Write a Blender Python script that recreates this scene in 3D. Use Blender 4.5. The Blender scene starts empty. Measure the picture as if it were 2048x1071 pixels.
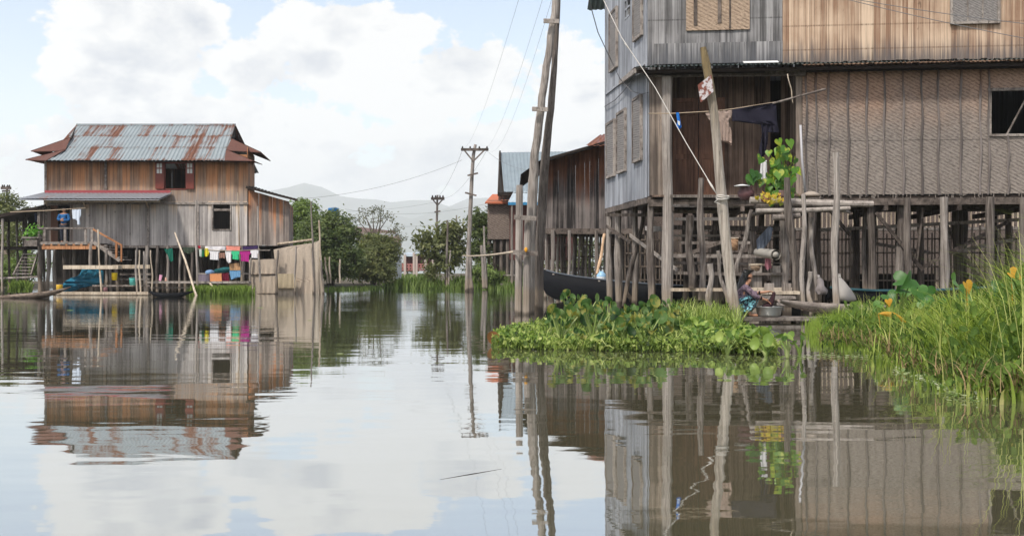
import bpy, math, random
from mathutils import Vector, Matrix, noise
# ---------------------------------------------------------------- camera, sky, sun, exposure
SC = bpy.context.scene
COL = SC.collection
F, HZ, CH = 2200.0, 538.0, 1.08          # focal length in photo pixels, horizon row, eye height in metres
cam_d = bpy.data.cameras.new("camera")
cam = bpy.data.objects.new("camera", cam_d); COL.objects.link(cam)
cam.location = (0, 0, CH); cam.rotation_euler = (math.radians(90), 0, 0)
cam_d.sensor_width = 36; cam_d.lens = 36 * F / 2048; cam_d.shift_y = (HZ - 535.5) / 2048
cam_d.clip_start = 0.05; cam_d.clip_end = 30000
SC.camera = cam
SC.view_settings.view_transform = 'Standard'; SC.view_settings.look = 'None'
SC.view_settings.exposure = 0.27; SC.view_settings.gamma = 1.0
SC.render.engine = 'CYCLES'
SC.cycles.max_bounces = 8; SC.cycles.diffuse_bounces = 3; SC.cycles.glossy_bounces = 4
SC.cycles.transparent_max_bounces = 16; SC.cycles.volume_bounces = 5; SC.cycles.transmission_bounces = 4
SC.cycles.caustics_reflective = False; SC.cycles.caustics_refractive = False
SC.cycles.sample_clamp_indirect = 4.0

SUN_EL, SUN_AZ = 52.0, 215.0             # azimuth clockwise from +Y: behind the camera, towards its left hand
sun_d = bpy.data.lights.new("sun", 'SUN'); sun_d.energy = 3.2; sun_d.angle = math.radians(6); sun_d.color = (1.0, 0.94, 0.84)
sun = bpy.data.objects.new("sun", sun_d); COL.objects.link(sun)
_e, _a = math.radians(SUN_EL), math.radians(SUN_AZ)
sun_dir = Vector((math.sin(_a) * math.cos(_e), math.cos(_a) * math.cos(_e), math.sin(_e)))
sun.rotation_euler = sun_dir.to_track_quat('Z', 'Y').to_euler(); sun.location = (0, -10, 60)

class NT:
    """small node-tree writer"""
    def __init__(s, tree): s.t = tree; s.n = tree.nodes; s.l = tree.links
    def new(s, kind, **kw):
        n = s.n.new(kind)
        for k, v in kw.items(): setattr(n, k, v)
        return n
    def put(s, sock, v):
        if v is None: return
        if isinstance(v, bpy.types.NodeSocket): s.l.new(v, sock)
        else:
            try: sock.default_value = v
            except Exception: sock.default_value = (v[0], v[1], v[2], 1.0)
    def math(s, op, a, b=None, c=None, clamp=False):
        n = s.new('ShaderNodeMath', operation=op); n.use_clamp = clamp
        s.put(n.inputs[0], a); s.put(n.inputs[1], b)
        if c is not None: s.put(n.inputs[2], c)
        return n.outputs[0]
    def mix(s, f, a, b, blend='MIX'):
        n = s.new('ShaderNodeMix', data_type='RGBA', blend_type=blend)
        s.put(n.inputs[0], f); s.put(n.inputs[6], (*a, 1) if isinstance(a, tuple) and len(a) == 3 else a)
        s.put(n.inputs[7], (*b, 1) if isinstance(b, tuple) and len(b) == 3 else b)
        return n.outputs[2]
    def step(s, v, lo, hi, a=0.0, b=1.0):
        n = s.new('ShaderNodeMapRange', interpolation_type='SMOOTHSTEP')
        s.put(n.inputs[0], v); s.put(n.inputs[1], lo); s.put(n.inputs[2], hi); s.put(n.inputs[3], a); s.put(n.inputs[4], b)
        return n.outputs[0]
    def noise(s, vec, scale=1.0, detail=3.0, rough=0.55, dist=0.0):
        n = s.new('ShaderNodeTexNoise'); s.put(n.inputs['Vector'], vec)
        n.inputs['Scale'].default_value = scale; n.inputs['Detail'].default_value = detail
        n.inputs['Roughness'].default_value = rough; n.inputs['Distortion'].default_value = dist
        return n.outputs[0]
    def vmul(s, vec, v):
        n = s.new('ShaderNodeVectorMath', operation='MULTIPLY'); s.put(n.inputs[0], vec); n.inputs[1].default_value = v
        return n.outputs[0]
    def sep(s, vec):
        n = s.new('ShaderNodeSeparateXYZ'); s.put(n.inputs[0], vec); return n.outputs
    def comb(s, x, y, z):
        n = s.new('ShaderNodeCombineXYZ'); s.put(n.inputs[0], x); s.put(n.inputs[1], y); s.put(n.inputs[2], z); return n.outputs[0]

world = bpy.data.worlds.new("World"); SC.world = world; world.use_nodes = True
def build_world():
    t = NT(world.node_tree); t.n.clear()
    out = t.new('ShaderNodeOutputWorld'); bg = t.new('ShaderNodeBackground')
    sky = t.new('ShaderNodeTexSky', sky_type='NISHITA'); sky.sun_disc = False
    sky.sun_elevation = _e; sky.sun_rotation = _a; sky.air_density = 1.0; sky.dust_density = 1.5; sky.ozone_density = 1.0
    co = t.new('ShaderNodeTexCoord').outputs['Generated']
    x, y, z = t.sep(co)[:3]
    hyp = t.math('SQRT', t.math('ADD', t.math('MULTIPLY', x, x), t.math('MULTIPLY', y, y)))
    el = t.math('DIVIDE', z, hyp); az = t.math('ARCTAN2', x, y)
    # billowing edge: two noises over the sky direction
    n1 = t.noise(t.vmul(co, (1, 1, 1.35)), 9.0, 9.0, 0.56)
    n2 = t.noise(t.vmul(co, (1, 1, 1.5)), 26.0, 6.0, 0.6)
    dn = t.math('ADD', t.math('MULTIPLY', t.math('SUBTRACT', n1, 0.5), 3.0), t.math('MULTIPLY', t.math('SUBTRACT', n2, 0.5), 1.3))
    f = None
    # cumulus banks (photo px centre, radii)
    for px, py, rx, ry in [(300, 140, 190, 150), (260, 40, 160, 80), (400, 50, 90, 70), (480, 130, 130, 80), (640, 90, 150, 110), (760, 60, 110, 90), (940, 150, 120, 75), (880, 180, 170, 60),
                           (400, 260, 290, 120), (1010, 345, 240, 120), (1185, 235, 75, 85), (110, 330, 140, 90), (600, 410, 640, 90),
                           (1500, 300, 420, 260), (-300, 250, 300, 180), (-900, 100, 400, 220), (2600, 200, 500, 260)]:
        a0 = math.atan((px - 1024) / F); e0 = (HZ - py) / F * math.cos(a0)
        dx = t.math('DIVIDE', t.math('SUBTRACT', az, a0), rx / F * math.cos(a0) ** 2)
        dy = t.math('DIVIDE', t.math('SUBTRACT', el, e0), ry / F)
        r = t.math('SUBTRACT', 1.0, t.math('SQRT', t.math('ADD', t.math('MULTIPLY', dx, dx), t.math('MULTIPLY', dy, dy))))
        if f is None: f = r
        else: f = t.math('SMOOTH_MAX', f, r, 0.15)
    nb = t.noise(t.vmul(co, (1, 1, 2.2)), 2.6, 6.0, 0.55)     # the rest of the sky: broken cloud
    rest = t.math('MULTIPLY', t.math('SUBTRACT', nb, 0.47), 5.0)
    high = t.step(el, 0.27, 0.4)
    side = t.step(t.math('ABSOLUTE', az), 0.8, 1.2)
    g = t.math('MAXIMUM', high, side)
    f = t.math('ADD', t.math('MULTIPLY', f, t.math('SUBTRACT', 1.0, g)), t.math('MULTIPLY', rest, g))
    fld = t.math('ADD', f, dn)
    mask = t.step(fld, -0.03, 0.15)
    mask = t.math('MULTIPLY', mask, 0.97)
    # body tone: bright tops, blue-grey hollows
    sh = t.noise(t.vmul(co, (1, 1, 2.0)), 12.0, 7.0, 0.55, 0.3)
    va = t.new('ShaderNodeVectorMath', operation='ADD'); t.put(va.inputs[0], t.vmul(co, (1, 1, 1.35))); va.inputs[1].default_value = (-0.012, 0, 0.03)
    relief = t.math('MULTIPLY', t.math('SUBTRACT', t.noise(va.outputs[0], 9.0, 6.0, 0.56), n1), 5.0)
    hollow = t.math('MULTIPLY', t.step(sh, 0.42, 0.60), t.step(fld, 0.15, 0.9))
    hollow = t.math('ADD', t.math('MULTIPLY', hollow, 0.65), t.math('MULTIPLY', relief, 0.75), clamp=True)
    col = t.mix(hollow, (1.0, 0.985, 0.95), (0.52, 0.555, 0.62))
    blue = t.mix(1.0, sky.outputs[0], (1.85, 1.65, 1.5), 'MULTIPLY')   # thin bright summer haze over the sky
    k = 0.115
    cl = t.mix(1.0, col, (0.85 / k, 0.85 / k, 0.85 / k), 'MULTIPLY')
    c = t.mix(mask, blue, cl)
    lowf = t.step(el, -0.02, 0.12, 0.8, 0.0)                  # milky air near the horizon
    c = t.mix(lowf, c, (0.76 / k, 0.765 / k, 0.77 / k))
    t.put(bg.inputs[0], c); bg.inputs[1].default_value = k
    t.l.new(bg.outputs[0], out.inputs[0])
build_world()

# ---------------------------------------------------------------- helpers
rnd = random.Random(7)
def P(px, py, d):
    """point seen at photo pixel (px, py) at distance d"""
    return Vector(((px - 1024) / F * d, d, CH - (py - HZ) / F * d))
def Zat(py, d): return CH - (py - HZ) / F * d
def Xat(px, d): return (px - 1024) / F * d
def DW(py): return F * CH / (py - HZ)      # distance of a point of the water seen at row py

class MB:
    def __init__(s, seed=1): s.v = []; s.f = []; s.t = []; s.r = random.Random(seed); s.tone = None
    def _t(s): return s.r.random() if s.tone is None else s.tone
    def add(s, vs, fs, tone=None):
        o = len(s.v); t = s._t() if tone is None else tone
        s.v += [tuple(v) for v in vs]; s.t += [t] * len(vs)
        s.f += [tuple(i + o for i in f) for f in fs]
    def box8(s, p, tone=None):
        s.add(p, [(0, 3, 2, 1), (4, 5, 6, 7), (0, 1, 5, 4), (1, 2, 6, 5), (2, 3, 7, 6), (3, 0, 4, 7)], tone)
    def boxv(s, c, a, b, h, tone=None):
        """box round c with half vectors a, b, h"""
        c, a, b, h = map(Vector, (c, a, b, h))
        s.box8([c - a - b - h, c + a - b - h, c + a + b - h, c - a + b - h, c - a - b + h, c + a - b + h, c + a + b + h, c - a + b + h], tone)
    def box(s, x0, x1, y0, y1, z0, z1, tone=None):
        s.boxv(((x0 + x1) / 2, (y0 + y1) / 2, (z0 + z1) / 2), ((x1 - x0) / 2, 0, 0), (0, (y1 - y0) / 2, 0), (0, 0, (z1 - z0) / 2), tone)
    def beam(s, p0, p1, w, h, up=(0, 0, 1), tone=None):
        p0, p1 = Vector(p0), Vector(p1); d = (p1 - p0).normalized(); up = Vector(up)
        if abs(d.dot(up)) > 0.95: up = Vector((0, 1, 0))
        a = d.cross(up).normalized(); b = a.cross(d).normalized()
        s.boxv((p0 + p1) / 2, a * w / 2, (p1 - p0) / 2, b * h / 2, tone)
    def tube(s, pts, rad, n=8, tone=None, cap=True, rough=0.0):
        pts = [Vector(p) for p in pts]; o = len(s.v); t = s._t() if tone is None else tone
        if not isinstance(rad, (list, tuple)): rad = [rad] * len(pts)
        for i, p in enumerate(pts):
            d = (pts[min(i + 1, len(pts) - 1)] - pts[max(i - 1, 0)]).normalized()
            up = Vector((0, 1, 0)) if abs(d.y) < 0.9 else Vector((1, 0, 0))
            a = d.cross(up).normalized(); b = d.cross(a).normalized()
            for k in range(n):
                an = 2 * math.pi * k / n
                r = rad[i] * (1 + (s.r.random() - 0.5) * rough)
                s.v.append(tuple(p + (a * math.cos(an) + b * math.sin(an)) * r)); s.t.append(t)
        for i in range(len(pts) - 1):
            for k in range(n):
                k2 = (k + 1) % n
                s.f.append((o + i * n + k, o + i * n + k2, o + (i + 1) * n + k2, o + (i + 1) * n + k))
        if cap:
            s.f.append(tuple(o + k for k in reversed(range(n)))); m = o + (len(pts) - 1) * n
            s.f.append(tuple(m + k for k in range(n)))
    def post(s, p0, p1, r0, r1, wob=0.02, seg=7, n=9, tone=None, rough=0.16):
        p0, p1 = Vector(p0), Vector(p1); pts = []; rad = []
        ph = s.r.random() * 9
        for i in range(seg + 1):
            t = i / seg; q = p0.lerp(p1, t); w = wob * math.sin(math.pi * t)
            q = q + Vector((math.sin(ph + t * 5) * w, math.cos(ph * 2 + t * 4) * w, 0)); pts.append(q)
            rad.append((r0 + (r1 - r0) * t) * (1 + 0.12 * math.sin(ph * 3 + t * 9)))
        s.tube(pts, rad, n, tone, True, rough)
    def quad(s, a, b, c, d, tone=None): s.add([a, b, c, d], [(0, 1, 2, 3)], tone)
    def slab(s, pts, th, nrm, tone=None):
        """polygon given thickness th along nrm"""
        nrm = Vector(nrm).normalized() * th; n = len(pts); pts = [Vector(p) for p in pts]
        vs = pts + [p - nrm for p in pts]
        fs = [tuple(range(n)), tuple(reversed(range(n, 2 * n)))] + [(i, i + n, (i + 1) % n + n, (i + 1) % n) for i in range(n)]
        s.add(vs, fs, tone)
    def ball(s, c, rx, ry, rz, n=10, m=7, tone=None):
        c = Vector(c); vs = [c + Vector((0, 0, rz))]; fs = []
        for j in range(1, m):
            for k in range(n):
                a = math.pi * j / m; b = 2 * math.pi * k / n
                vs.append(c + Vector((rx * math.sin(a) * math.cos(b), ry * math.sin(a) * math.sin(b), rz * math.cos(a))))
        vs.append(c - Vector((0, 0, rz))); L = len(vs) - 1
        for k in range(n):
            fs.append((0, 1 + k, 1 + (k + 1) % n)); fs.append((L, L - n + (k + 1) % n, L - n + k))
            for j in range(m - 2):
                fs.append((1 + j * n + k, 1 + (j + 1) * n + k, 1 + (j + 1) * n + (k + 1) % n, 1 + j * n + (k + 1) % n))
        s.add(vs, fs, tone)
    def lathe(s, c, prof, n=16, tone=None, axis=None):
        c = Vector(c); vs = []; fs = []
        q = Vector((0, 0, 1)).rotation_difference(Vector(axis).normalized()) if axis else None
        for r, z in prof:
            for k in range(n):
                b = 2 * math.pi * k / n; p = Vector((r * math.cos(b), r * math.sin(b), z))
                vs.append(c + (q @ p if q else p))
        for j in range(len(prof) - 1):
            for k in range(n): fs.append((j * n + k, j * n + (k + 1) % n, (j + 1) * n + (k + 1) % n, (j + 1) * n + k))
        s.add(vs, fs, tone)
    def build(s, name, mat, parent=None, smooth=False):
        me = bpy.data.meshes.new(name)
        off = Vector((0, 0, 0)); q = parent
        while q is not None: off += q.location; q = q.parent
        me.from_pydata([(v[0] - off.x, v[1] - off.y, v[2] - off.z) for v in s.v], [], s.f)
        at = me.attributes.new('tone', 'FLOAT', 'POINT'); at.data.foreach_set('value', s.t)
        if smooth: me.polygons.foreach_set('use_smooth', [True] * len(me.polygons))
        me.materials.append(mat); me.update()
        o = bpy.data.objects.new(name, me); COL.objects.link(o); o.parent = parent
        return o
def tag(o, label, cat, group=None, kind=None):
    if label: o['label'] = label
    if cat: o['category'] = cat
    if group: o['group'] = group
    if kind: o['kind'] = kind
    return o
def thing(name, loc, label, cat, group=None):
    o = bpy.data.objects.new(name, None); COL.objects.link(o); o.location = loc; o.empty_display_size = 0.2
    return tag(o, label, cat, group)
def struct(o): o['kind'] = 'structure'; return o
def recentre(o):
    """move a one-mesh thing's origin to its own base"""
    me = o.data; n = len(me.vertices)
    xs = [v.co for v in me.vertices]
    c = Vector((sum(v.x for v in xs) / n, sum(v.y for v in xs) / n, min(v.z for v in xs)))
    me.transform(Matrix.Translation(-c)); o.location = c
    return o

# ---------------------------------------------------------------- materials
MATS = {}
def newmat(name):
    m = bpy.data.materials.new(name); m.use_nodes = True; t = NT(m.node_tree); t.n.clear()
    out = t.new('ShaderNodeOutputMaterial'); b = t.new('ShaderNodeBsdfPrincipled'); t.l.new(b.outputs[0], out.inputs[0])
    MATS[name] = m
    return m, t, b, out
def attr_tone(t):
    a = t.new('ShaderNodeAttribute'); a.attribute_name = 'tone'; return a.outputs['Fac']
def pos(t): return t.new('ShaderNodeNewGeometry').outputs['Position']
def bump(t, b, h, strength=0.4, dist=0.02):
    n = t.new('ShaderNodeBump'); n.inputs['Strength'].default_value = strength; n.inputs['Distance'].default_value = dist
    t.put(n.inputs['Height'], h); t.l.new(n.outputs[0], b.inputs['Normal'])

def wood(name, dark, light, warm=None, warm_band=None, low=None, low_band=None, streak=14.0, vert=0.35, rough=0.85, spec=0.25, contrast=1.0, wet=False, rows=()):
    """weathered timber: streaked along Z, one tone per plank; 'warm' is unweathered wood in warm_band (z lo, z hi)"""
    m, t, b, out = newmat(name); p = pos(t); tone = attr_tone(t)
    off = t.new('ShaderNodeVectorMath', operation='ADD'); t.put(off.inputs[0], t.vmul(p, (streak, streak, vert)))
    t.put(off.inputs[1], t.comb(t.math('MULTIPLY', tone, 37.0), 0.0, t.math('MULTIPLY', tone, 19.0)))
    n1 = t.noise(off.outputs[0], 1.0, 5.0, 0.6); n2 = t.noise(t.vmul(p, (1.3, 1.3, 0.9)), 1.0, 4.0, 0.6)
    n3 = t.noise(t.vmul(off.outputs[0], (4.0, 4.0, 3.0)), 1.0, 3.0, 0.6)
    f = t.math('ADD', t.math('MULTIPLY', t.math('SUBTRACT', n1, 0.5), 2.4 * contrast), t.math('MULTIPLY', t.math('SUBTRACT', n2, 0.5), 1.5 * contrast))
    f = t.math('ADD', f, t.math('MULTIPLY', t.math('SUBTRACT', tone, 0.5), 0.75 * contrast))
    f = t.math('ADD', f, 0.5, clamp=True)
    c = t.mix(f, dark, light)
    if warm:
        z = t.sep(p)[2]
        zz = t.math('ADD', z, t.math('MULTIPLY', t.math('SUBTRACT', n1, 0.5), (warm_band[1] - warm_band[0]) * 1.3))
        zz = t.math('ADD', zz, t.math('MULTIPLY', t.math('SUBTRACT', tone, 0.5), (warm_band[1] - warm_band[0]) * 0.9))
        wf = t.step(zz, warm_band[0], warm_band[1])
        w2 = t.mix(f, tuple(q * 0.5 for q in warm), tuple(min(1, q * 1.25) for q in warm))
        c = t.mix(t.math('MULTIPLY', wf, 0.92), c, w2)
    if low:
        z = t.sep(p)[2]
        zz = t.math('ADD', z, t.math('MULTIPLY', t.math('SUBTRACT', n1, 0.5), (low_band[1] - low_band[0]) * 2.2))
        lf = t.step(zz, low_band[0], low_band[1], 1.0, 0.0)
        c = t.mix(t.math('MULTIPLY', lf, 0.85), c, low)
    n4 = t.noise(t.vmul(off.outputs[0], (3.2, 3.2, 1.2)), 1.0, 3.0, 0.7)
    crack = t.step(n4, 0.56, 0.66)
    c = t.mix(t.math('MULTIPLY', crack, 0.65), c, tuple(q * 0.3 for q in dark))
    c = t.mix(t.math('MULTIPLY', t.step(n4, 0.40, 0.32), 0.25), c, tuple(min(1, q * 1.35) for q in light))
    knots = t.step(t.noise(t.vmul(p, (9, 9, 4)), 1.0, 2.0, 0.5), 0.70, 0.78)
    c = t.mix(t.math('MULTIPLY', knots, 0.6), c, tuple(q * 0.35 for q in dark))
    for zr in rows:                                            # nail rows with their rust weeping into the grain
        dz = t.math('ABSOLUTE', t.math('SUBTRACT', t.sep(p)[2], zr)); c = t.mix(t.math('MULTIPLY', t.step(dz, 0.03, 0.008), t.step(n4, 0.42, 0.6, 0.25, 0.75)), c, tuple(q * 0.5 for q in dark))
    if wet:                                                    # old tide mark just above the water
        z = t.sep(p)[2]
        wz = t.math('ADD', z, t.math('MULTIPLY', t.math('SUBTRACT', n2, 0.5), 0.5))
        mud = t.math('MULTIPLY', t.step(wz, 0.45, 0.75, 0.55, 0.0), 1.0)
        c = t.mix(mud, c, (0.30, 0.24, 0.18))
        c = t.mix(t.step(wz, 0.05, 0.16, 0.8, 0.0), c, (0.045, 0.035, 0.028))
    t.put(b.inputs['Base Color'], c); b.inputs['Roughness'].default_value = rough; b.inputs['Specular IOR Level'].default_value = spec
    bump(t, b, t.math('ADD', n1, t.math('MULTIPLY', n3, 0.5)), 0.5, 0.02)
    return m
def plain(name, col, rough=0.7, spec=0.3, var=0.25, scale=6.0, metal=0.0, trans=0.0):
    m, t, b, out = newmat(name); p = pos(t)
    n = t.noise(p, scale, 4.0, 0.6); tone = attr_tone(t)
    f = t.math('ADD', t.math('MULTIPLY', n, 0.7), t.math('MULTIPLY', tone, 0.3))
    c = t.mix(f, tuple(q * (1 - var) for q in col), tuple(min(1, q * (1 + var)) for q in col))
    t.put(b.inputs['Base Color'], c); b.inputs['Roughness'].default_value = rough; b.inputs['Specular IOR Level'].default_value = spec
    b.inputs['Metallic'].default_value = metal
    bump(t, b, n, 0.15, 0.01)
    return m
def leafmat(name, cols, trans=0.35, rough=0.5, spec=0.3, patch=None):
    """cols: dark, mid, light by tone"""
    m, t, b, out = newmat(name); tone = attr_tone(t); p = pos(t)
    n = t.noise(p, 3.0, 3.0, 0.6)
    f = t.math('ADD', t.math('MULTIPLY', tone, 0.75), t.math('MULTIPLY', t.math('SUBTRACT', n, 0.35), 0.5), clamp=True)
    r = t.new('ShaderNodeValToRGB'); t.put(r.inputs[0], f); el = r.color_ramp.elements
    el[0].color = (*cols[0], 1); el[1].color = (*cols[-1], 1)
    for i, c in enumerate(cols[1:-1]):
        e = el.new((i + 1) / (len(cols) - 1)); e.color = (*c, 1)
    c = r.outputs[0]
    if patch:
        c = t.mix(t.step(t.noise(p, patch[1], 3.0, 0.6), 0.53, 0.6), c, patch[0])
    t.put(b.inputs['Base Color'], c); b.inputs['Roughness'].default_value = rough; b.inputs['Specular IOR Level'].default_value = spec
    tr = t.new('ShaderNodeBsdfTranslucent'); t.put(tr.inputs[0], t.mix(1.0, c, (1.35, 1.35, 0.85), 'MULTIPLY'))
    mx = t.new('ShaderNodeMixShader'); mx.inputs[0].default_value = trans
    t.l.new(b.outputs[0], mx.inputs[1]); t.l.new(tr.outputs[0], mx.inputs[2]); t.l.new(mx.outputs[0], out.inputs[0])
    return m
def metalroof(name, base, rust=(0.17, 0.065, 0.035), amount=0.5, rough=0.45, metal=0.35, laps=None):
    """corrugated iron: one tone per sheet column, rust in stripes and along laps"""
    m, t, b, out = newmat(name); p = pos(t); tone = attr_tone(t)
    n1 = t.noise(t.vmul(p, (11.0, 0.7, 0.7)), 1.0, 5.0, 0.7); n2 = t.noise(p, 1.1, 4.0, 0.6)
    f = t.math('ADD', t.math('MULTIPLY', n1, 0.9), t.math('MULTIPLY', n2, 0.5))
    f = t.math('ADD', f, t.math('MULTIPLY', t.math('SUBTRACT', tone, 0.15), 0.38))
    if laps:
        px_, _, pz_ = t.sep(p)[:3]; fr = t.math('FRACT', t.math('DIVIDE', t.math('SUBTRACT', pz_, laps[0]), laps[1]))
        f = t.math('ADD', f, t.math('MULTIPLY', t.step(fr, 0.14, 0.02), 0.16)); f = t.math('ADD', f, t.math('MULTIPLY', t.step(fr, 0.80, 0.98), 0.10))
        st = t.noise(t.vmul(p, (5.0, 0.15, 0.15)), 1.0, 2.0, 0.6); f = t.math('ADD', f, t.math('MULTIPLY', t.math('SUBTRACT', st, 0.5), 0.9)); f = t.math('ADD', f, t.step(px_, -17.5, -15.5, -0.04, 0.06))
    rf = t.step(f, 1.20 - amount * 0.55, 1.50 - amount * 0.55)
    c = t.mix(t.noise(p, 2.5, 4.0, 0.6), tuple(q * 0.75 for q in base), tuple(min(1, q * 1.2) for q in base))
    rc = t.mix(t.noise(p, 9.0, 3.0, 0.6), tuple(q * 0.6 for q in rust), tuple(q * 1.6 for q in rust))
    t.put(b.inputs['Base Color'], t.mix(rf, c, rc)); t.put(b.inputs['Metallic'], t.math('MULTIPLY', t.math('SUBTRACT', 1.0, rf), metal))
    t.put(b.inputs['Roughness'], t.math('ADD', rough, t.math('MULTIPLY', rf, 0.4)))
    bump(t, b, n1, 0.2, 0.01)
    return m
def matting(name, grey, tan, band, k=1.0, lift=1.0):
    """woven split-bamboo matting: slanting weave strokes, tan where sheltered, grey where weathered"""
    m, t, b, out = newmat(name); p = pos(t); tone = attr_tone(t); x, y, z = t.sep(p)[:3]
    diag = t.comb(t.math('MULTIPLY', t.math('ADD', t.math('MULTIPLY', x, 0.55), z), 34.0 * k), 0.0, t.math('MULTIPLY', t.math('SUBTRACT', x, t.math('MULTIPLY', z, 0.55)), 7.0 * k))
    n1 = t.noise(diag, 1.0, 3.0, 0.65)
    n2 = t.noise(t.vmul(p, (14 * k, 14 * k, 30 * k)), 1.0, 4.0, 0.7); n3 = t.noise(p, 0.9, 4.0, 0.6)
    w = t.new('ShaderNodeTexWave', wave_type='BANDS', bands_direction='X'); w.inputs['Scale'].default_value = 3.2 * k; w.inputs['Distortion'].default_value = 1.5
    w.inputs['Detail'].default_value = 2.0; w.inputs['Detail Scale'].default_value = 2.0
    t.put(w.inputs['Vector'], t.comb(t.math('ADD', t.math('MULTIPLY', x, 0.55), t.math('MULTIPLY', z, 1.0)), 0.0, 0.0))
    f = t.math('ADD', t.math('MULTIPLY', n1, 0.9), t.math('MULTIPLY', n2, 0.7)); f = t.math('ADD', f, t.math('MULTIPLY', w.outputs[1], 0.17))
    f = t.step(f, 0.58, 1.08)
    zz = t.math('ADD', z, t.math('MULTIPLY', t.math('SUBTRACT', n3, 0.5), 1.6))
    wf = t.step(zz, band[0], band[1])
    base = t.mix(wf, grey, tan); dk = t.mix(0.62, base, (0.03, 0.02, 0.018)); lt = t.mix(0.16, base, (0.75, 0.66, 0.58))
    c = t.mix(f, dk, lt)
    c = t.mix(t.math('MULTIPLY', t.math('SUBTRACT', 1.0, tone), 0.22), c, (0.06, 0.055, 0.055))
    spot = t.step(t.noise(t.vmul(p, (2.2, 2.2, 1.1)), 1.0, 4.0, 0.6), 0.55, 0.70); c = t.mix(t.math('MULTIPLY', spot, 0.14), c, (0.09, 0.075, 0.065))
    pale_fleck = t.step(n2, 0.66, 0.74)  # pale flecks in the weave, stronger with height
    c = t.mix(t.math('MULTIPLY', pale_fleck, t.step(zz, band[0] - 1.0, band[1], 0.05, 0.55)), c, (0.75, 0.7, 0.65))
    t.put(b.inputs['Base Color'], c); b.inputs['Roughness'].default_value = 0.75; b.inputs['Specular IOR Level'].default_value = 0.25
    bump(t, b, f, 0.5, 0.012)
    return m

# greys of old teak, warmer where the eaves keep it dry
M_post = wood('old_post_wood', (0.10, 0.083, 0.074), (0.42, 0.38, 0.35), streak=24, vert=0.7, wet=True)
M_postd = wood('dark_post_wood', (0.05, 0.04, 0.035), (0.23, 0.20, 0.18), streak=24, vert=0.7, wet=True)
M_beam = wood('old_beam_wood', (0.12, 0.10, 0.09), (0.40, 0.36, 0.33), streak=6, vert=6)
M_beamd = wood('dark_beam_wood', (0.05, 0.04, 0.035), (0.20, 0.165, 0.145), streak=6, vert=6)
M_pale = wood('pale_cane', (0.34, 0.27, 0.20), (0.66, 0.57, 0.46), streak=10, vert=1.5)
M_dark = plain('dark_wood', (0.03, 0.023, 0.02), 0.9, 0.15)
M_black = plain('tarred_hull', (0.007, 0.008, 0.011), 0.7, 0.12, 0.5, 3.0)
M_postk = wood('shaded_post_wood', (0.035, 0.028, 0.024), (0.15, 0.125, 0.11), streak=24, vert=0.7, wet=True)  # post wood with the shade under the houses put into its colour
M_wire = plain('wire', (0.16, 0.16, 0.17), 0.6)
M_rope = plain('pale_rope', (0.55, 0.53, 0.50), 0.8)
M_rope_tan = plain('tan_line', (0.42, 0.33, 0.24), 0.8)
M_skin = plain('skin', (0.42, 0.22, 0.14), 0.55, 0.3, 0.08)
M_hair = plain('hair', (0.008, 0.007, 0.008), 0.35, 0.5, 0.2)

# ---------------------------------------------------------------- water, hills, far banks
def make_water():
    m, t, b, out = newmat('murky_water'); p = pos(t); y = t.sep(p)[1]
    a = t.noise(t.vmul(p, (0.55, 1.5, 1)), 1.0, 2.0, 0.5)
    n2 = t.noise(t.vmul(p, (2.2, 7.0, 1)), 1.0, 3.0, 0.6)
    n3 = t.noise(t.vmul(p, (7.0, 20.0, 1)), 1.0, 2.0, 0.6)
    patch = t.noise(t.vmul(p, (0.06, 0.16, 1)), 1.0, 3.0, 0.6)
    breeze = t.math('MULTIPLY', t.step(y, 9.0, 40.0, 0.10, 1.0), t.step(patch, 0.38, 0.62, 0.25, 1.0))
    h = t.math('MULTIPLY', a, 0.0045)
    h = t.math('ADD', h, t.math('MULTIPLY', t.math('MULTIPLY', n2, breeze), 0.0032))
    h = t.math('ADD', h, t.math('MULTIPLY', t.math('MULTIPLY', n3, breeze), 0.0009))
    bp = t.new('ShaderNodeBump'); bp.inputs['Strength'].default_value = 1.0; bp.inputs['Distance'].default_value = 1.0; t.put(bp.inputs['Height'], h)
    df = t.new('ShaderNodeBsdfDiffuse'); t.put(df.inputs[0], t.mix(patch, (0.110, 0.101, 0.060), (0.145, 0.132, 0.080)))
    gl = t.new('ShaderNodeBsdfGlossy'); gl.inputs['Roughness'].default_value = 0.015; gl.inputs[0].default_value = (0.93, 0.95, 0.97, 1)
    t.l.new(bp.outputs[0], gl.inputs['Normal'])
    fr = t.new('ShaderNodeFresnel'); fr.inputs['IOR'].default_value = 1.33; t.l.new(bp.outputs[0], fr.inputs['Normal'])
    fac = t.math('ADD', 0.52, t.math('MULTIPLY', fr.outputs[0], 0.55), clamp=True)
    mx = t.new('ShaderNodeMixShader'); t.put(mx.inputs[0], fac); t.l.new(df.outputs[0], mx.inputs[1]); t.l.new(gl.outputs[0], mx.inputs[2])
    t.l.new(mx.outputs[0], out.inputs[0])
    mb = MB(); mb.quad((-6900, -1100, 0), (6900, -1100, 0), (6900, 7400, 0), (-6900, 7400, 0))
    struct(mb.build('water', m))
make_water()

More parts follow.
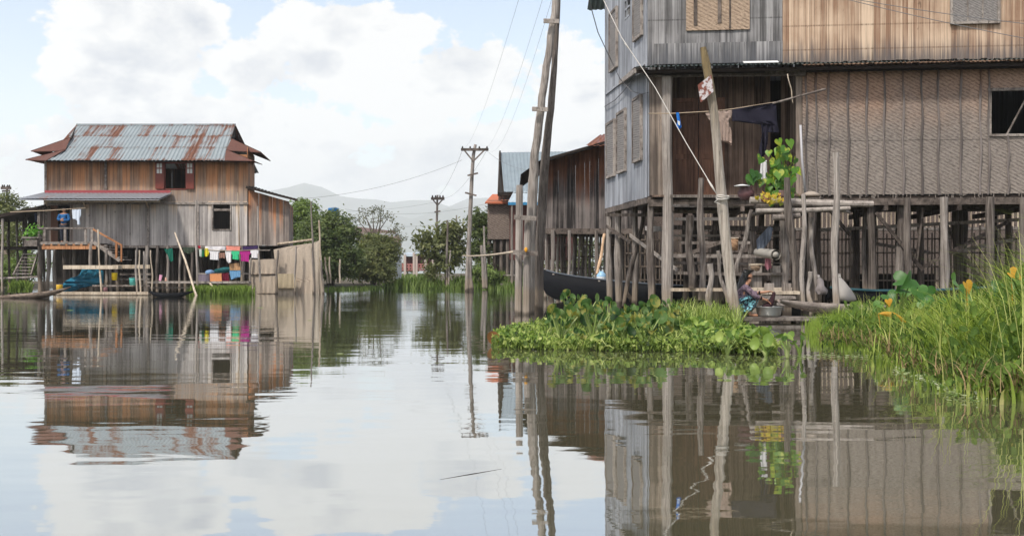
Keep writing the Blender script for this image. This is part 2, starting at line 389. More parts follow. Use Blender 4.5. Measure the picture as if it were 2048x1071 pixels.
def make_hills():
    m, t, b, out = newmat('forested_hill'); p = pos(t)
    n = t.noise(p, 0.006, 6.0, 0.6)
    t.put(b.inputs['Base Color'], t.mix(n, (0.03, 0.05, 0.035), (0.10, 0.11, 0.07))); b.inputs['Roughness'].default_value = 1.0
    prof1 = [(-4200, 410), (-2600, 380), (-1400, 420), (-700, 440), (-200, 430), (60, 420), (300, 405), (450, 398), (540, 385), (597, 371), (640, 384), (700, 397), (745, 400), (785, 407), (812, 404),
             (850, 403), (900, 410), (940, 398), (975, 397), (1020, 400), (1120, 392), (1300, 380), (1700, 400), (2300, 390), (3200, 420), (5200, 400)]
    prof2 = [(-4200, 470), (-1500, 455), (-300, 470), (500, 450), (640, 440), (760, 425), (830, 440), (900, 420), (960, 428), (1100, 440), (1500, 430), (2500, 460), (5200, 450)]
    for prof, d, seed in ((prof1, 5200.0, 3.0), (prof2, 3900.0, 8.0)):
        xs = []; mb = MB()
        N = 260; M = 14; vs = []; fs = []
        for i in range(N + 1):
            px = -4200 + 9400 * i / N
            for k in range(len(prof) - 1):
                if prof[k][0] <= px <= prof[k + 1][0]:
                    u = (px - prof[k][0]) / (prof[k + 1][0] - prof[k][0]); u = u * u * (3 - 2 * u)
                    py = prof[k][1] * (1 - u) + prof[k + 1][1] * u
            z = Zat(py, d); x = Xat(px, d)
            for j in range(M + 1):
                v = j / M                                   # 0 front foot, 0.6 crest, 1 behind
                s = math.sin(min(1, v / 0.6) * math.pi / 2) if v <= 0.6 else math.cos((v - 0.6) / 0.4 * math.pi / 2)
                w = noise.noise((x * 0.004, v * 3.0, seed)) * 0.22 * math.sin(math.pi * min(1, v / 0.6)) if v < 0.6 else 0
                zz = z * max(0, s + w) + noise.noise((x * 0.012, v * 9, seed)) * z * 0.03
                vs.append((x * (1 + (v - 0.6) * 0.25), d + (v - 0.6) * 1300, zz - (2 if v in (0, 1) else 0)))
        for i in range(N):
            for j in range(M):
                a = i * (M + 1) + j; fs.append((a, a + M + 1, a + M + 2, a + 1))
        mb.add(vs, fs); struct(mb.build('far_hills', m, smooth=True))
    m2, t, b, out = newmat('haze_air'); t.n.remove(b)
    pv = t.new('ShaderNodeVolumePrincipled'); pv.inputs['Color'].default_value = (0.93, 0.965, 1.0, 1); pv.inputs['Density'].default_value = 0.00026
    pv.inputs['Anisotropy'].default_value = 0.2
    t.l.new(pv.outputs[0], out.inputs['Volume'])
    mb = MB(); mb.box(-7000, 7000, -1200, 7500, -1.0, 480.0)
    hz = mb.build('haze', m2); hz['kind'] = 'stuff'
make_hills()

def bank(name, pts, z, mat, label=None):
    """low muddy ground: polygon with soft edge"""
    mb = MB(); c = Vector((sum(p[0] for p in pts) / len(pts), sum(p[1] for p in pts) / len(pts), z))
    n = len(pts); vs = [c]
    for k, (x, y) in enumerate(pts): vs.append((c.x + (x - c.x) * 0.8, c.y + (y - c.y) * 0.8, z * (0.7 + 0.5 * rnd.random())))
    for x, y in pts: vs.append((x, y, -0.15))
    fs = [(0, 1 + k, 1 + (k + 1) % n) for k in range(n)] + [(1 + k, 1 + n + k, 1 + n + (k + 1) % n, 1 + (k + 1) % n) for k in range(n)]
    mb.add(vs, fs)
    return struct(mb.build(name, mat, smooth=True))
M_mud = plain('mud', (0.10, 0.085, 0.06), 0.9, 0.2, 0.4, 1.5)

# ---------------------------------------------------------------- building helpers
class Wall:
    """upright wall plane between two ground points, addressed by photo pixel or metres along it"""
    def __init__(s, p0, p1):
        s.p0, s.p1 = Vector((p0[0], p0[1], 0)), Vector((p1[0], p1[1], 0)); s.L = (s.p1 - s.p0).length; s.d = (s.p1 - s.p0) / s.L
        s.n = Vector((s.d.y, -s.d.x, 0))
        if s.n.dot(-s.p0) < 0: s.n = -s.n
    def u(s, px):
        k = (px - 1024) / F           # ray: x = k*y
        return (k * s.p0.y - s.p0.x) / (s.d.x - k * s.d.y)
    def uz(s, px, py):
        u = s.u(px); q = s.p0 + s.d * u
        return u, Zat(py, q.y)
    def pt(s, u, z, off=0.0):
        q = s.p0 + s.d * u + s.n * off; return Vector((q.x, q.y, z))
    def at(s, px, py, off=0.0):
        u, z = s.uz(px, py); return s.pt(u, z, off)
def planks(mb, w, u0, u1, zb, zt, pw=0.16, th=0.022, holes=(), jit=0.006, off=0.0, ragged=0.03, gap=0.004):
    """upright boards; zb / zt numbers or functions of u; holes (u0, u1, z0, z1)"""
    fb = zb if callable(zb) else (lambda q: zb); ft = zt if callable(zt) else (lambda q: zt)
    u = u0
    while u < u1 - 0.01:
        ww = min(pw * (0.8 + 0.4 * mb.r.random()), u1 - u); t = mb.r.random()
        lean = (mb.r.random() - 0.5) * 0.01; o = off + mb.r.random() * jit
        segs = [(fb(u + ww / 2) - mb.r.random() * ragged, None)]
        cuts = sorted([h for h in holes if h[0] < u + ww / 2 < h[1]], key=lambda h: h[2])
        zlo = segs[0][0]; parts = []
        for h in cuts: parts.append((zlo, h[2])); zlo = h[3]
        parts.append((zlo, None))
        for a, bz in parts:
            tl = ft(u) if bz is None else bz; tr = ft(u + ww) if bz is None else bz
            if min(tl, tr) <= a + 0.01: continue
            e = u + ww - gap
            mb.box8([w.pt(u, a, o - th), w.pt(e, a, o - th), w.pt(e, a, o), w.pt(u, a, o),
                     w.pt(u + lean, tl, o - th), w.pt(e + lean, tr, o - th), w.pt(e + lean, tr, o), w.pt(u + lean, tl, o)], t)
        u += ww
def wbox(mb, w, u0, u1, z0, z1, o0, o1, tone=None):
    mb.box8([w.pt(u0, z0, o0), w.pt(u1, z0, o0), w.pt(u1, z0, o1), w.pt(u0, z0, o1), w.pt(u0, z1, o0), w.pt(u1, z1, o0), w.pt(u1, z1, o1), w.pt(u0, z1, o1)], tone)
def panel(mb, w, u0, u1, z0, z1, off, th=0.02, tone=None): wbox(mb, w, u0, u1, z0, z1, off - th, off, tone)
def frame(mb, w, u0, u1, z0, z1, off, bw=0.06, th=0.04):
    wbox(mb, w, u0 - bw, u0, z0 - bw, z1 + bw, off - th, off); wbox(mb, w, u1, u1 + bw, z0 - bw, z1 + bw, off - th, off)
    wbox(mb, w, u0, u1, z0 - bw, z0, off - th, off - 0.003); wbox(mb, w, u0, u1, z1, z1 + bw, off - th, off - 0.003)
def corrug(mb, a, b, c, d, pitch=0.09, amp=0.012, sheet=0.75, rows=1, lift=0.012, th=0.004):
    """corrugated sheets over a-b (low edge) to d-c (high edge), lapped in rows"""
    a, b, c, d = map(Vector, (a, b, c, d)); W = ((b - a).length + (c - d).length) / 2
    nrm = (b - a).cross(d - a).normalized()
    if nrm.z < 0: nrm = -nrm
    n = max(4, int(W / pitch * 4)); ns = max(1, round(W / sheet))
    for r in range(rows):
        v0, v1 = r / rows, (r + 1) / rows + (0.03 if r < rows - 1 else 0)
        for s in range(ns):
            k0, k1 = int(n * s / ns), int(n * (s + 1) / ns) + (1 if s < ns - 1 else 0); t = mb.r.random(); vs = []; fs = []
            jl = mb.r.random() * 0.006
            for k in range(k0, k1 + 1):
                u = min(1, k / n); h = math.sin(k * math.pi / 2 + math.pi / 4) * amp + lift * (r % 2 if rows < 3 else 0) + lift * (rows - 1 - r) * 0.0 + jl
                for v, e in ((v0 - (0.012 * mb.r.random() if r == 0 else 0), 0.012 * (1 if r else 0)), (v1, 0)):
                    q = a.lerp(b, u).lerp(d.lerp(c, u), v) + nrm * (h + e); vs.append(q)
            m = len(vs) // 2
            for k in range(m - 1): fs.append((2 * k, 2 * k + 2, 2 * k + 3, 2 * k + 1))
            mb.add(vs, fs, t)
def sag(p0, p1, s, n=14):
    p0, p1 = Vector(p0), Vector(p1)
    return [p0.lerp(p1, i / n) - Vector((0, 0, s * 4 * (i / n) * (1 - i / n))) for i in range(n + 1)]

# ---------------------------------------------------------------- the large stilt house
RF = Wall((3.47, 28.0), (15.5, 26.68))      # street front (towards the camera)
RS = Wall((2.85, 33.3), (3.47, 28.0))       # its gable side
ZF = 2.96                                    # floor height
EZ = 6.28                                    # foot of the upper storey boards
def big_house():
    R = thing('stilt_house', (9.0, 30.0, 0), 'large two storey wooden stilt house with bamboo mat walls above the washing woman', 'house')
    Mside = wood('skylit_planks', (0.19, 0.20, 0.225), (0.46, 0.49, 0.55), streak=10, vert=0.5, contrast=0.8)  # skylight on this side is painted in as a brighter, bluer wood colour
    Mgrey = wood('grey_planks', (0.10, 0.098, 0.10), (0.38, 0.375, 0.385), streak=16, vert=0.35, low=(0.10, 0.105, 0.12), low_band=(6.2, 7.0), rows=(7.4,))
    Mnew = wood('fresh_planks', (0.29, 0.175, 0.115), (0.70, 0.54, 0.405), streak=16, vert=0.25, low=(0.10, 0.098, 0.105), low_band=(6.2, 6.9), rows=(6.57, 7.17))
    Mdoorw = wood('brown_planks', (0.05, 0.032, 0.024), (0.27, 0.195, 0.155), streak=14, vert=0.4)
    Mporch = wood('porch_planks', (0.10, 0.08, 0.068), (0.34, 0.28, 0.235), streak=14, vert=0.4)
    Mdoor = wood('teak_door', (0.09, 0.042, 0.025), (0.25, 0.125, 0.08), streak=14, vert=0.8, rough=0.5)
    Mmat = matting('woven_wall', (0.245, 0.215, 0.195), (0.44, 0.25, 0.155), (4.3, 6.1), k=1.05)
    Mmatn = matting('woven_patch', (0.50, 0.36, 0.25), (0.50, 0.36, 0.25), (4.4, 6.2))
    Mbat = wood('batten_wood', (0.11, 0.095, 0.09), (0.24, 0.21, 0.20), streak=10, vert=0.5, warm=(0.16, 0.09, 0.06), warm_band=(5.4, 6.1))
    Miron = metalroof('dark_iron', (0.10, 0.14, 0.14), amount=0.35)
    TOP = 9.6
    # side wall
    cb = lambda u: ZF - 0.02
    vu0, vu1 = RS.u(1250), RS.u(1259); vz0, vz1 = 8.0, 8.85
    mb = MB(11); planks(mb, RS, -0.02, RS.L, cb, TOP, 0.24, 0.025, holes=[(vu0, vu1, vz0, vz1 + 0.4)], gap=0.005); mb.build('side_wall', Mside, R)
    mb = MB(12)
    for i in range(5): wbox(mb, RS, RS.u(1250), RS.u(1259), vz0 + 0.02 + i * 0.25, vz0 + 0.07 + i * 0.25, -0.02, 0.01)
    wbox(mb, RS, RS.u(1254) - 0.03, RS.u(1254) + 0.03, vz0, vz1 + 0.4, -0.02, 0.012); mb.build('vent_grille', Mside, R)
    mb = MB(13); wbox(mb, RS, 0.02, 0.1, ZF - 0.05, TOP, -0.06, 0.045); wbox(mb, RS, RS.L - 0.1, RS.L + 0.02, ZF - 0.05, TOP, 0.03, 0.06)
    wbox(mb, RS, 0.1, RS.L - 0.1, 6.33, 6.39, 0.02, 0.045); mb.build('corner_board', Mside, R)
    Mshade = matting('window_mat', (0.24, 0.235, 0.24), (0.24, 0.235, 0.24), (20, 30), k=1.6)
    for (x0, x1, y0, y1) in [(1223, 1236, 25, 135), (1271, 1286, -40, 72), (1216.5, 1231, 247, 350), (1238, 1253, 226, 340), (1270, 1285, 198, 318)]:
        ua, ub = RS.u(x0), RS.u(x1); z1_ = RS.uz((x0 + x1) / 2, y0)[1]; z0_ = RS.uz((x0 + x1) / 2, y1)[1]
        mb = MB(); panel(mb, RS, ua, ub, z0_, z1_, 0.055); w_ = mb.build('shutter', Mshade, R)
        mb = MB(); frame(mb, RS, ua, ub, z0_, z1_, 0.08, 0.07, 0.07); mb.build('frame', M_beam, w_)
    # upper storey front: old grey boards, then fresh ones
    us = RF.u(1565)
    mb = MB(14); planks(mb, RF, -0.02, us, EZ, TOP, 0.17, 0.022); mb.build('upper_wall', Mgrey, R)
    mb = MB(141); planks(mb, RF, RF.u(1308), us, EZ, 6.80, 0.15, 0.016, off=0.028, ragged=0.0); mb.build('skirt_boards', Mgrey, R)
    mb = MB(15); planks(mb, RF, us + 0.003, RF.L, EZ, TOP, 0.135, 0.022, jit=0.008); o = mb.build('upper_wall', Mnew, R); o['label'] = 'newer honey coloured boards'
    mb = MB(16); planks(mb, Wall(RF.p1, RF.p1 + Vector((0.5, 5.5, 0))), 0, 5.5, ZF, TOP, 0.25); planks(mb, Wall(RS.p0, RF.p1 + Vector((0.5, 5.5, 0))), 0, 13.6, ZF, TOP, 0.25); mb.build('rear_wall', Mgrey, R)
    mb = MB(17); panel(mb, RF, RF.u(1372), RF.u(1499), RF.uz(1430, 61)[1], 8.6, 0.05, 0.015); w_ = mb.build('mat_panel', Mmatn, R)
    mb = MB(18)
    for px, yb in ((1387, 52), (1435, 47), (1458, 58)): wbox(mb, RF, RF.u(px), RF.u(px + (7 if px != 1458 else 3)), RF.uz(px, yb)[1], 8.6, 0.04, 0.075)
    mb.build('batten', M_beamd, w_)
    a, b_ = RF.u(1904), RF.u(1993); z0_ = RF.uz(1950, 44)[1]
    mb = MB(19); panel(mb, RF, a, b_, z0_, 8.9, 0.07); w_ = mb.build('window_hatch', Mshade, R)
    mb = MB(20); frame(mb, RF, a, b_, z0_, 8.9, 0.10, 0.06, 0.07)
    for px in (1932, 1962): wbox(mb, RF, RF.u(px), RF.u(px + 3), z0_, 8.9, 0.06, 0.092)
    mb.build('frame', M_beam, w_)
    # roof (above the picture, seen from elsewhere)
    A, B = RF.pt(-0.6, TOP - 0.3, 0.8), RF.pt(RF.L + 0.6, TOP - 0.3, 0.8); C_, D_ = B + Vector((0.25, 3.8, 2.2)), A + Vector((-0.2, 3.8, 2.2))
    mb = MB(21); corrug(mb, A, B, C_, D_, 0.16, 0.02); corrug(mb, A + Vector((-0.4, 7.6, 0)), B + Vector((0.4, 7.6, 0)), C_, D_, 0.16, 0.02); mb.build('roof', Miron, R)
    # skirt roof between the storeys
    ez0 = RF.uz(1600, 128)[1] - 0.10; ez1 = ez0 + 0.10
    mb = MB(22); corrug(mb, RF.pt(-0.35, ez0, 0.62), RF.pt(RF.L, ez0, 0.62), RF.pt(RF.L, ez1, 0.03), RF.pt(0.02, ez1, 0.03), 0.11, 0.022, 0.8)
    e = mb.build('eave_sheeting', Miron, R)
    mb = MB(23); mb.beam(RF.pt(-0.3, ez0 - 0.09, 0.42), RF.pt(RF.L, ez0 - 0.09, 0.42), 0.05, 0.08); mb.beam(RF.pt(-0.1, ez0 - 0.06, 0.05), RF.pt(RF.L, ez0 - 0.06, 0.05), 0.08, 0.12)
    u = 0.2
    while u < RF.L: mb.beam(RF.pt(u, ez0 - 0.035, 0.52), RF.pt(u, ez1 - 0.06, 0.05), 0.05, 0.06); u += 1.05
    mb.build('eave_frame', M_dark, R)  # near-black colour stands in for the shade beneath the eave sheets
    mb = MB(24); mb.beam(RF.pt(-0.33, ez0 - 0.09, 0.56), RS.pt(RS.L * 0.42, 6.34, 0.07), 0.05, 0.12); mb.slab([RF.pt(-0.36, ez0 + 0.0, 0.58), RF.pt(-0.02, ez1 - .02, 0.02), RS.pt(RS.L * 0.45, 6.42, 0.05)], 0.02, (0, 0, 1))
    mb.build('corner_fascia', M_beam, R)
    a, b_ = RF.u(1483), RF.u(1552)
    mb = MB(25); mb.slab([RF.pt(a, ez0 + 0.06, 0.55), RF.pt(b_, ez0 + 0.06, 0.55), RF.pt(b_, ez0 + 0.14, 0.3), RF.pt(a, ez0 + 0.14, 0.3)], 0.012, (0, 0, 1)); mb.build('white_sheet', plain('white_plastic', (0.8, 0.82, 0.84), 0.5), R)
    # porch
    PB = Wall(RF.pt(0.02, 0, -1.5)[:2], RF.pt(5.0, 0, -1.5)[:2])     # back of the porch
    mb = MB(26); planks(mb, RF, 0.03, RF.u(1333), ZF, 5.95, 0.2, 0.02); mb.build('porch_side_boards', Mporch, R)
    dl, dr = PB.u(1345), PB.u(1449); dz0, dz1 = ZF + 0.06, PB.uz(1400, 196)[1]
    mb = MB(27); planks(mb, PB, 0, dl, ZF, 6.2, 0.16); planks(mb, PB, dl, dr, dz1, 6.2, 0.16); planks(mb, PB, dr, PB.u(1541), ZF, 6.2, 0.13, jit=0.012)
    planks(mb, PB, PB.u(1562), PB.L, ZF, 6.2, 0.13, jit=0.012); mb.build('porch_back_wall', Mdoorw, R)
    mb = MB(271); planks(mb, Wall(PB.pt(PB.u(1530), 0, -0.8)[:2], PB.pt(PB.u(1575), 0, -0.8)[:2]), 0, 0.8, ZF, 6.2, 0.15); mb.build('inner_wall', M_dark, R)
    mid = (dl + dr) / 2
    for s, (a, b_) in enumerate(((dl, mid - 0.01), (mid + 0.01, dr))):
        mb = MB(28 + s); panel(mb, PB, a, b_, dz0, dz1, 0.02, 0.04); w_ = mb.build('door_leaf', Mdoor, R)
        mb = MB(30)
        h = dz1 - dz0
        for z0_, z1_ in ((dz0, dz0 + 0.12), (dz0 + h * 0.38, dz0 + h * 0.43), (dz0 + h * 0.82, dz0 + h * 0.86), (dz1 - 0.1, dz1)): wbox(mb, PB, a + 0.09, b_ - 0.09, z0_, z1_, 0.018, 0.042)
        for q in (a, b_ - 0.09): wbox(mb, PB, q, q + 0.09, dz0, dz1, 0.018, 0.045)
        wbox(mb, PB, (a + b_) / 2 - 0.03, (a + b_) / 2 + 0.03, dz0 + 0.12, dz0 + h * 0.82, 0.018, 0.04)
        mb.build('door_frame', Mdoor, w_)
    mb = MB(31); PR = Wall(RF.pt(RF.u(1604), 0, 0)[:2], PB.pt(PB.u(1580), 0)[:2]); planks(mb, PR, 0.0, 1.4, ZF, 6.1, 0.14, jit=0.01)
    planks(mb, RF, RF.u(1592), RF.u(1607), ZF - 0.05, 6.05, 0.1, off=-0.02); mb.build('porch_return', Mporch, R)
    mb = MB(32); mb.beam(RF.pt(-0.05, 6.02, 0.03), RF.pt(RF.u(1610), 5.98, 0.05), 0.09, 0.13); mb.beam(RF.pt(0.4, 6.0, 0.06), RF.pt(0.1, 6.02, -1.4), 0.08, 0.1); mb.build('porch_beam', M_beam, R)
    mb = MB(33)
    u = 0.1
    while u < RF.u(1612): wbox(mb, RF, u, u + 0.15, ZF - 0.05, ZF + 0.0, -1.5, 0.12); u += 0.157
    mb.build('porch_deck', Mdoorw, R)
    # woven wall of the lower storey
    z_m = lambda px, py: RF.uz(px, py)[1]
    u0 = RF.u(1605); wu, wz0, wz1 = RF.u(1982), z_m(2010, 268), z_m(2010, 182); we = wu + 1.5
    mb = MB(34); zb, zt, zs = ZF - 0.02, 6.22, z_m(1750, 281)
    rects = [(u0, wu, zs, zt, 0.012), (u0, we + 1.5, zb, zs + 0.04, 0.004), (wu, we + 1.5, wz1, zt, 0.0125), (we, we + 1.5, zs, wz1, 0.0122), (wu, we, zs - 0.0, wz0, 0.0128), (we + 1.5, RF.L, zb, zt, 0.009)]
    for a, b_, z0_, z1_, o in rects:
        n = max(1, int((b_ - a) / 0.5))
        for i in range(n):
            q0, q1 = a + (b_ - a) * i / n, a + (b_ - a) * (i + 1) / n
            panel(mb, RF, q0, q1, z0_, z1_, o + 0.004 * math.sin(i * 2.1), 0.012, (.5, .15, .8, .35, .65, .25)[(i // 4 + int(z0_ * 3)) % 6])
    u = u0
    while u < RF.L - 0.1:                                         # frayed lower edge and the stitched seam
        if mb.r.random() < 0.4: wbox(mb, RF, u, u + 0.015, zb - mb.r.random() * 0.12, zb + 0.02, 0.0, 0.02)
        u += 0.03
    Wm = mb.build('mat_wall', Mmat, R)
    for i, px in enumerate((1612, 1632, 1657, 1696, 1733, 1768, 1806, 1843, 1876, 1921, 1960, 1977, 2016, 2060, 2110, 2160)):
        u = RF.u(px); z_top = wz0 if px == 2016 else 6.2
        mb = MB(36 + i); mb.tube([RF.pt(u + 0.02 * math.sin(k * 1.7 + i), zb - 0.03 + (z_top - zb) * k / 7, 0.035) for k in range(8)], [0.028 + 0.006 * math.sin(k * 2 + i) for k in range(8)], 6); mb.build('batten', Mbat, Wm)
    mb = MB(60); wbox(mb, RF, wu - 0.05, wu, wz0 - 0.05, wz1 + 0.05, -0.02, 0.045); wbox(mb, RF, wu, we, wz0 - 0.06, wz0, -0.02, 0.05); wbox(mb, RF, wu - 0.08, we, wz1, wz1 + 0.07, -0.02, 0.06)
    win = mb.build('window', M_beam, R); mb = MB(61); mb.tube([RF.pt(wu + 0.45, wz0, -0.25), RF.pt(wu + 0.95, wz1 + 0.05, 0.0)], 0.025, 6); mb.build('prop_stick', M_beam, win)
    # floor platform and beams below
    mb = MB(62); pts = [RF.pt(0, ZF - 0.06, -0.02), RF.pt(RF.L, ZF - 0.06, -0.02), RF.p1 + Vector((0.5, 5.5, ZF - 0.06)), RS.pt(0, ZF - 0.06, -0.05)]
    mb.slab(pts, 0.05, (0, 0, 1)); mb.build('floor', M_dark, R)
    mb = MB(63)
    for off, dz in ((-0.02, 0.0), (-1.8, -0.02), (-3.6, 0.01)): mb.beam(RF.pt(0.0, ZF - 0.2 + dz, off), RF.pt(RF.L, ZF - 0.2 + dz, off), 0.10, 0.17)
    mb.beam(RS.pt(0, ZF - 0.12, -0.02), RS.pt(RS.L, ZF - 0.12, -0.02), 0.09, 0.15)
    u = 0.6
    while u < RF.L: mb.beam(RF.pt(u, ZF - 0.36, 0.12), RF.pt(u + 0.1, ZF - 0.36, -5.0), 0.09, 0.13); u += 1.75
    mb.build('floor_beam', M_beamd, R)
    # stilts under this house
    def stilt(px, d, w, ztop=None, lean=0, mat=M_post, seed=0, zb=-0.3):
        mb = MB(seed + int(px)); x = Xat(px, d); zt_ = ZF - 0.12 if ztop is None else ztop
        mb.post((x + lean, d, zb), (x, d, zt_), w / 2 / F * d * 1.05, w / 2 / F * d * 0.95, 0.03); return mb.build('stilt', mat, R)
    for px, d, w in ((1219, 33.1, 12), (1237, 32.6, 14), (1270, 31.0, 13), (1302, 28.1, 14)): stilt(px, d, w)
    stilt(1334, 27.9, 21, ztop=5.95)
    for px, d, w, m in ((1505, 28.4, 14, M_post), (1624, 27.5, 15, M_postd), (1743, 27.6, 16, M_postd), (1730, 28.6, 9, M_post), (1800, 27.6, 16, M_post), (1815, 27.1, 14, M_postd), (1888, 26.9, 17, M_post),
                        (1980, 26.8, 16, M_postd), (2046, 26.9, 14, M_postd), (2120, 26.8, 16, M_post)): stilt(px, d, w, mat=m)
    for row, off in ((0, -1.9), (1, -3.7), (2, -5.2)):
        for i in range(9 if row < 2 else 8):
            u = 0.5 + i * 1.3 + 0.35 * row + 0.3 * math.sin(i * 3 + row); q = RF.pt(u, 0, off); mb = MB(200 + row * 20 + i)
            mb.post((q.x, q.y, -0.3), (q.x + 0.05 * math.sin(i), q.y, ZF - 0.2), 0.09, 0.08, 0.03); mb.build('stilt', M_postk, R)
    def brace(p, q, w=0.09, m=M_beamd, t=0.04): mb = MB(int(abs(p[0] * 97))); mb.beam(p, q, t, w, up=(0, 0, 1)); mb.build('brace', m, R)
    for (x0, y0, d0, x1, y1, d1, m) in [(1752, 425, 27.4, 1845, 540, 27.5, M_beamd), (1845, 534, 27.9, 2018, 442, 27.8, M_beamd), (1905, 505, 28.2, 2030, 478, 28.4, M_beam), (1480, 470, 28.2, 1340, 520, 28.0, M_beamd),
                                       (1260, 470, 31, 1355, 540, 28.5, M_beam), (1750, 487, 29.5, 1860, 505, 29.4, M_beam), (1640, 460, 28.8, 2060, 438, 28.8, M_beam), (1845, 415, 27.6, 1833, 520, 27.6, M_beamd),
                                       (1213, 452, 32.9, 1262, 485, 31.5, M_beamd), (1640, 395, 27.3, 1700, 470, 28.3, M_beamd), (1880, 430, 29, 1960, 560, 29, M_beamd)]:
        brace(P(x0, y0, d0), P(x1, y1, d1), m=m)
    # ladder-like rack of rails under the porch
    for i, (x0, x1, y, d, w) in enumerate([(1340, 1545, 393, 27.7, .07), (1345, 1540, 413, 27.9, .07), (1350, 1500, 437, 28.1, .08), (1345, 1560, 457, 28.4, .12), (1362, 1500, 485, 28.2, .07), (1345, 1560, 512, 27.9, .09),
                                        (1345, 1500, 548, 28.0, .08), (1340, 1570, 471, 28.9, .06), (1340, 1580, 528, 29.2, .07), (1210, 1330, 430, 30.0, .08), (1345, 1600, 405, 28.6, 0.1), (1345, 1560, 425, 29.0, 0.09)]):
        mb = MB(300 + i); mb.beam(P(x0, y + rnd.uniform(-3, 3), d), P(x1, y, d - 0.1), 0.05, w); mb.build('rail', M_beam if i % 3 else M_postd, R)
    return R
big_house()

# ---------------------------------------------------------------- cloth, boats, people helpers
_cl = {}
def cmat(col, rough=0.85, var=0.10):
    k = tuple(col)
    if k not in _cl: _cl[k] = plain('cloth', col, rough, 0.1, var, 12.0)
    return _cl[k]
def inside(poly, x, y):
    c = False; n = len(poly)
    for i in range(n):
        (x0, y0), (x1, y1) = poly[i], poly[(i + 1) % n]
        if (y0 > y) != (y1 > y) and x < (x1 - x0) * (y - y0) / (y1 - y0) + x0: c = not c
    return c
def cloth_mb(poly, d, fold=0.03, cell=None, fx=9.0, th=0.012, seed=1, swing=0.0):
    """hanging cloth from an outline in photo pixels at distance d; rows of cells clipped to the outline, folded in depth"""
    r = random.Random(seed); mb = MB(seed); ys = [p[1] for p in poly]; y0, y1 = min(ys), max(ys); ny = max(6, int((y1 - y0) / (cell or max(1.0, (y1 - y0) / 16))))
    ph = r.random() * 6; nx = 12
    def spans(y):
        xs = []
        n = len(poly)
        for i in range(n):
            (a, b), (c, e) = poly[i], poly[(i + 1) % n]
            if (b > y) != (e > y): xs.append((c - a) * (y - b) / (e - b) + a)
        xs.sort(); return [(xs[i], xs[i + 1]) for i in range(0, len(xs) - 1, 2)]
    def q(x, y, s):
        w = (math.sin(x * fx * 0.05 * 2 + ph + y * 0.02) + 0.5 * math.sin(x * fx * 0.13 + ph * 2 - y * 0.05)) * fold * (0.3 + 0.7 * (y - y0) / (y1 - y0))
        p = P(x, y, d); return Vector((p.x, p.y + w + s * th + swing * (y - y0) / (y1 - y0), p.z))
    for j in range(ny):
        ya, yb = y0 + (y1 - y0) * j / ny, y0 + (y1 - y0) * (j + 1) / ny; e = (yb - ya) * 0.02
        sa, sb = spans(ya + e), spans(yb - e)
        if len(sa) != len(sb): ym = (ya + yb) / 2; sa = sb = spans(ym)
        for (a0, a1), (b0, b1) in zip(sa, sb):
            vs = []; fs = []
            for s in (0, 1):
                for (x0, x1, y) in ((a0, a1, ya), (b0, b1, yb)):
                    for k in range(nx + 1): vs.append(q(x0 + (x1 - x0) * k / nx, y, s))
            m = nx + 1
            for k in range(nx):
                fs.append((k, k + 1, m + k + 1, m + k)); fs.append((2 * m + k, 3 * m + k, 3 * m + k + 1, 2 * m + k + 1))
            fs += [(0, m, 3 * m, 2 * m), (nx, 2 * m + nx, 3 * m + nx, m + nx)]
            mb.add(vs, fs, 0.5)
    return mb
def cloth(name, label, cat, poly, d, col, group=None, fold=0.03, fx=9.0, seed=1, mat=None):
    o = cloth_mb(poly, d, fold, fx=fx, seed=seed).build(name, mat or cmat(col), None, True)
    recentre(o); return tag(o, label, cat, group)
def line_thing(name, label, cat, pts, r, mat, group=None, n=5):
    mb = MB(3); mb.tube(pts, r, n, 0.5); o = recentre(mb.build(name, mat, None, True)); return tag(o, label, cat, group)
def pole_thing(name, label, cat, p0, p1, r0, r1, mat=M_post, group=None, wob=0.03, seed=1, mids=None):
    mb = MB(seed)
    if mids:
        pts = [Vector(p0)] + [Vector(m) for m in mids] + [Vector(p1)]; full = []
        for a, b in zip(pts[:-1], pts[1:]):
            for k in range(3): full.append(a.lerp(b, k / 3) + Vector((mb.r.uniform(-wob, wob), mb.r.uniform(-wob, wob), 0)) * 0.3)
        full.append(pts[-1]); n = len(full)
        mb.tube(full, [(r0 + (r1 - r0) * i / (n - 1)) * (1 + 0.08 * math.sin(i * 2.3 + seed)) for i in range(n)], 10, None, True, 0.12)
    else: mb.post(p0, p1, r0, r1, wob)
    o = recentre(mb.build(name, mat)); return tag(o, label, cat, group)
def hull(mb, stations, th=0.04):
    """stations: (centre point at sheer height, half width, depth below sheer)"""
    n = len(stations); M = 9; outer = []; inner = []
    for i, (c, hw, dp) in enumerate(stations):
        c = Vector(c); a = Vector(stations[min(i + 1, n - 1)][0]) - Vector(stations[max(i - 1, 0)][0]); a.z = 0; a.normalize(); s = Vector((a.y, -a.x, 0))
        for L, k in ((outer, 1.0), (inner, max(0.3, 1 - th / max(hw, 0.05)))):
            for j in range(M):
                an = math.pi * j / (M - 1)
                L.append(c + s * (math.cos(an) * hw * k) + Vector((0, 0, -abs(math.sin(an)) ** 0.7 * (dp - (0 if k == 1.0 else th)) - (0 if k == 1 else 0.0))))
    vs = outer + inner; N = len(outer); fs = []
    for i in range(n - 1):
        for j in range(M - 1):
            a = i * M + j; fs.append((a, a + 1, a + M + 1, a + M)); fs.append((N + a, N + a + M, N + a + M + 1, N + a + 1))
        for j in (0, M - 1):
            a = i * M + j; fs.append((a, a + M, N + a + M, N + a))
    for i in (0, n - 1):
        fs.append(tuple(i * M + j for j in range(M)))
    mb.add(vs, fs, 0.5)
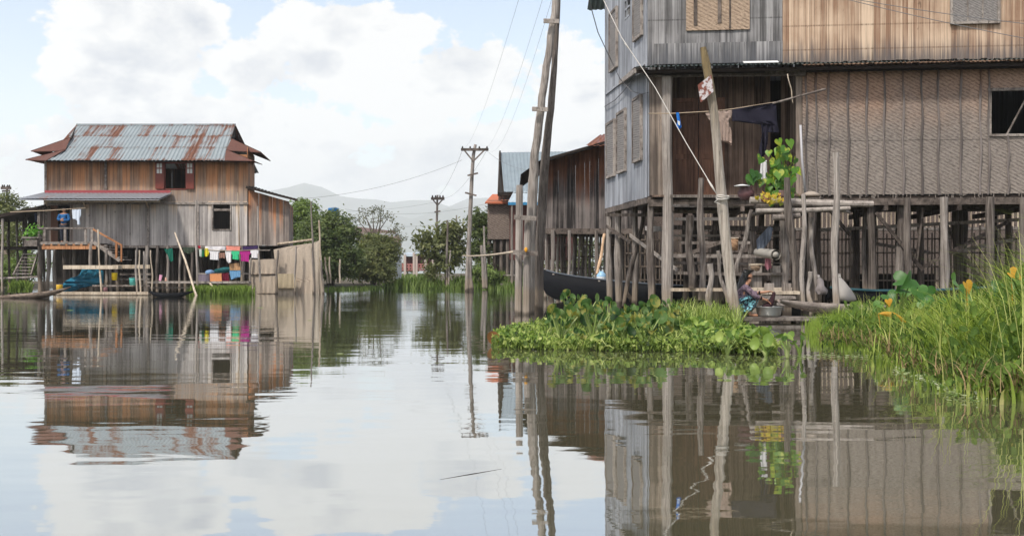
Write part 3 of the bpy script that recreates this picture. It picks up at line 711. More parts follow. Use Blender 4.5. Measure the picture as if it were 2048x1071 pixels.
def skin_obj(name, nodes, edges, mat, parent, sub=2):
    """one continuous body: joints with radii (x, y, z, r[, r2]); node 0 is the root"""
    me = bpy.data.meshes.new(name); off = Vector((0, 0, 0)); q = parent
    me.from_pydata([n[:3] for n in nodes], edges, [])
    o = bpy.data.objects.new(name, me); COL.objects.link(o); o.parent = parent
    m = o.modifiers.new('Skin', 'SKIN'); m.use_smooth_shade = True; m.branch_smoothing = 0.6
    sv = me.skin_vertices[0].data if me.skin_vertices else None
    if sv is None: me.skin_vertices.new(); sv = me.skin_vertices[0].data
    for i, n in enumerate(nodes): sv[i].radius = (n[3], n[4] if len(n) > 4 else n[3]); sv[i].use_root = (i == 0)
    s = o.modifiers.new('Smooth', 'SUBSURF'); s.levels = sub; s.render_levels = sub
    dg = bpy.context.evaluated_depsgraph_get(); me2 = bpy.data.meshes.new_from_object(o.evaluated_get(dg)); o.modifiers.clear(); o.data = me2; me2.name = name
    me2.materials.clear(); me2.materials.append(mat)
    at = me2.attributes.new('tone', 'FLOAT', 'POINT'); at.data.foreach_set('value', [0.5] * len(me2.vertices))
    me2.polygons.foreach_set('use_smooth', [True] * len(me2.polygons))
    return o

# ---------------------------------------------------------------- the house across the water
def far_house():
    D = 49.0
    R = thing('timber_house', (Xat(300, 51), 51, 0), 'brown and grey plank house on stilts with rusty patched iron roof and red shutters', 'house')
    W = Wall((Xat(90, D), D), (Xat(495, D), D)); WA = Wall((Xat(495.5, D), D + 0.05), (Xat(578, D), D + 0.05)); WS = Wall((Xat(495, D), D + 0.03), (-12.45, 53.2))
    zt, zm, zb = 5.93, 4.12, 2.15
    Mup = wood('amber_boards', (0.20, 0.125, 0.085), (0.50, 0.36, 0.26), streak=9, vert=0.25, warm=(0.42, 0.19, 0.085), warm_band=(4.6, 5.8), low=(0.30, 0.265, 0.25), low_band=(4.0, 4.9))
    Mlow = wood('silver_boards', (0.26, 0.24, 0.235), (0.64, 0.60, 0.575), streak=9, vert=0.25, warm=(0.55, 0.42, 0.30), warm_band=(3.55, 4.3), contrast=0.8)
    Man = wood('annex_boards', (0.15, 0.125, 0.115), (0.42, 0.36, 0.32), streak=9, vert=0.25, warm=(0.40, 0.165, 0.07), warm_band=(2.9, 4.4))
    Mred = plain('red_paint', (0.16, 0.035, 0.025), 0.5); Mglass = plain('pale_glass', (0.55, 0.58, 0.58), 0.2, 0.5)
    wu = lambda px: W.u(px)
    # upper storey
    h1 = (wu(331), wu(372), Zat(377, D), Zat(327, D))
    mb = MB(1); planks(mb, W, 0, W.L, zm - 0.1, zt + 0.25, 0.18, 0.02, holes=[h1]); mb.build('upper_wall', Mup, R)
    mb = MB(2); planks(mb, WS, 0, WS.L, zm, zt + 0.6, 0.18); planks(mb, Wall((-21.4, 53.2), (-12.45, 53.2)), 0, 8.9, zb, zt, 0.3); planks(mb, Wall((Xat(90, D), D + 0.03), (-21.4, 53.2)), 0, 4.2, zb, zt, 0.3); mb.build('side_wall', Mup, R)
    win = MB(3); frame(win, W, *h1, 0.03, 0.05, 0.06); win = win.build('window', Mred, R)
    for s, (a, b) in enumerate(((312, 329), (372.5, 389))):
        mb = MB(4 + s); panel(mb, W, wu(a), wu(b), Zat(378, D), Zat(325, D), 0.10, 0.03); sh = mb.build('shutter', Mred, R); mb = MB(6)
        for i in range(2):
            for j in range(2):
                u0 = wu(a) + 0.07 + i * 0.13; z0 = Zat(347, D) + j * 0.25; wbox(mb, W, u0, u0 + 0.10, z0, z0 + 0.2, 0.10, 0.115)
        mb.build('pane', Mglass, sh)
    # lower storey, with doorway and window
    h2 = (wu(427), wu(461), Zat(458, D), Zat(409, D)); h3 = (wu(117), wu(141), zb, Zat(409, D))
    mb = MB(7); planks(mb, W, wu(147), W.L, zb, zm - 0.02, 0.2, 0.02, holes=[h2], off=0.03, ragged=0.02); mb.build('lower_wall', Mlow, R)
    mb = MB(71); planks(mb, W, 0, wu(147), zb, zm - 0.02, 0.2, 0.02, holes=[h3], off=0.03, ragged=0.02); mb.build('porch_wall', Mup, R)
    mb = MB(8); frame(mb, W, *h2, 0.07, 0.05, 0.05); wbox(mb, W, h2[0], h2[1], h2[3] - 0.28, h2[3] - 0.18, -0.02, 0.02); mb.build('window', M_beam, R)
    mb = MB(9); frame(mb, W, *h3, 0.07, 0.05, 0.05); mb.build('door_frame', Mup, R)
    mb = MB(91); wbox(mb, W, wu(103), wu(117), zb, Zat(411, D), 0.06, 0.09); mb.build('door', wood('brown_door', (0.12, 0.06, 0.04), (0.22, 0.12, 0.08)), R)
    mb = MB(10); wbox(mb, W, -0.02, W.L + 0.05, zm - 0.16, zm - 0.06, 0.03, 0.09); wbox(mb, W, -0.02, W.L, zb - 0.12, zb - 0.01, -0.02, 0.07)
    for px in (90, 210, 295, 394): wbox(mb, W, wu(px), wu(px) + 0.1, zm if px == 210 else zb, zm if px > 210 else zt, 0.055, 0.08)
    mb.build('batten', M_beam, R)
    # annex with lean-to roof
    top = lambda u: 4.62 - u * 0.29
    mb = MB(11); planks(mb, WA, 0, WA.L, zb, top, 0.17, 0.02); planks(mb, Wall((Xat(578, D), D + 0.06), (Xat(578, D) - 0.5, 52.5)), 0, 3.3, zb, 4.0, 0.2); mb.build('annex_wall', Man, R)
    Mr = metalroof('patched_iron', (0.245, 0.285, 0.31), rust=(0.13, 0.055, 0.035), amount=0.70, metal=0.05, rough=0.65, laps=(5.88, 0.647)); Mru = metalroof('rusty_iron', (0.12, 0.06, 0.05), rust=(0.10, 0.04, 0.03), amount=1.3); Mgr = metalroof('grey_iron', (0.30, 0.32, 0.36), amount=0.35)
    mb = MB(12); corrug(mb, P(492, 372, 48.5), P(595, 398, 48.5), P(590, 399, 53), P(492, 372, 53) + Vector((0, 0, 0.1)), 0.16, 0.015)
    mb.beam(P(492, 374, 48.5), P(595, 400, 48.5), 0.04, 0.10); mb.build('lean_to_roof', M_dark, R)
    # main roof: patched front slope in three laps, rusty flared skirts at both ends
    a, b, c, d = P(92, 320, 48.3), P(449, 320, 48.3), P(471, 250, 51.5), P(153, 250, 51.5)
    mb = MB(13); corrug(mb, a, b, c, d, 0.17, 0.022, 0.62, rows=3, lift=0.03); main = mb.build('roof', Mr, R)
    mb = MB(14); mb.tube([d, c], 0.07, 8); mb.build('ridge_cap', Mr, main)
    mb = MB(141); corrug(mb, a + Vector((0, 6.5, 0)), b + Vector((0, 6.5, 0)), c, d, 0.3, 0.02); mb.build('rear_slope', Mr, main)
    def skirt(pts, seed):
        mb = MB(seed)
        for q in pts:
            if len(q) == 3: mb.slab(q, 0.03, (0, 0, 1))
            else: corrug(mb, *q, 0.2, 0.02)
        mb.build('skirt_roof', Mru, R)
    skirt([[P(463, 277, 49.8), P(452, 300, 49.0), P(521, 304, 49.2)], [P(521, 304, 49.2), P(541, 322, 53.2), P(470, 294, 53.2), P(463, 277, 49.8)]], 15)
    skirt([[P(452, 299, 48.95), P(449, 320, 48.25), P(506, 321, 48.3)], [P(506, 321, 48.3), P(524, 329, 52.5), P(462, 312, 52.5), P(452, 299, 48.95)]], 16)
    skirt([[P(141, 275, 49.8), P(62, 302, 49.0), P(130, 301, 49.0)], [P(62, 302, 49.0), P(108, 318, 53.2), P(170, 294, 53.2), P(141, 275, 49.8)]], 17)
    skirt([[P(130, 299, 48.95), P(51, 319, 48.25), P(93, 320, 48.25)], [P(51, 319, 48.25), P(95, 329, 52.5), P(150, 312, 52.5), P(130, 299, 48.95)]], 18)
    mb = MB(19)
    for q in ([P(471, 251, 51.5), P(462, 279, 49.8), P(473, 294, 53.2)], [P(153, 251, 51.5), P(142, 277, 49.8), P(172, 294, 53.2)]): mb.slab(q, 0.03, (1, 0, 0))
    mb.build('gable', M_dark, R)
    mb = MB(20); mb.beam(P(92, 322, 48.45), P(500, 322, 48.45), 0.05, 0.08)
    for px in range(100, 500, 32): mb.beam(P(px, 322, 48.4), P(px, 322, 48.4) + Vector((0, 0.9, 0.28)), 0.05, 0.07)
    mb.slab([P(92, 321, 48.6), P(498, 321, 48.6), P(490, 324, 53), P(100, 324, 53)], 0.02, (0, 0, 1)); mb.build('eave_frame', M_dark, R)
    # awning
    mb = MB(21); corrug(mb, P(36, 397, 47.6), P(318, 397, 47.6), P(345, 385, 48.92), P(88, 385, 48.92), 0.2, 0.012); mb.slab([P(36, 399, 47.6), P(318, 399, 47.6), P(343, 388, 48.9), P(90, 388, 48.9)], 0.03, (0, 0, 1)); aw = mb.build('awning', Mgr, R)
    mb = MB(22); mb.beam(P(90, 383, 48.85), P(341, 383, 48.85), 0.05, 0.12); mb.build('red_trim', plain('red_trim_paint', (0.30, 0.06, 0.07), 0.6), aw)
    mb = MB(23); mb.beam(P(88, 402, 48.0), P(320, 402, 48.0), 0.06, 0.10)
    for px in (90, 165, 291): mb.beam(P(px, 400, 47.8), P(px + 6, 415, 48.95), 0.05, 0.07)
    mb.build('awning_frame', M_pale, aw)
    # porch roof at the far end with its posts
    mb = MB(24); f0, f1 = P(-60, 444, 48.5), P(92, 412, 48.5); mb.slab([f0, f1, f1 + Vector((0, 5, 0.3)), f0 + Vector((0, 5, 0.3))], 0.06, (0, 0, 1)); mb.beam(f0, f1, 0.06, 0.14); mb.build('porch_roof', M_dark, R)
    for i, (px, d, w) in enumerate(((5, 48.6, 5), (18, 50.5, 5), (34, 51.5, 5), (52, 50, 6), (47, 52.5, 6), (-22, 49, 6), (80, 48.7, 8), (88, 48.2, 5))):
        mb = MB(25 + i); mb.post((Xat(px, d), d, -0.3), (Xat(px, d), d, Zat(438 - max(0, px) * 0.26, d)), w / F * d / 2, w / F * d / 2, 0.03, tone=None); mb.build('porch_post', M_postd if i % 2 else M_post, R)
    mb = MB(36); mb.box(Xat(-60, 51), Xat(82, 51), 49.5, 53, 2.0, 2.1); mb.build('porch_floor', M_dark, R)
    mb = MB(361); planks(mb, Wall((Xat(56, 52), 52), (Xat(90, 52), 52)), 0, 0.8, 2.1, 3.9, 0.2); mb.build('porch_screen', M_dark, R)
    mb = MB(362)
    for i in range(7): mb.beam(P(26 + i * 3.5, 547 - i * 6.5, 49.2 + i * .1), P(62 + i * 2, 547 - i * 6.5, 49.2 + i * .1), 0.2, 0.04)
    mb.beam(P(27, 550, 49.1), P(50, 505, 49.9), .05, .12); mb.beam(P(62, 550, 49.1), P(76, 505, 49.9), .05, .12); mb.beam(P(-10, 556, 49), P(80, 553, 49), .5, .08); mb.build('side_stairs', M_beam, R)
    # balcony
    z0 = 2.17; yb = 46.9; X = lambda px: Xat(px, yb)
    mb = MB(37)
    for i in range(9): mb.box(X(79) , X(189), yb + 0.02 + i * 0.23, yb + 0.23 + i * 0.23, z0, z0 + 0.03)
    bal = mb.build('balcony_deck', M_beam, R)
    mb = MB(38); Mor = wood('orange_joist', (0.30, 0.13, 0.06), (0.55, 0.28, 0.14)); mb.beam((X(84), yb, z0 - 0.17), (X(192), yb, z0 - 0.17), 0.06, 0.14)
    for i in range(7): mb.beam((X(88 + i * 15), yb - 0.03, z0 - 0.05), (X(88 + i * 15), 48.9, z0 - 0.05), 0.09, 0.07)
    mb.build('joist', Mor, R)
    mb = MB(39); mb.beam((X(76), yb, Zat(456, yb)), (X(189), yb, Zat(456, yb)), 0.07, 0.07); mb.beam((X(82), yb, Zat(486, yb)), (X(185), yb, Zat(486, yb)), 0.05, 0.12)
    for px in (89, 130, 171, 184): mb.box(X(px) - 0.05, X(px) + 0.05, yb - 0.02, yb + 0.04, z0, Zat(457, yb))
    mb.beam((X(77), yb, Zat(456, yb)), (X(77), 48.9, Zat(456, yb)), 0.06, 0.07); mb.build('railing', M_beam, R)
    # stairs down from the balcony
    p = lambda px, py, d=46.6: P(px, py, d)
    mb = MB(40); mb.beam(p(187, 484), p(240, 521), 0.07, 0.14); mb.beam(p(187, 484, 47.5), p(240, 521, 47.5), 0.07, 0.14)
    for i in range(7):
        t = i / 6; q0 = p(190, 487).lerp(p(238, 519), t); mb.box(q0.x - 0.02, q0.x + 0.22, 46.6, 47.5, q0.z - 0.02, q0.z + 0.02)
    mb.build('stairs', M_beam, R)
    mb = MB(41); mb.beam(p(186, 458), p(243, 490), 0.06, 0.07); mb.beam(p(243, 488), p(243, 523), 0.06, 0.07); mb.beam(p(233, 485), p(233, 516), 0.08, 0.08); mb.build('stair_rail', Mor, R)
    # house stilts
    S = [(81, 48.0, 10), (97, 48.4, 8), (110, 48.6, 7), (129, 48.8, 8), (148, 48.8, 7), (182, 46.9, 7), (195, 48.8, 6), (212, 47.8, 6), (220, 48.8, 5), (233, 47.2, 6), (274, 48.9, 4), (295, 48.8, 7), (315, 48.9, 6),
         (324, 50, 5), (335, 48.9, 6), (346, 50, 5), (361, 48.9, 5), (371, 49.5, 6), (384, 49, 5), (394, 48.6, 5), (404, 50, 5), (420, 51, 5), (438, 49.5, 6), (455, 51, 6), (470, 50.5, 5), (487, 48.9, 8), (500, 50, 5), (520, 50, 6), (545, 50, 6), (574, 49.2, 6)]
    for i, (px, d, w) in enumerate(S):
        mb = MB(400 + i); x = Xat(px, d); mb.post((x + 0.05 * math.sin(i * 5), d, -0.3), (x, d, zb - 0.02), w / F * d / 2, w / F * d / 2, 0.03, tone=0.3 + 0.4 * ((i * 7) % 10) / 10); mb.build('stilt', M_post if (d < 49 and i % 3) else M_postd, R)
    for row in range(2):
        for i in range(14):
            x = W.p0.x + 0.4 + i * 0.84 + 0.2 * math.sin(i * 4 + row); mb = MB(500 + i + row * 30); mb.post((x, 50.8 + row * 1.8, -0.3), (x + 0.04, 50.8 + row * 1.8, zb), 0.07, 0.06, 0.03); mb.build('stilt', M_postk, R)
    mb = MB(42); mb.box(W.p0.x, WA.p1.x - 0.3, D + 0.08, 53.1, zb - 0.06, zb - 0.02); mb.beam((W.p0.x, D + 0.6, zb - 0.14), (WA.p1.x - 0.1, D + 0.6, zb - 0.14), 0.1, 0.14); mb.build('floor', M_dark, R)
    mb = MB(43); planks(mb, Wall((W.p0.x - 1.2, 53.0), (WA.p1.x, 53.0)), 0, 12.2, -0.2, zb, 0.16, gap=0.006, ragged=0.0); mb.build('dark_backing', M_postk, R)  # boards closed up and darkened to block brightness showing between the stilts
    # landings and low shelves by the water
    for i, (x0, x1, y, d, w, m) in enumerate([(131, 240, 534, 46.2, 0.16, M_pale), (225, 300, 533, 46.6, 0.16, M_pale), (112, 300, 586, 45.8, 0.12, M_pale), (185, 300, 571, 46.2, 0.07, M_beam), (240, 302, 548, 47, 0.09, M_beam),
                                           (240, 300, 558, 46.7, 0.07, M_beam), (298, 500, 564, 46.9, 0.09, M_beam), (300, 398, 575, 47.3, 0.06, M_beam), (455, 500, 568, 46.8, 0.09, M_pale), (395, 500, 547, 47.2, 0.06, M_beam), (398, 540, 500, 47.2, 0.04, M_beam)]):
        mb = MB(600 + i); mb.beam(P(x0, y, d), P(x1, y, d), 0.5 if y in (534, 586, 564) else 0.06, w); mb.build('plank', m, R)
    return R
far_house()
def far_small():
    """people, laundry, tubs, nets and canes about the far house"""
    gy = 'washing on the line under the far house'; d = 46.6
    poles = [(274, 592, 272, 500, 45.9, 4), (281, 590, 279, 500, 46.0, 4), (290, 588, 288, 502, 46.2, 5), (203, 585, 196, 458, 46.0, 4), (213, 560, 213, 500, 46.1, 5), (304, 585, 301, 500, 46.4, 3), (394, 590, 393, 400, 46.3, 5), (484, 565, 475, 385, 47.5, 3), (520, 560, 515, 412, 47.6, 4), (640, 586, 638, 440, 48.6, 4), (626, 588, 622, 402, 48.9, 4)]
    labs = ['slim cane post at the water beside the teal tub', 'pale cane post between two others by the teal tub', 'thicker cane post just past the teal tub towards the canoe', 'slim white topped cane standing in front of the balcony stairs', 'short cane under the stair foot with the yellow bucket',
            'thin pale cane by the stern of the small dark canoe', 'tall pale batten post at the start of the clothes line', 'thin cane rising past the lower window of the far house', 'knotted cane against the annex boards', 'grey cane at the outer end of the mat enclosure', 'tallest dark cane rising from the mat enclosure']
    for i, ((x0, y0, x1, y1, dd, w), lb) in enumerate(zip(poles, labs)):
        pole_thing('cane_post', lb, 'post', P(x0, y0 + 4, dd), P(x1, y1, dd), w / F * dd / 2, w / F * dd / 2.6, M_pale if i % 2 else M_post, seed=i, wob=0.04)
    pole_thing('leaning_cane', 'long pale cane leaning from the water up to the grey far wall', 'pole', P(396, 600, 45.2), P(350, 465, 47.5), 0.05, 0.035, M_pale, seed=33)
    pole_thing('leaning_cane', 'short pale stick leaning in the weeds below the hung blankets', 'pole', P(430, 585, 46), P(420, 566, 46.6), 0.04, 0.04, M_pale, seed=34)
    line_thing('clothes_line', 'washing line stretched under the grey far house', 'clothes line', [P(393, 497, d), P(440, 501, d), P(480, 501, d), P(520, 498, d)], 0.012, M_rope_tan)
    line_thing('clothes_line', 'tan washing line in front of the far doorway', 'clothes line', [P(20, 424, 47.2), P(90, 421, 47.2), P(171, 416, 47.2)], 0.02, M_rope_tan)
    def shirt(x0, x1, y0, y1, sl=3):
        return [(x0, y0 + 1), (x0 + (x1 - x0) * 0.35, y0), (x0 + (x1 - x0) * .65, y0), (x1, y0 + 1), (x1, y0 + 7), (x1 - sl, y0 + 8), (x1 - sl, y1), (x0 + sl, y1 - 0.5), (x0 + sl, y0 + 8), (x0, y0 + 7)]
    items = [('cloth_strip', 'white and pale green cloth first on the far washing line', [(398, 497), (404, 497), (403, 514), (399, 512)], (0.65, 0.75, 0.7)),
             ('cloth_strip', 'dark green cloth beside the yellow one on the far washing line', [(403.5, 497), (409, 497), (408, 513), (404, 513)], (0.02, 0.22, 0.10)),
             ('baby_shirt', 'yellow cloth on the far washing line', [(409.5, 496), (416, 496), (418, 506), (415, 513), (410, 512)], (0.75, 0.66, 0.04)),
             ('white_shirt', 'wide white shirt on the far washing line', shirt(417, 440, 497, 520), (0.78, 0.78, 0.82)), ('patterned_shorts', 'brown patterned shorts between two white garments', [(438, 505), (450, 505), (450, 517), (445, 515), (438, 517)], (0.30, 0.17, 0.13)),
             ('white_trousers', 'narrow white trousers on the far washing line', [(450, 500), (463, 500), (462, 525), (457, 526), (453, 521)], (0.8, 0.79, 0.82)), ('green_shirt', 'small bright green shirt on the far washing line', shirt(463, 479, 501, 519, 2), (0.06, 0.55, 0.27)),
             ('magenta_shirt', 'magenta shirt hanging beside a cane on the far line', shirt(479, 501, 501, 523), (0.42, 0.03, 0.24)), ('printed_shirt', 'white shirt with black print at the end of the line', shirt(501, 517, 499, 516, 2), (0.75, 0.74, 0.78))]
    for i, (n, lb, poly, col) in enumerate(items): cloth(n, lb, n.split('_')[-1], poly, d + 0.02 * (i % 2), col, gy, fold=0.02, fx=14, seed=i)
    for i, (n, lb, poly, col) in enumerate([('white_sheet', 'white sheet drying behind the row of shirts', [(410, 492), (452, 492), (451, 499), (411, 500)], (0.78, 0.76, 0.80)), ('coral_towel', 'coral pink towel drying behind the green shirt', [(452, 491), (481, 492), (480, 501), (453, 500)], (0.80, 0.30, 0.24)),
                                        ('purple_cloth', 'dark purple cloth drying behind the magenta shirt', [(485, 492), (516, 490), (516, 500), (486, 501)], (0.05, 0.03, 0.10)), ('red_cloth', 'small red cloth at the top corner of the washing', [(396, 491), (401, 491), (401, 496), (397, 496)], (0.5, 0.03, 0.06))]):
        cloth(n, lb, n.split('_')[-1], poly, d + 0.35, col, gy, seed=20 + i, fx=14)
    gb = 'blankets hung over the low rail'
    for i, (n, lb, poly, col) in enumerate([('grey_blanket', 'mauve grey blanket over the low rail', [(396, 549), (419, 548), (419, 563), (397, 562)], (0.22, 0.19, 0.24)), ('orange_blanket', 'orange blanket over the low rail', [(419, 547), (443, 546), (444, 562), (420, 564)], (0.68, 0.30, 0.14)),
                                        ('crimson_blanket', 'dark crimson blanket over the low rail', [(443, 546), (457, 545), (459, 562), (445, 562)], (0.13, 0.012, 0.03)), ('blue_blanket', 'sky blue blanket over the end of the low rail', [(459, 541), (481, 540), (481, 553), (462, 559)], (0.16, 0.34, 0.58)), ('orange_mat', 'tan mat hanging above the blue blanket', [(459, 527), (478, 525), (482, 540), (460, 540)], (0.50, 0.30, 0.17))]):
        cloth(n, lb, n.split('_')[-1], poly, 46.75 + 0.01 * i, col, gb, seed=40 + i, fx=12)
    mb = MB(5); mb.ball(P(420, 545, 47.3), 0.22, 0.2, 0.13); tag(recentre(mb.build('blue_bundle', cmat((0.18, 0.30, 0.50)), None, True)), 'rounded blue grey bundle on the shelf behind the blankets', 'bundle')
    mb = MB(6); mb.tube([P(430, 543, 47.3), P(448, 540, 47.3), P(468, 538, 47.3)], [0.10, 0.13, 0.09], 10); tag(recentre(mb.build('rolled_tarp', cmat((0.02, 0.12, 0.13)), None, True)), 'dark teal rolled tarp on the shelf behind the blankets', 'tarp')
    cloth('green_cloth', 'dark green cloth draped in a curve beneath the far house', 'cloth', [(327, 497), (345, 496), (347, 521), (341, 523), (334, 508)], 48.3, (0.01, 0.13, 0.09), seed=50)
    cloth('striped_cloth', 'olive striped cloth slung beneath the far house floor', 'cloth', [(364, 494), (390, 494), (388, 502), (378, 508), (367, 503)], 48.3, (0.05, 0.07, 0.05), seed=51)
    cloth('pink_cloth', 'small pink cloth hanging among the far stilts', 'cloth', [(319, 549), (325, 550), (322, 562), (317, 560)], 48.0, (0.75, 0.38, 0.55), seed=52)
    cloth('peach_cloth', 'small peach cloth hanging among the far stilts', 'cloth', [(330, 554), (333, 555), (335, 565), (330, 565)], 48.0, (0.75, 0.45, 0.35), seed=53)
    cloth('white_shirt', 'white and pale blue shirt hanging beside the far doorway', 'shirt', [(144, 418), (162, 417), (162, 430), (159, 436), (160, 449), (155, 449), (154, 440), (145, 437)], 47.2, (0.62, 0.70, 0.82), seed=54)
    cloth('dark_garment', 'small dark garment hanging under the far porch roof', 'garment', [(68, 425), (73, 425), (75, 443), (70, 444)], 48.9, (0.05, 0.06, 0.10), seed=55)
    # net
    m, t, b, out = newmat('blue_net'); t.put(b.inputs['Base Color'], (0.01, 0.16, 0.27)); b.inputs['Roughness'].default_value = 0.9
    tr = t.new('ShaderNodeBsdfTransparent'); mx = t.new('ShaderNodeMixShader'); n = t.noise(pos(t), 60.0, 2.0, 0.5); t.put(mx.inputs[0], t.step(n, 0.36, 0.48, 0.25, 1.0))
    t.l.new(tr.outputs[0], mx.inputs[1]); t.l.new(b.outputs[0], mx.inputs[2]); t.l.new(mx.outputs[0], out.inputs[0])
    cloth('fishing_net', 'blue fishing net draped between stilts below the balcony', 'net', [(126, 586), (127, 566), (140, 556), (158, 550), (165, 535), (172, 531), (182, 536), (206, 540), (208, 566), (185, 572), (168, 574), (148, 582)], 46.7, None, seed=56, fold=0.12, fx=10, mat=m)
    # tubs and cans
    def tub(name, lb, cat, px, py, d, w, h, col, taper=0.85, lid=False):
        R = thing(name, P(px, py, d), lb, cat); c = P(px, py, d); r = w / F * d / 2; hh = h / F * d; mb = MB(1)
        mb.lathe(c, [(0, 0), (r * taper, 0), (r * 0.97, hh * 0.95), (r, hh), (r * 0.9, hh), (r * taper * 0.9, 0.03), (0, 0.03)], 16, 0.5); mb.build('shell', plain(name + '_plastic', col, 0.4, 0.5, 0.08), R, True)
        mb = MB(2); mb.tube([c + Vector((r * math.cos(a), -0.02, hh + r * 0.35 * math.sin(a))) for a in [math.pi * k / 8 for k in range(9)]], 0.008, 5); mb.build('handle', M_wire, R)
    tub('yellow_can', 'tall yellow can behind the bow of the wooden boat', 'can', 119, 586, 46.3, 13, 17, (0.80, 0.50, 0.04), 0.97)
    tub('yellow_bucket', 'bright yellow bucket under the stair foot', 'bucket', 229, 560, 46.3, 12, 15, (0.82, 0.60, 0.01))
    tub('teal_tub', 'teal plastic tub by the cane posts', 'tub', 266, 570, 46.0, 15, 14, (0.10, 0.55, 0.52))
    tub('pink_pot', 'small pink and white pot on the low landing', 'pot', 211, 583, 46.3, 9, 9, (0.62, 0.32, 0.36))
    # porch plant box
    R = thing('planter_box', P(64, 494, 47.4), 'wooden planter of bright green herbs on the porch rail', 'planter'); mb = MB(1); c = P(64, 476, 47.4); mb.box(c.x - 0.28, c.x + 0.28, c.y - 0.15, c.y + 0.15, c.z - 0.35, c.z); mb.box(c.x - 0.36, c.x + 0.36, c.y - 0.2, c.y + 0.2, c.z, c.z + 0.05); mb.build('box', M_beam, R)
    mb = MB(2); leafcloud(mb, [(c + Vector((0.05, 0, 0.22)), 0.26, 0.2, 0.2)], 260, 0.09); mb.build('leaves', leafmat('herb_leaf', [(0.05, 0.16, 0.02), (0.13, 0.34, 0.04), (0.3, 0.55, 0.1)]), R)
    # boats
    R = thing('wooden_boat', P(40, 598, 41.0), 'long weathered wooden boat with rising pointed bow by the yellow can', 'boat')
    st = []
    for px, py, hw, dp in ((-160, 590, .40, .28), (-60, 591, .45, .3), (0, 590.5, .45, .32), (50, 587, .42, .34), (90, 583, .33, .32), (115, 579, .20, .22), (130, 576, .10, .12), (141, 573, .03, .04)): st.append((P(px, py, 41.2 - px * 0.002), hw * .8, dp * .7))
    mb = MB(1); hull(mb, st); mb.build('hull', wood('boat_wood', (0.10, 0.075, 0.06), (0.36, 0.29, 0.24), streak=3, vert=12), R, True)
    mb = MB(2); mb.beam(P(20, 590, 41.2) + Vector((0, -0.3, -0.02)), P(20, 590, 41.2) + Vector((0, 0.3, -0.02)), 0.14, 0.03); mb.beam(P(-40, 590.5, 41.2) + Vector((0, -0.3, -0.02)), P(-40, 590.5, 41.2) + Vector((0, 0.3, -0.02)), 0.14, 0.03); mb.build('thwart', M_beam, R)
    R = thing('small_canoe', P(340, 598, 42.6), 'small dark canoe floating below the far stilts', 'boat')
    st = [(P(x, y, 42.6), hw, dp) for x, y, hw, dp in ((297, 581.5, .03, .06), (312, 584, .2, .18), (335, 586, .30, .24), (360, 585, .26, .2), (376, 583, .12, .1), (386, 581.5, .03, .05))]
    mb = MB(1); hull(mb, st); mb.build('hull', M_black, R, True); mb = MB(2); mb.beam(st[2][0] + Vector((0, -.27, -.03)), st[2][0] + Vector((0, .27, -.03)), 0.12, 0.03); mb.build('thwart', M_beam, R)
    # mat enclosure
    R = thing('bamboo_enclosure', P(570, 587, 48.4), 'bamboo mat enclosure standing in the water beside the far house', 'enclosure')
    Mg = matting('grey_mats', (0.70, 0.58, 0.46), (0.74, 0.62, 0.50), (0.2, 2.0), k=2.6); My = matting('straw_mats', (0.58, 0.47, 0.30), (0.6, 0.5, 0.33), (0.2, 2.0), k=2.6); Mt = matting('tan_mats', (0.70, 0.61, 0.50), (0.74, 0.65, 0.54), (0.2, 2.0), k=2.6)
    for i, (poly, dd, m, lb) in enumerate([([(547, 497), (622, 486), (627, 588), (590, 588), (590, 560), (553, 558)], 48.7, Mg, None), ([(622, 487), (640, 480), (649, 588), (627, 588)], 48.85, Mt, 'pale end mat'), ([(497, 519), (558, 517), (560, 548), (500, 549)], 48.45, Mg, None),
                                       ([(502, 548), (555, 549), (555, 587), (503, 588)], 48.5, Mg, None), ([(555, 547), (592, 547), (592, 576), (556, 577)], 48.3, My, 'newer straw yellow mat'), ([(555, 576), (594, 574), (594, 588), (556, 588)], 48.45, Mg, None)]):
        o = cloth_mb(poly, dd, 0.02, fx=6, seed=60 + i, th=0.02).build('mat_panel', m, R)
        if lb: o['label'] = lb
    mb = MB(3); mb.tube([P(555, 488, 49), P(625, 479, 49)], 0.05, 6); mb.build('top_cane', M_pale, R)
    for i, (x0, y0, x1) in enumerate(((552, 500, 556), (590, 492, 592), (627, 480, 626), (647, 520, 642), (500, 515, 502))):
        mb = MB(70 + i); mb.post(P(x0, 592, 48.3), P(x1, y0, 48.3), 0.05, 0.04, 0.03); mb.build('stake', M_post, R)
    # person in the doorway
    Pn = thing('person', (Xat(128, 48.0), 48.0, 2.2), 'person in a blue shirt standing with folded arms in the far doorway', 'person')
    N = [(0, 0, 0.80, .11), (0, 0, 1.0, .12), (0, 0.01, 1.18, .14), (0, 0.01, 1.28, .10), (0, 0, 1.36, .045), (0, -0.01, 1.44, .085), (0, -0.01, 1.54, .06),
         (-.09, 0, .74, .09), (-.10, 0, .42, .06), (-.10, 0.02, .06, .045), (-.10, -.13, .03, .035), (.09, 0, .74, .09), (.10, 0, .42, .06), (.10, 0.02, .06, .045), (.10, -.13, .03, .035),
         (-.18, 0, 1.26, .06), (-.24, -.03, 1.02, .045), (-.02, -.19, 1.06, .035), (.07, -.20, 1.08, .03), (.18, 0, 1.26, .06), (.24, -.03, 1.0, .045), (.02, -.21, 0.99, .035), (-.08, -.21, 1.0, .03)]
    E = [(0, 1), (1, 2), (2, 3), (3, 4), (4, 5), (5, 6), (0, 7), (7, 8), (8, 9), (9, 10), (0, 11), (11, 12), (12, 13), (13, 14), (3, 15), (15, 16), (16, 17), (17, 18), (3, 19), (19, 20), (20, 21), (21, 22)]
    skin_obj('body', N, E, M_skin, Pn)
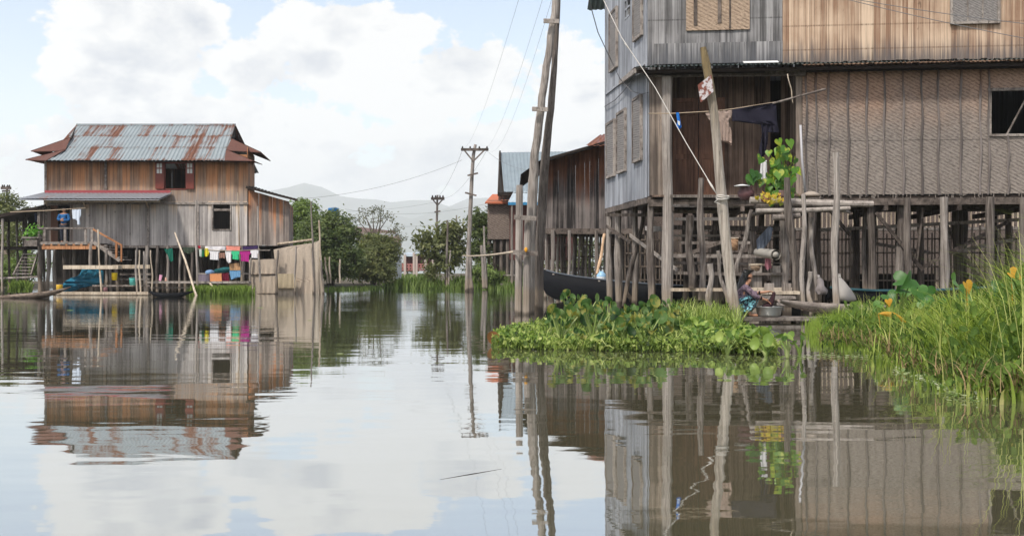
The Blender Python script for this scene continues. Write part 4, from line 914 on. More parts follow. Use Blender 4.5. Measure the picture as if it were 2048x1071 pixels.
    skin_obj('shirt', [(0, 0, .80, .145), (0, 0, 1.0, .14), (0, 0.01, 1.17, .165), (0, 0.01, 1.29, .10), (-.18, 0, 1.26, .085), (-.245, -.03, 1.04, .07), (-.05, -.2, 1.05, .05), (.18, 0, 1.26, .085), (.245, -.03, 1.02, .07), (.05, -.21, .99, .05)],
             [(0, 1), (1, 2), (2, 3), (3, 4), (4, 5), (5, 6), (3, 7), (7, 8), (8, 9)], cmat((0.03, 0.13, 0.33)), Pn)
    skin_obj('trousers', [(0, 0, .80, .13), (-.09, 0, .74, .11), (-.10, 0, .42, .08), (-.10, 0.02, .1, .07), (.09, 0, .74, .11), (.10, 0, .42, .08), (.10, 0.02, .1, .07)], [(0, 1), (1, 2), (2, 3), (0, 4), (4, 5), (5, 6)], cmat((0.03, 0.035, 0.05)), Pn)
    skin_obj('hair', [(0, .02, 1.50, .08), (0, .01, 1.57, .08), (0, .05, 1.44, .06)], [(0, 1), (0, 2)], M_hair, Pn)

def leafcloud(mb, blobs, n, size, clump=None, flat=0.0):
    """leaf-sized faces in clumps through a crown; blobs: (centre, rx, ry, rz)"""
    r = mb.r; tot = sum(b[1] * b[3] for b in blobs)
    for c, rx, ry, rz in blobs:
        k = int(n * rx * rz / tot); nc = max(3, k // (clump or 22)); per = max(1, k // nc)
        for _ in range(nc):
            while True:
                q = Vector((r.uniform(-1, 1), r.uniform(-1, 1), r.uniform(-1, 1)))
                if 0.15 < q.length < 1: break
            q = q.normalized() * (q.length ** 0.5)
            q = q * r.uniform(.82, 1.12); cc = Vector(c) + Vector((q.x * rx, q.y * ry, q.z * rz)); tn = r.random(); cr = size * r.uniform(1.6, 3.2)
            for _ in range(per):
                o = Vector((r.gauss(0, 1), r.gauss(0, 1), r.gauss(0, 0.7))) * cr * 0.6; p = cc + o; s = size * r.uniform(0.6, 1.2)
                nrm = (q * 0.7 + Vector((r.uniform(-1, 1), r.uniform(-1, 1), r.uniform(-0.2, 1.2)))).normalized()
                a = nrm.orthogonal().normalized(); a.rotate(Matrix.Rotation(r.random() * 6.28, 3, nrm)); b = nrm.cross(a)
                t = min(1, max(0, tn * 0.6 + r.random() * 0.4))
                mb.add([p - a * s, p + b * s * 0.42, p + a * s, p - b * s * 0.42], [(0, 1, 2, 3)], t)
def limbs(mb, base, r0, targets):
    base = Vector(base)
    for tg in targets:
        tg = Vector(tg); mid = base.lerp(tg, 0.5) + Vector((mb.r.uniform(-.2, .2), mb.r.uniform(-.2, .2), 0.2)) * (tg - base).length * 0.3
        mb.tube([base, base.lerp(mid, 0.5), mid, mid.lerp(tg, 0.6), tg], [r0, r0 * .7, r0 * .5, r0 * .3, r0 * .12], 6)
def tree(name, label, base, blobs, n, size, mat, trunk_r=0.12, cat='tree', group=None, clump=None, barkm=None, fork=0.45):
    base = Vector(base); R = thing(name, base, label, cat, group); mb = MB(int(abs(base.x * 31 + base.y)))
    c = sum((Vector(b[0]) for b in blobs), Vector((0, 0, 0))) / len(blobs); fk = base.lerp(c, fork)
    mb.tube([base - Vector((0, 0, 0.2)), base.lerp(fk, 0.5) + Vector((0.05, 0, 0)), fk], [trunk_r, trunk_r * .8, trunk_r * .65], 8)
    for b in blobs: limbs(mb, fk, trunk_r * 0.6, [Vector(b[0]) + Vector((mb.r.uniform(-.6, .6) * b[1], mb.r.uniform(-.6, .6) * b[2], mb.r.uniform(-.2, .7) * b[3])) for _ in range(3)])
    mb.build('trunk', barkm or M_bark, R); mb = MB(int(abs(base.x * 17 + base.y * 3))); leafcloud(mb, blobs, n, size, clump); mb.build('crown', mat, R); return R
M_bark = wood('bark', (0.07, 0.055, 0.045), (0.22, 0.18, 0.15), streak=12, vert=3)
ML_dark = leafmat('dark_leaf', [(0.04, 0.07, 0.025), (0.10, 0.14, 0.045), (0.22, 0.26, 0.09)])
ML_mid = leafmat('mid_leaf', [(0.06, 0.08, 0.03), (0.14, 0.165, 0.06), (0.30, 0.30, 0.12)])
ML_light = leafmat('light_leaf', [(0.07, 0.12, 0.03), (0.15, 0.22, 0.055), (0.30, 0.38, 0.12)])
ML_olive = leafmat('olive_leaf', [(0.05, 0.06, 0.03), (0.11, 0.12, 0.05), (0.22, 0.20, 0.10)])
far_small()
def B(px, py, rx, ry, d, k=1.0):
    """crown lobe from photo centre and radii"""
    return (P(px, py, d), rx / F * d, rx / F * d * k, ry / F * d)
def far_shore():
    # ground of the far banks
    bank('far_bank', [(Xat(560, 62), 58), (Xat(660, 56), 54.5), (Xat(790, 62), 62), (Xat(800, 110), 112), (Xat(300, 110), 115), (Xat(500, 70), 66)], 0.25, M_mud)
    bank('far_bank', [(Xat(845, 64), 64), (Xat(900, 60), 60), (Xat(1000, 60), 59.5), (Xat(1140, 52), 54), (Xat(1300, 60), 62), (Xat(1100, 120), 125), (Xat(850, 130), 130), (Xat(848, 90), 92)], 0.25, M_mud)
    bank('far_bank', [(Xat(-400, 56), 58), (Xat(-60, 56), 55), (Xat(90, 56), 56), (Xat(200, 70), 72), (Xat(-200, 110), 110), (Xat(-900, 90), 95)], 0.25, M_mud)
    bank('far_bank', [(Xat(560, 150), 150), (Xat(790, 128), 128), (Xat(870, 130), 132), (Xat(1200, 150), 150), (Xat(1200, 200), 210), (Xat(400, 200), 210)], 0.3, M_mud)
    tree('broad_tree', 'big dark round tree hung with creepers beside the mat enclosure', (Xat(660, 60), 60, 0.2), [B(650, 490, 52, 52, 59), B(672, 470, 42, 48, 60), B(690, 520, 36, 38, 59), B(655, 530, 34, 30, 58), B(632, 455, 30, 30, 61)], 15000, 0.12, ML_dark, 0.25)
    tree('willow_tree', 'pale green willowy tree just behind the annex', (Xat(600, 64), 64, 0.2), [B(600, 440, 30, 38, 63), B(612, 420, 22, 24, 64), B(590, 470, 26, 30, 63)], 5000, 0.12, ML_light, 0.2)
    tree('spreading_bush', 'olive green spreading bush at the channel mouth', (Xat(745, 66), 66, 0.2), [B(745, 520, 44, 34, 65), B(720, 530, 34, 30, 64), B(775, 500, 28, 26, 66), B(750, 488, 36, 20, 66), B(760, 545, 34, 16, 64)], 12000, 0.11, ML_mid, 0.2, 'bush')
    # thin tree
    R = thing('sparse_tree', (Xat(750, 76), 76, 0.2), 'nearly bare spreading tree above the olive bush', 'tree'); mb = MB(8); c = P(750, 490, 76)
    tips = [P(px, py, 76 + mb.r.uniform(-1, 1)) for px, py in ((700, 455), (712, 436), (728, 424), (745, 418), (762, 420), (778, 432), (795, 455), (800, 478), (735, 440), (758, 436), (715, 470), (785, 465))]
    mb.tube([(Xat(750, 76), 76, 0), c], [0.16, 0.1], 7); limbs(mb, c, 0.08, tips); mb.build('trunk', M_bark, R)
    mb = MB(9); leafcloud(mb, [(t, 0.45, 0.45, 0.3) for t in tips], 1100, 0.09, 8); mb.build('crown', ML_olive, R)
    # trees behind the left edge
    tree('backdrop_tree', 'leafy tree behind the dark porch with crown beside a twin armed pole', (Xat(25, 62), 62, 0.2), [B(20, 420, 36, 36, 62), B(45, 470, 36, 46, 61), B(-20, 460, 50, 60, 63), B(15, 540, 50, 34, 60)], 9000, 0.12, ML_mid, 0.2)
    tree('backdrop_tree', 'low light green shrub under the dark porch roof', (Xat(60, 57), 57, 0.2), [B(55, 530, 36, 30, 57), B(20, 550, 40, 24, 57)], 4000, 0.1, ML_light, 0.1, 'shrub')
    # mid channel trees: papaya-like and a darker one
    tree('broadleaf_tree', 'leafy open tree standing in front of the second power pole', (Xat(893, 62), 62, 0.1), [B(870, 495, 28, 24, 62), B(893, 470, 22, 22, 62), B(912, 500, 20, 24, 62), B(850, 470, 16, 10, 62), B(905, 455, 18, 10, 62), B(888, 525, 24, 16, 61.5), B(928, 455, 10, 6, 62), B(845, 485, 12, 8, 62)], 2800, 0.16, ML_mid, 0.13, clump=10)
    tree('slender_tree', 'darker slender tree between the power pole and the thatched wall', (Xat(962, 68), 68, 0.1), [B(958, 440, 20, 20, 68), B(968, 475, 26, 30, 68), B(955, 505, 20, 20, 67)], 4200, 0.13, ML_dark, 0.12)
    tree('waterside_bush', 'round dark bush at the tip of the bank', (Xat(862, 62), 62, 0.05), [B(861, 540, 10, 12, 61.5), B(864, 553, 8, 10, 61.5)], 900, 0.09, ML_mid, 0.08, 'bush')
    tree('waterside_bush', 'low green bush growing below the power pole', (Xat(960, 62), 62, 0.05), [B(960, 540, 26, 14, 62), B(985, 552, 22, 10, 61)], 2400, 0.1, ML_light, 0.08, 'bush')
    for i, (px, w, h, d, lb) in enumerate([(470, 60, 22, 140, 'distant clump of trees behind the far house'), (560, 50, 30, 120, 'distant rounded trees beyond the annex'), (815, 20, 8, 170, 'tiny distant trees beyond the far pavilion'), (1010, 40, 60, 85, 'tree behind the thatched wall'), (1150, 60, 70, 90, 'tall trees hidden beyond the dark plank house')]):
        z = (HZ - 538 + h); tree('distant_tree', lb, (Xat(px, d), d, 0.1), [B(px, 538 - h * 0.4, w * 0.6, h * 0.8, d), B(px + w * 0.5, 538 - h * 0.3, w * 0.5, h * 0.6, d), B(px - w * 0.5, 538 - h * 0.2, w * 0.5, h * 0.5, d)], 2600, 0.2, ML_mid, 0.2)
    # bank grass
    g = MB(12)
    def tuft(x, y, h, n, wd=0.02, z0=0.0, spread=0.25):
        for _ in range(n):
            a = g.r.random() * 6.28; q = Vector((x + g.r.gauss(0, spread), y + g.r.gauss(0, spread), z0)); hh = h * g.r.uniform(0.5, 1.1); ln = Vector((math.cos(a), math.sin(a), 0)) * hh * g.r.uniform(0.1, 0.5)
            s = Vector((-math.sin(a), math.cos(a), 0)) * wd; g.add([q - s, q + s, q + ln * 0.5 + Vector((0, 0, hh * 0.7)) + s * 0.6, q + ln + Vector((0, 0, hh))], [(0, 1, 2, 3)])
    for _ in range(900):
        px = g.r.uniform(845, 1070); d = g.r.uniform(60.5, 66) - (px > 1010) * 5; tuft(Xat(px, d), d, g.r.choice((.2, .3, .3, .6)) * (1.3 if math.sin(px * .09) > 0 else .8), 8, 0.035)
    for _ in range(500):
        px = g.r.uniform(775, 860); d = g.r.uniform(112, 130) if g.r.random() < .8 else g.r.uniform(64, 70) + 0 * px; tuft(Xat(px, d), d, 0.6, 7, 0.06)
    for _ in range(220):
        px = g.r.uniform(600, 760); d = 56.5 + max(0, px - 680) * 0.05 + g.r.uniform(0, 3); tuft(Xat(px, d), d, g.r.uniform(.1, .25), 6, 0.03)
    ob = g.build('bank_grass', leafmat('bank_grass_blade', [(0.06, 0.10, 0.02), (0.14, 0.22, 0.05), (0.30, 0.38, 0.12)]))
    tag(ob, 'green grass along the distant banks of the channel', 'grass', kind='stuff')
    g = MB(13)
    for _ in range(420):
        px = g.r.uniform(388, 497); d = g.r.uniform(45.6, 47.6); tuft(Xat(px, d), d, 0.42, 9, 0.016, 0, 0.1)
    for _ in range(60):
        px = g.r.uniform(25, 55); tuft(Xat(px, 48.5), 48.5, 0.55, 9, 0.016, 0.05, 0.1)
    tag(g.build('water_weeds', leafmat('weed_blade', [(0.08, 0.13, 0.02), (0.18, 0.28, 0.05), (0.36, 0.46, 0.12)])), 'bright green weeds at the water below the hung blankets', 'weeds', kind='stuff')
    # houses beyond
    R = thing('iron_roofed_house', (Xat(1050, 64), 64, 0), 'house with tall blue grey iron roof and blue trimmed porch past the thatched wall', 'house'); Mb = metalroof('blue_iron', (0.25, 0.305, 0.345), amount=0.0); Mb2 = metalroof('silver_iron', (0.48, 0.56, 0.62), amount=0.0)
    a, b, c, d = P(1008, 383, 60), P(1150, 383, 60), P(1140, 303, 63.5), P(1001, 305, 63.5)
    mb = MB(1); corrug(mb, a, b, c, d, 0.2, 0.015, 0.9); corrug(mb, a + Vector((-.4, 7, 0)), b + Vector((0, 7, 0)), c, d, 0.2, 0.015, 0.9); mb.build('roof', Mb, R)
    mb = MB(2); mb.slab([P(1008, 385, 60.1), P(1001, 307, 63.5), P(1002, 393, 67)], 0.1, (1, 0, 0)); mb.beam(P(997, 388, 59.8), P(1000, 305, 63.4), 0.1, 0.25); mb.beam(P(997, 388, 59.8), P(1150, 386, 59.8), 0.1, 0.15); mb.build('gable', M_dark, R)
    mb = MB(3); mb.box(Xat(1019, 61), Xat(1150, 61), 60.8, 66.5, 1.6, 5.3); mb.build('wall', plain('maroon_boards', (0.11, 0.04, 0.035), 0.8), R)
    mb = MB(4); corrug(mb, P(1016, 404, 58), P(1100, 404, 58), P(1100, 378, 60.5), P(1030, 378, 60.5), 0.2, 0.012); mb.build('porch_roof', Mb2, R)
    mb = MB(5); mb.beam(P(1016, 407, 58), P(1100, 407, 58), 0.06, 0.14)
    mb.build('blue_trim', plain('blue_paint', (0.04, 0.22, 0.42), 0.5), R)
    mb = MB(55)
    for px in (1024, 1060, 1085): mb.post((Xat(px, 58), 58.05, -0.2), (Xat(px, 58), 58.05, Zat(410, 58)), .07, .06)
    mb.build('porch_post', M_postd, R)
    for i, px in enumerate((1025, 1050, 1075, 1100, 1125)):
        mb = MB(80 + i); mb.post((Xat(px, 60.9), 60.9, -.2), (Xat(px, 60.9), 60.9, 1.7), 0.12, 0.1); mb.build('stilt', M_post, R)
    mb = MB(6); mb.beam(P(1000, 568, 60), P(1075, 568, 60), 0.8, 0.07); mb.beam(P(990, 550, 61), P(1040, 550, 61), 0.5, 0.06); mb.build('jetty', M_beam, R)
    R = thing('thatched_house', (Xat(995, 70), 68, 0), 'low house with brown thatched wall and red tiled roof by the slender tree', 'house'); Mth = matting('thatch_wall', (0.20, 0.155, 0.135), (0.24, 0.18, 0.15), (2, 5), k=.7)
    mb = MB(1); mb.box(Xat(975, 67), Xat(1040, 67), 67, 70, Zat(478, 67), Zat(400, 67)); mb.build('wall', Mth, R)
    mb = MB(2); mb.slab([P(970, 404, 66.6), P(1042, 404, 66.6), P(1042, 388, 69.5), P(985, 388, 69.5)], 0.1, (0, 0, 1)); mb.build('roof', plain('red_tiles', (0.40, 0.13, 0.07), 0.8, 0.2, 0.3), R)
    mb = MB(3)
    for px in (978, 990, 1003, 1015): mb.post((Xat(px, 67.2), 67.2, -.2), (Xat(px, 67.2), 67.2, Zat(477, 67)), 0.12, 0.1)
    mb.box(Xat(985, 68), Xat(1040, 68), 68.5, 69.5, 0, Zat(478, 67)); mb.build('understructure', M_postd, R)
    R = thing('red_pavilion', (Xat(835, 118), 118, 0), 'distant red railed pavilion with hipped silver roof at the channel end', 'pavilion')
    d = 116; mb = MB(1); ap = P(848, 496, 118.5); e0, e1 = P(826, 506, d), P(868, 506, d); k0, k1 = e0 + Vector((0, 5, 0)), e1 + Vector((0, 5, 0))
    for q in ((e0, e1, ap), (e1, k1, ap), (k1, k0, ap), (k0, e0, ap)): mb.slab(q, 0.08, (0, 0, 1))
    mb.slab([P(806, 511, d), P(828, 511, d), P(828, 505, d + 3), P(812, 504, d + 3)], 0.08, (0, 0, 1)); mb.build('roof', Mb2, R)
    mb = MB(2); mb.box(Xat(808, d), Xat(866, d), d + 1, d + 4, Zat(536, d), Zat(508, d)); mb.build('wall', plain('dark_red', (0.13, 0.05, 0.05), 0.8), R)
    mb = MB(3)
    for px in range(794, 872, 6): mb.box(Xat(px, d) - .08, Xat(px, d) + .08, d - .1, d + .06, Zat(540, d), Zat(528, d))
    for y in (528, 534, 540): mb.beam(P(792, y, d), P(870, y, d), 0.1, 0.14)
    mb.build('railing', plain('red_rail', (0.35, 0.14, 0.13), 0.7), R)
    mb = MB(4)
    for px in (797, 810, 833, 851, 866): mb.box(Xat(px, d) - .12, Xat(px, d) + .12, d - .2, d + .05, -.2, Zat(509, d))
    mb.box(Xat(826, d), Xat(830, d), d - .3, d - .2, -.2, Zat(505, d)); mb.build('post', plain('pale_post', (0.5, 0.42, 0.38), 0.8), R)
    R = thing('white_walled_house', (Xat(745, 86), 86, 0), 'pale walled house with brown roof mostly hidden behind the olive bush', 'house'); d = 84
    mb = MB(1); mb.box(Xat(712, d), Xat(790, d), d, d + 5, 0, Zat(466, d)); mb.build('wall', plain('pale_wall', (0.45, 0.47, 0.48), 0.8), R)
    mb = MB(2); mb.slab([P(700, 468, d - 1), P(802, 478, d - 1), P(790, 462, d + 3), P(706, 452, d + 3)], 0.15, (0, 0, 1)); mb.slab([P(780, 488, d - 2), P(803, 488, d - 2), P(796, 474, d), P(784, 474, d)], 0.12, (0, 0, 1)); mb.build('roof', plain('brown_roof', (0.12, 0.08, 0.07), 0.8), R)
    R = thing('water_tank', (Xat(667, 72), 72, 0), 'blue water tank standing above the big dark tree', 'tank'); d = 72
    mb = MB(1); r = 11 / F * d; c = P(667, 431, d); mb.lathe(c, [(0, 0), (r, 0), (r, .42), (r * 1.02, .44), (r, .46), (r * .9, .5), (0.1, .52), (0, .52)], 18, 0.5); mb.build('barrel', plain('tank_blue', (0.03, 0.16, 0.38), 0.5), R, True)
    mb = MB(2)
    for sx in (-1, 1):
        for sy in (-1, 1): mb.beam((c.x + sx * .3, c.y + sy * .3, 0), (c.x + sx * .3, c.y + sy * .3, c.z), 0.08, 0.08)
    mb.box(c.x - .4, c.x + .4, c.y - .4, c.y + .4, c.z - .06, c.z - .002); mb.build('stand', M_dark, R)
    # white stakes
    for i, (x0, x1, y1, lb) in enumerate(((656, 650, 514, 'pale stake leaning beside the big dark tree'), (661, 659, 513, 'upright pale stake beside the big dark tree'), (680, 680, 518, 'thin grey stake before the creepers of the big dark tree'))):
        pole_thing('stake', lb, 'stake', P(x0, 566, 56), P(x1, y1, 56), 0.05, 0.04, M_pale, seed=i)
    for i, (x0, y0, x1, y1, d, w, lb) in enumerate([(968, 577, 963, 490, 58, 8, 'crooked grey post with blue cap band standing before the thatched wall'), (973, 576, 968, 452, 58.5, 5, 'thin bent post behind the crooked grey one'), (894, 574, 895, 440, 61, 5, 'pale stake beside the trunk of the open tree'),
                                              (897, 573, 901, 500, 61, 4, 'short stake touching the trunk of the open tree'), (912, 520, 913, 430, 75, 3, 'slim distant pole beyond the open tree')]):
        pole_thing('mooring_post', lb, 'post', P(x0, y0, d), P(x1, y1, d), w / F * d / 2, w / F * d / 2.6, M_post, seed=i + 5)
far_shore()

# ---------------------------------------------------------------- dark plank house, fences and what stands behind the stilts
def mid_ground():
    R = thing('plank_house', (Xat(1150, 41), 41, 0), 'dark brown plank house on stilts between the tall twin poles and the big house', 'house')
    Mw = wood('dark_planks', (0.025, 0.022, 0.022), (0.24, 0.21, 0.20), streak=9, vert=0.3, warm=(0.19, 0.07, 0.032), warm_band=(3.6, 4.9), contrast=1.3)  # near-black boards, orange-brown towards the top
    D = 40.0; W = Wall((Xat(1089, D), D), (Xat(1290, D), D + 0.4)); zt = lambda u: Zat(320, D) + u * 0.30
    mb = MB(1); planks(mb, W, 0, W.L, Zat(456, D), zt, 0.17, 0.025, jit=0.015); mb.build('wall', Mw, R)
    mb = MB(2); planks(mb, Wall((Xat(1089, D), D + .03), (Xat(1089, D) + 0.3, D + 6)), 0, 6, Zat(456, D), Zat(325, D), 0.2); mb.build('side_wall', Mw, R)
    mb = MB(3); up = Vector((0, 6.5, 0)); a, b = P(1042, 349, D - 0.8), P(1245, 272, D - 0.8)
    mb.slab([P(1083, 319, D - .8), b, b + up, P(1083, 319, D - .8) + up], 0.05, (0, 0, 1)); corrug(mb, a, a + up, P(1085, 318, D - .8) + up, P(1085, 318, D - .8), 0.16, 0.02)
    mb.beam(P(1083, 321, D - .82), b - Vector((0, 0.02, 0.05)), 0.05, 0.09); mb.build('roof', M_dark, R)
    mb = MB(4); corrug(mb, P(1172, 291, D - 0.9), P(1245, 291, D - 0.9), P(1245, 262, D + 1), P(1200, 270, D + 1), 0.16, 0.02); mb.build('roof_patch', metalroof('red_rust_iron', (0.20, 0.08, 0.06), amount=1.2), R)
    mb = MB(5); mb.beam(W.pt(-.05, Zat(462, D), .05), W.pt(W.L, Zat(462, D), .05), 0.12, 0.2); mb.beam(W.pt(0, Zat(466, D), -2), W.pt(W.L, Zat(466, D), -2), 0.12, 0.16); mb.slab([W.pt(0, Zat(457, D), 0), W.pt(W.L, Zat(457, D), 0), W.pt(W.L, Zat(457, D), -6), W.pt(0, Zat(457, D), -6)], 0.04, (0, 0, 1)); mb.build('floor_beam', M_beamd, R)
    for i, (px, d, w) in enumerate(((1091, 40.1, 7), (1104, 39.9, 9), (1137, 39.9, 7), (1115, 42, 6), (1128, 43, 7), (1150, 42, 6), (1165, 43.5, 7), (1191, 40, 8), (1180, 42, 6), (1210, 41, 8), (1098, 44, 6), (1228, 42, 7), (1158, 40.4, 5), (1172, 40.8, 5), (1200, 41.4, 4), (1145, 41.2, 4), (1122, 40.6, 5), (1242, 41, 5), (1260, 41.5, 6), (1280, 41, 5))):
        mb = MB(10 + i); mb.post((Xat(px, d), d, -.3), (Xat(px, d) + 0.03, d, Zat(460, D)), w / F * d / 2, w / F * d / 2.2, 0.03); mb.build('stilt', M_post if i < 3 or i % 3 == 0 else M_postd, R)
    # picket of split bamboo under and behind the houses
    def fence(px0, px1, d0, d1, ytop, lb, seed, step=0.13, mat=M_postd):
        w = Wall((Xat(px0, d0), d0), (Xat(px1, d1), d1)); R = thing('bamboo_fence', w.pt(w.L / 2, 0), lb, 'fence'); mb = MB(seed); u = 0; zt = Zat(ytop, (d0 + d1) / 2)
        while u < w.L:
            h = zt + mb.r.uniform(-.25, .12); mb.beam(w.pt(u, -.2), w.pt(u + mb.r.uniform(-.05, .05), h), 0.03, mb.r.uniform(.035, .07)); u += step * mb.r.uniform(.7, 1.35)
        mb.build('pickets', mat, R); mb = MB(seed + 1)
        for k in range(5): mb.beam(w.pt(0, 0.25 + k * zt / 5.4, .04), w.pt(w.L, 0.22 + k * zt / 5.4, .04), 0.03, 0.05)
        mb.build('rail', mat, R)
    Mpick = wood('picket_cane', (0.06, 0.046, 0.038), (0.26, 0.21, 0.17), streak=20, vert=0.8)
    fence(1086, 1290, 42.5, 41.5, 470, 'grey bamboo picket fence under the dark plank house', 1, 0.15, Mpick)
    fence(1250, 1700, 38.5, 37.0, 455, 'dense bamboo picket fence behind the washing place', 3, 0.13, Mpick)
    fence(1690, 2330, 37.2, 35.0, 452, 'bamboo picket fence behind the stilts under the mat wall', 5, 0.14, Mpick)
    # neighbouring building behind
    R = thing('neighbour_house', (Xat(1750, 44), 44, 0), 'mat walled house glimpsed through the bamboo pickets', 'house'); Mp = matting('darkened_mats', (0.07, 0.05, 0.045), (0.09, 0.06, 0.052), (1, 3), k=1.5)  # gloom behind the pickets is painted into this near-black mat colour
    for i, (x0, x1) in enumerate(((1240, 1480), (1480, 1720), (1720, 1960), (1960, 2400))):
        mb = MB(i); mb.box(Xat(x0, 43), Xat(x1, 43) - 0.02, 43 + 0.01 * i, 43.1 + 0.01 * i, 0.9 - 0.3 * (i % 2), 5.4); mb.build('mat_wall', Mp, R)
    mb = MB(7); mb.box(Xat(1240, 43), Xat(2400, 43), 43.2, 49, 0.75, 0.9); mb.box(Xat(1240, 43), Xat(2400, 43), 48.8, 49, -0.2, 5.3); mb.slab([(Xat(1230, 43), 42.4, 5.3), (Xat(2400, 43), 42.4, 5.3), (Xat(2400, 43), 46, 7), (Xat(1230, 43), 46, 7)], .05, (0, 0, 1)); mb.slab([(Xat(1230, 43), 49.6, 5.3), (Xat(2400, 43), 49.6, 5.3), (Xat(2400, 43), 46, 7), (Xat(1230, 43), 46, 7)], .05, (0, 0, 1)); mb.build('roof', M_dark, R)
    for i in range(16):
        x = Xat(1250, 43) + i * 1.35; mb = MB(90 + i); mb.post((x, 42.9, -.2), (x, 42.9, 1.2), 0.09, 0.09); mb.build('stilt', M_postd, R)
    w = Wall((Xat(1400, 39), 39.5), (Xat(2300, 37), 38.2)); R = thing('slat_gallery', w.pt(w.L / 2, 0), 'raised walkway with pale upright slats behind the stilts', 'walkway'); mb = MB(9); u = 0
    while u < w.L: mb.beam(w.pt(u, 2.55), w.pt(u, 3.25 + mb.r.uniform(-.05, .05)), 0.03, 0.06); u += 0.16 * mb.r.uniform(.8, 1.2)
    mb.build('slats', M_pale, R); mb = MB(10); mb.beam(w.pt(0, 2.5), w.pt(w.L, 2.5), 0.7, 0.1); mb.beam(w.pt(0, 3.22, .05), w.pt(w.L, 3.22, .05), 0.05, 0.07); mb.build('deck', M_beam, R)
    for i in range(9):
        mb = MB(30 + i); q = w.pt(0.5 + i * w.L / 9, 0, -.1); mb.post((q.x, q.y, -.2), (q.x, q.y, 2.45), 0.08, 0.08); mb.build('support_post', M_postd, R)
mid_ground()

# ---------------------------------------------------------------- poles and wires
def poles():
    R = thing('twin_pole', P(1068, 626, 27.0), 'pair of very tall leaning timber poles joined by short boards', 'pole')
    def pl(pts, seed, n='tall_pole', m=M_post):
        mb = MB(seed); q = []; r = []
        for i in range(len(pts) - 1):
            (x0, y0, w0, d0), (x1, y1, w1, d1) = pts[i], pts[i + 1]
            for k in range(3): t = k / 3; q.append(P(x0 + (x1 - x0) * t, y0 + (y1 - y0) * t, d0 + (d1 - d0) * t) + Vector((mb.r.uniform(-.012, .012), 0, 0))); r.append((w0 + (w1 - w0) * t) / F * d0 / 2)
        q.append(P(*pts[-1][:2], pts[-1][3])); r.append(pts[-1][2] / F * pts[-1][3] / 2)
        mb.tube(q, r, 12, 0.6, True, 0.08); return mb.build(n, m, R)
    pl([(1059, 648, 19, 26.8), (1061, 485, 19, 26.8), (1066, 362, 20, 26.8), (1070, 308, 17, 26.7), (1082, 216, 15, 26.6), (1090, 154, 15, 26.5), (1099, 92, 14, 26.5), (1107, 40, 14, 26.5), (1112, 0, 14, 26.5), (1119, -90, 13, 26.5)], 1)
    pl([(1075, 640, 20, 27.4), (1080, 485, 18, 27.3), (1087, 362, 19, 27.2), (1091, 308, 17, 27.1), (1102, 216, 14, 26.9), (1106, 154, 13, 26.8), (1111, 92, 11, 26.9), (1115, 40, 11, 26.9), (1117, -60, 10, 26.9)], 2, m=M_postd)
    for i, (x0, x1, y, d) in enumerate(((1087, 1118, 42, 26.3), (1064, 1096, 218, 26.4))):
        mb = MB(5 + i); mb.beam(P(x0, y, d), P(x1, y + 1, d), 0.06, 0.10); mb.build('rung_board', M_beam, R)
    R = thing('stub_frame', P(1040, 628, 26.4), 'two short squared posts with cross boards at the foot of the twin poles', 'posts')
    for i, (x0, x1, yt, w, d) in enumerate(((1037, 1039, 370, 15, 26.3), (1053, 1056, 440, 15, 26.0))):
        mb = MB(8 + i); mb.tube([P(x0, 640, d), P((x0 + x1) / 2, 500, d), P(x1, yt + 14, d), P(x1, yt, d)], [w / F * d / 2 * k for k in (1.1, 1.0, .95, .85)], 9, 0.7, True, .1); mb.build('post', M_post, R)
    for i, (x0, x1, y, d) in enumerate(((1028, 1073, 435, 25.8), (1026, 1076, 505, 25.8))):
        mb = MB(12 + i); mb.beam(P(x0, y - 1, d), P(x1, y + 2, d), 0.06, 0.11); mb.build('cross_board', M_beam, R)
    mb = MB(15); mb.ball(P(1052, 499, 25.7), .04, .04, .06, tone=.5); mb.build('orange_tie', plain('orange_plastic', (.75, .35, .03), .5), R)
    line_thing('tie_cane', 'pale cane tied out from the stub posts towards the power pole', 'cane', sag(P(925, 511, 50), P(1030, 503, 26), 0.05), 0.03, M_pale)
    # power poles
    def power(name, lb, pts, wid, d, arm, braces, rungs, seed, mat=M_post):
        R = thing(name, P(pts[0][0], pts[0][1], d), lb, 'power pole'); mb = MB(seed); n = len(pts)
        mb.tube([P(x, y, d) for x, y in pts], [(wid[0] + (wid[1] - wid[0]) * i / (n - 1)) / F * d / 2 for i in range(n)], 9, .5, True, .1); mb.build('pole', mat, R)
        k = F / d; mb = MB(seed + 1); mb.beam(P(arm[0], arm[2], d - .15), P(arm[1], arm[2], d - .15), 0.12, 5 / k); mb.build('crossarm', M_beamd, R)
        for (x0, y0, x1, y1) in braces: mb = MB(seed + 2); mb.beam(P(x0, y0, d - .2), P(x1, y1, d - .1), 0.04, 2.6 / k); mb.build('brace', M_beamd, R)
        for (x0, y0, x1, y1) in rungs: mb = MB(seed + 3); mb.beam(P(x0, y0, d - .2), P(x1, y1, d - .2), 0.06, 3.2 / k); mb.build('step_board', M_beamd, R)
        for x in (arm[0] + 3, (arm[0] * 2 + arm[1]) / 3, (arm[0] + arm[1] * 2) / 3, arm[1] - 3):
            mb = MB(4); c = P(x, arm[2] - 2, d - .15); s = 1 / k; mb.lathe(c, [(0, 0), (1.6 * s, 0), (1.9 * s, 1.5 * s), (1.2 * s, 3 * s), (1.5 * s, 4 * s), (0, 5 * s)], 8, .5); mb.build('insulator', M_dark, R)
    power('power_pole', 'crooked wooden power pole with step boards standing in the channel', [(934, 590), (937, 500), (941, 420), (944, 350), (947, 310), (951, 289)], (10, 6), 54.0, (922, 977, 299), [(929, 301, 946, 322), (968, 301, 947, 322)], [(935, 351, 956, 346), (930, 385, 953, 391)], 20)
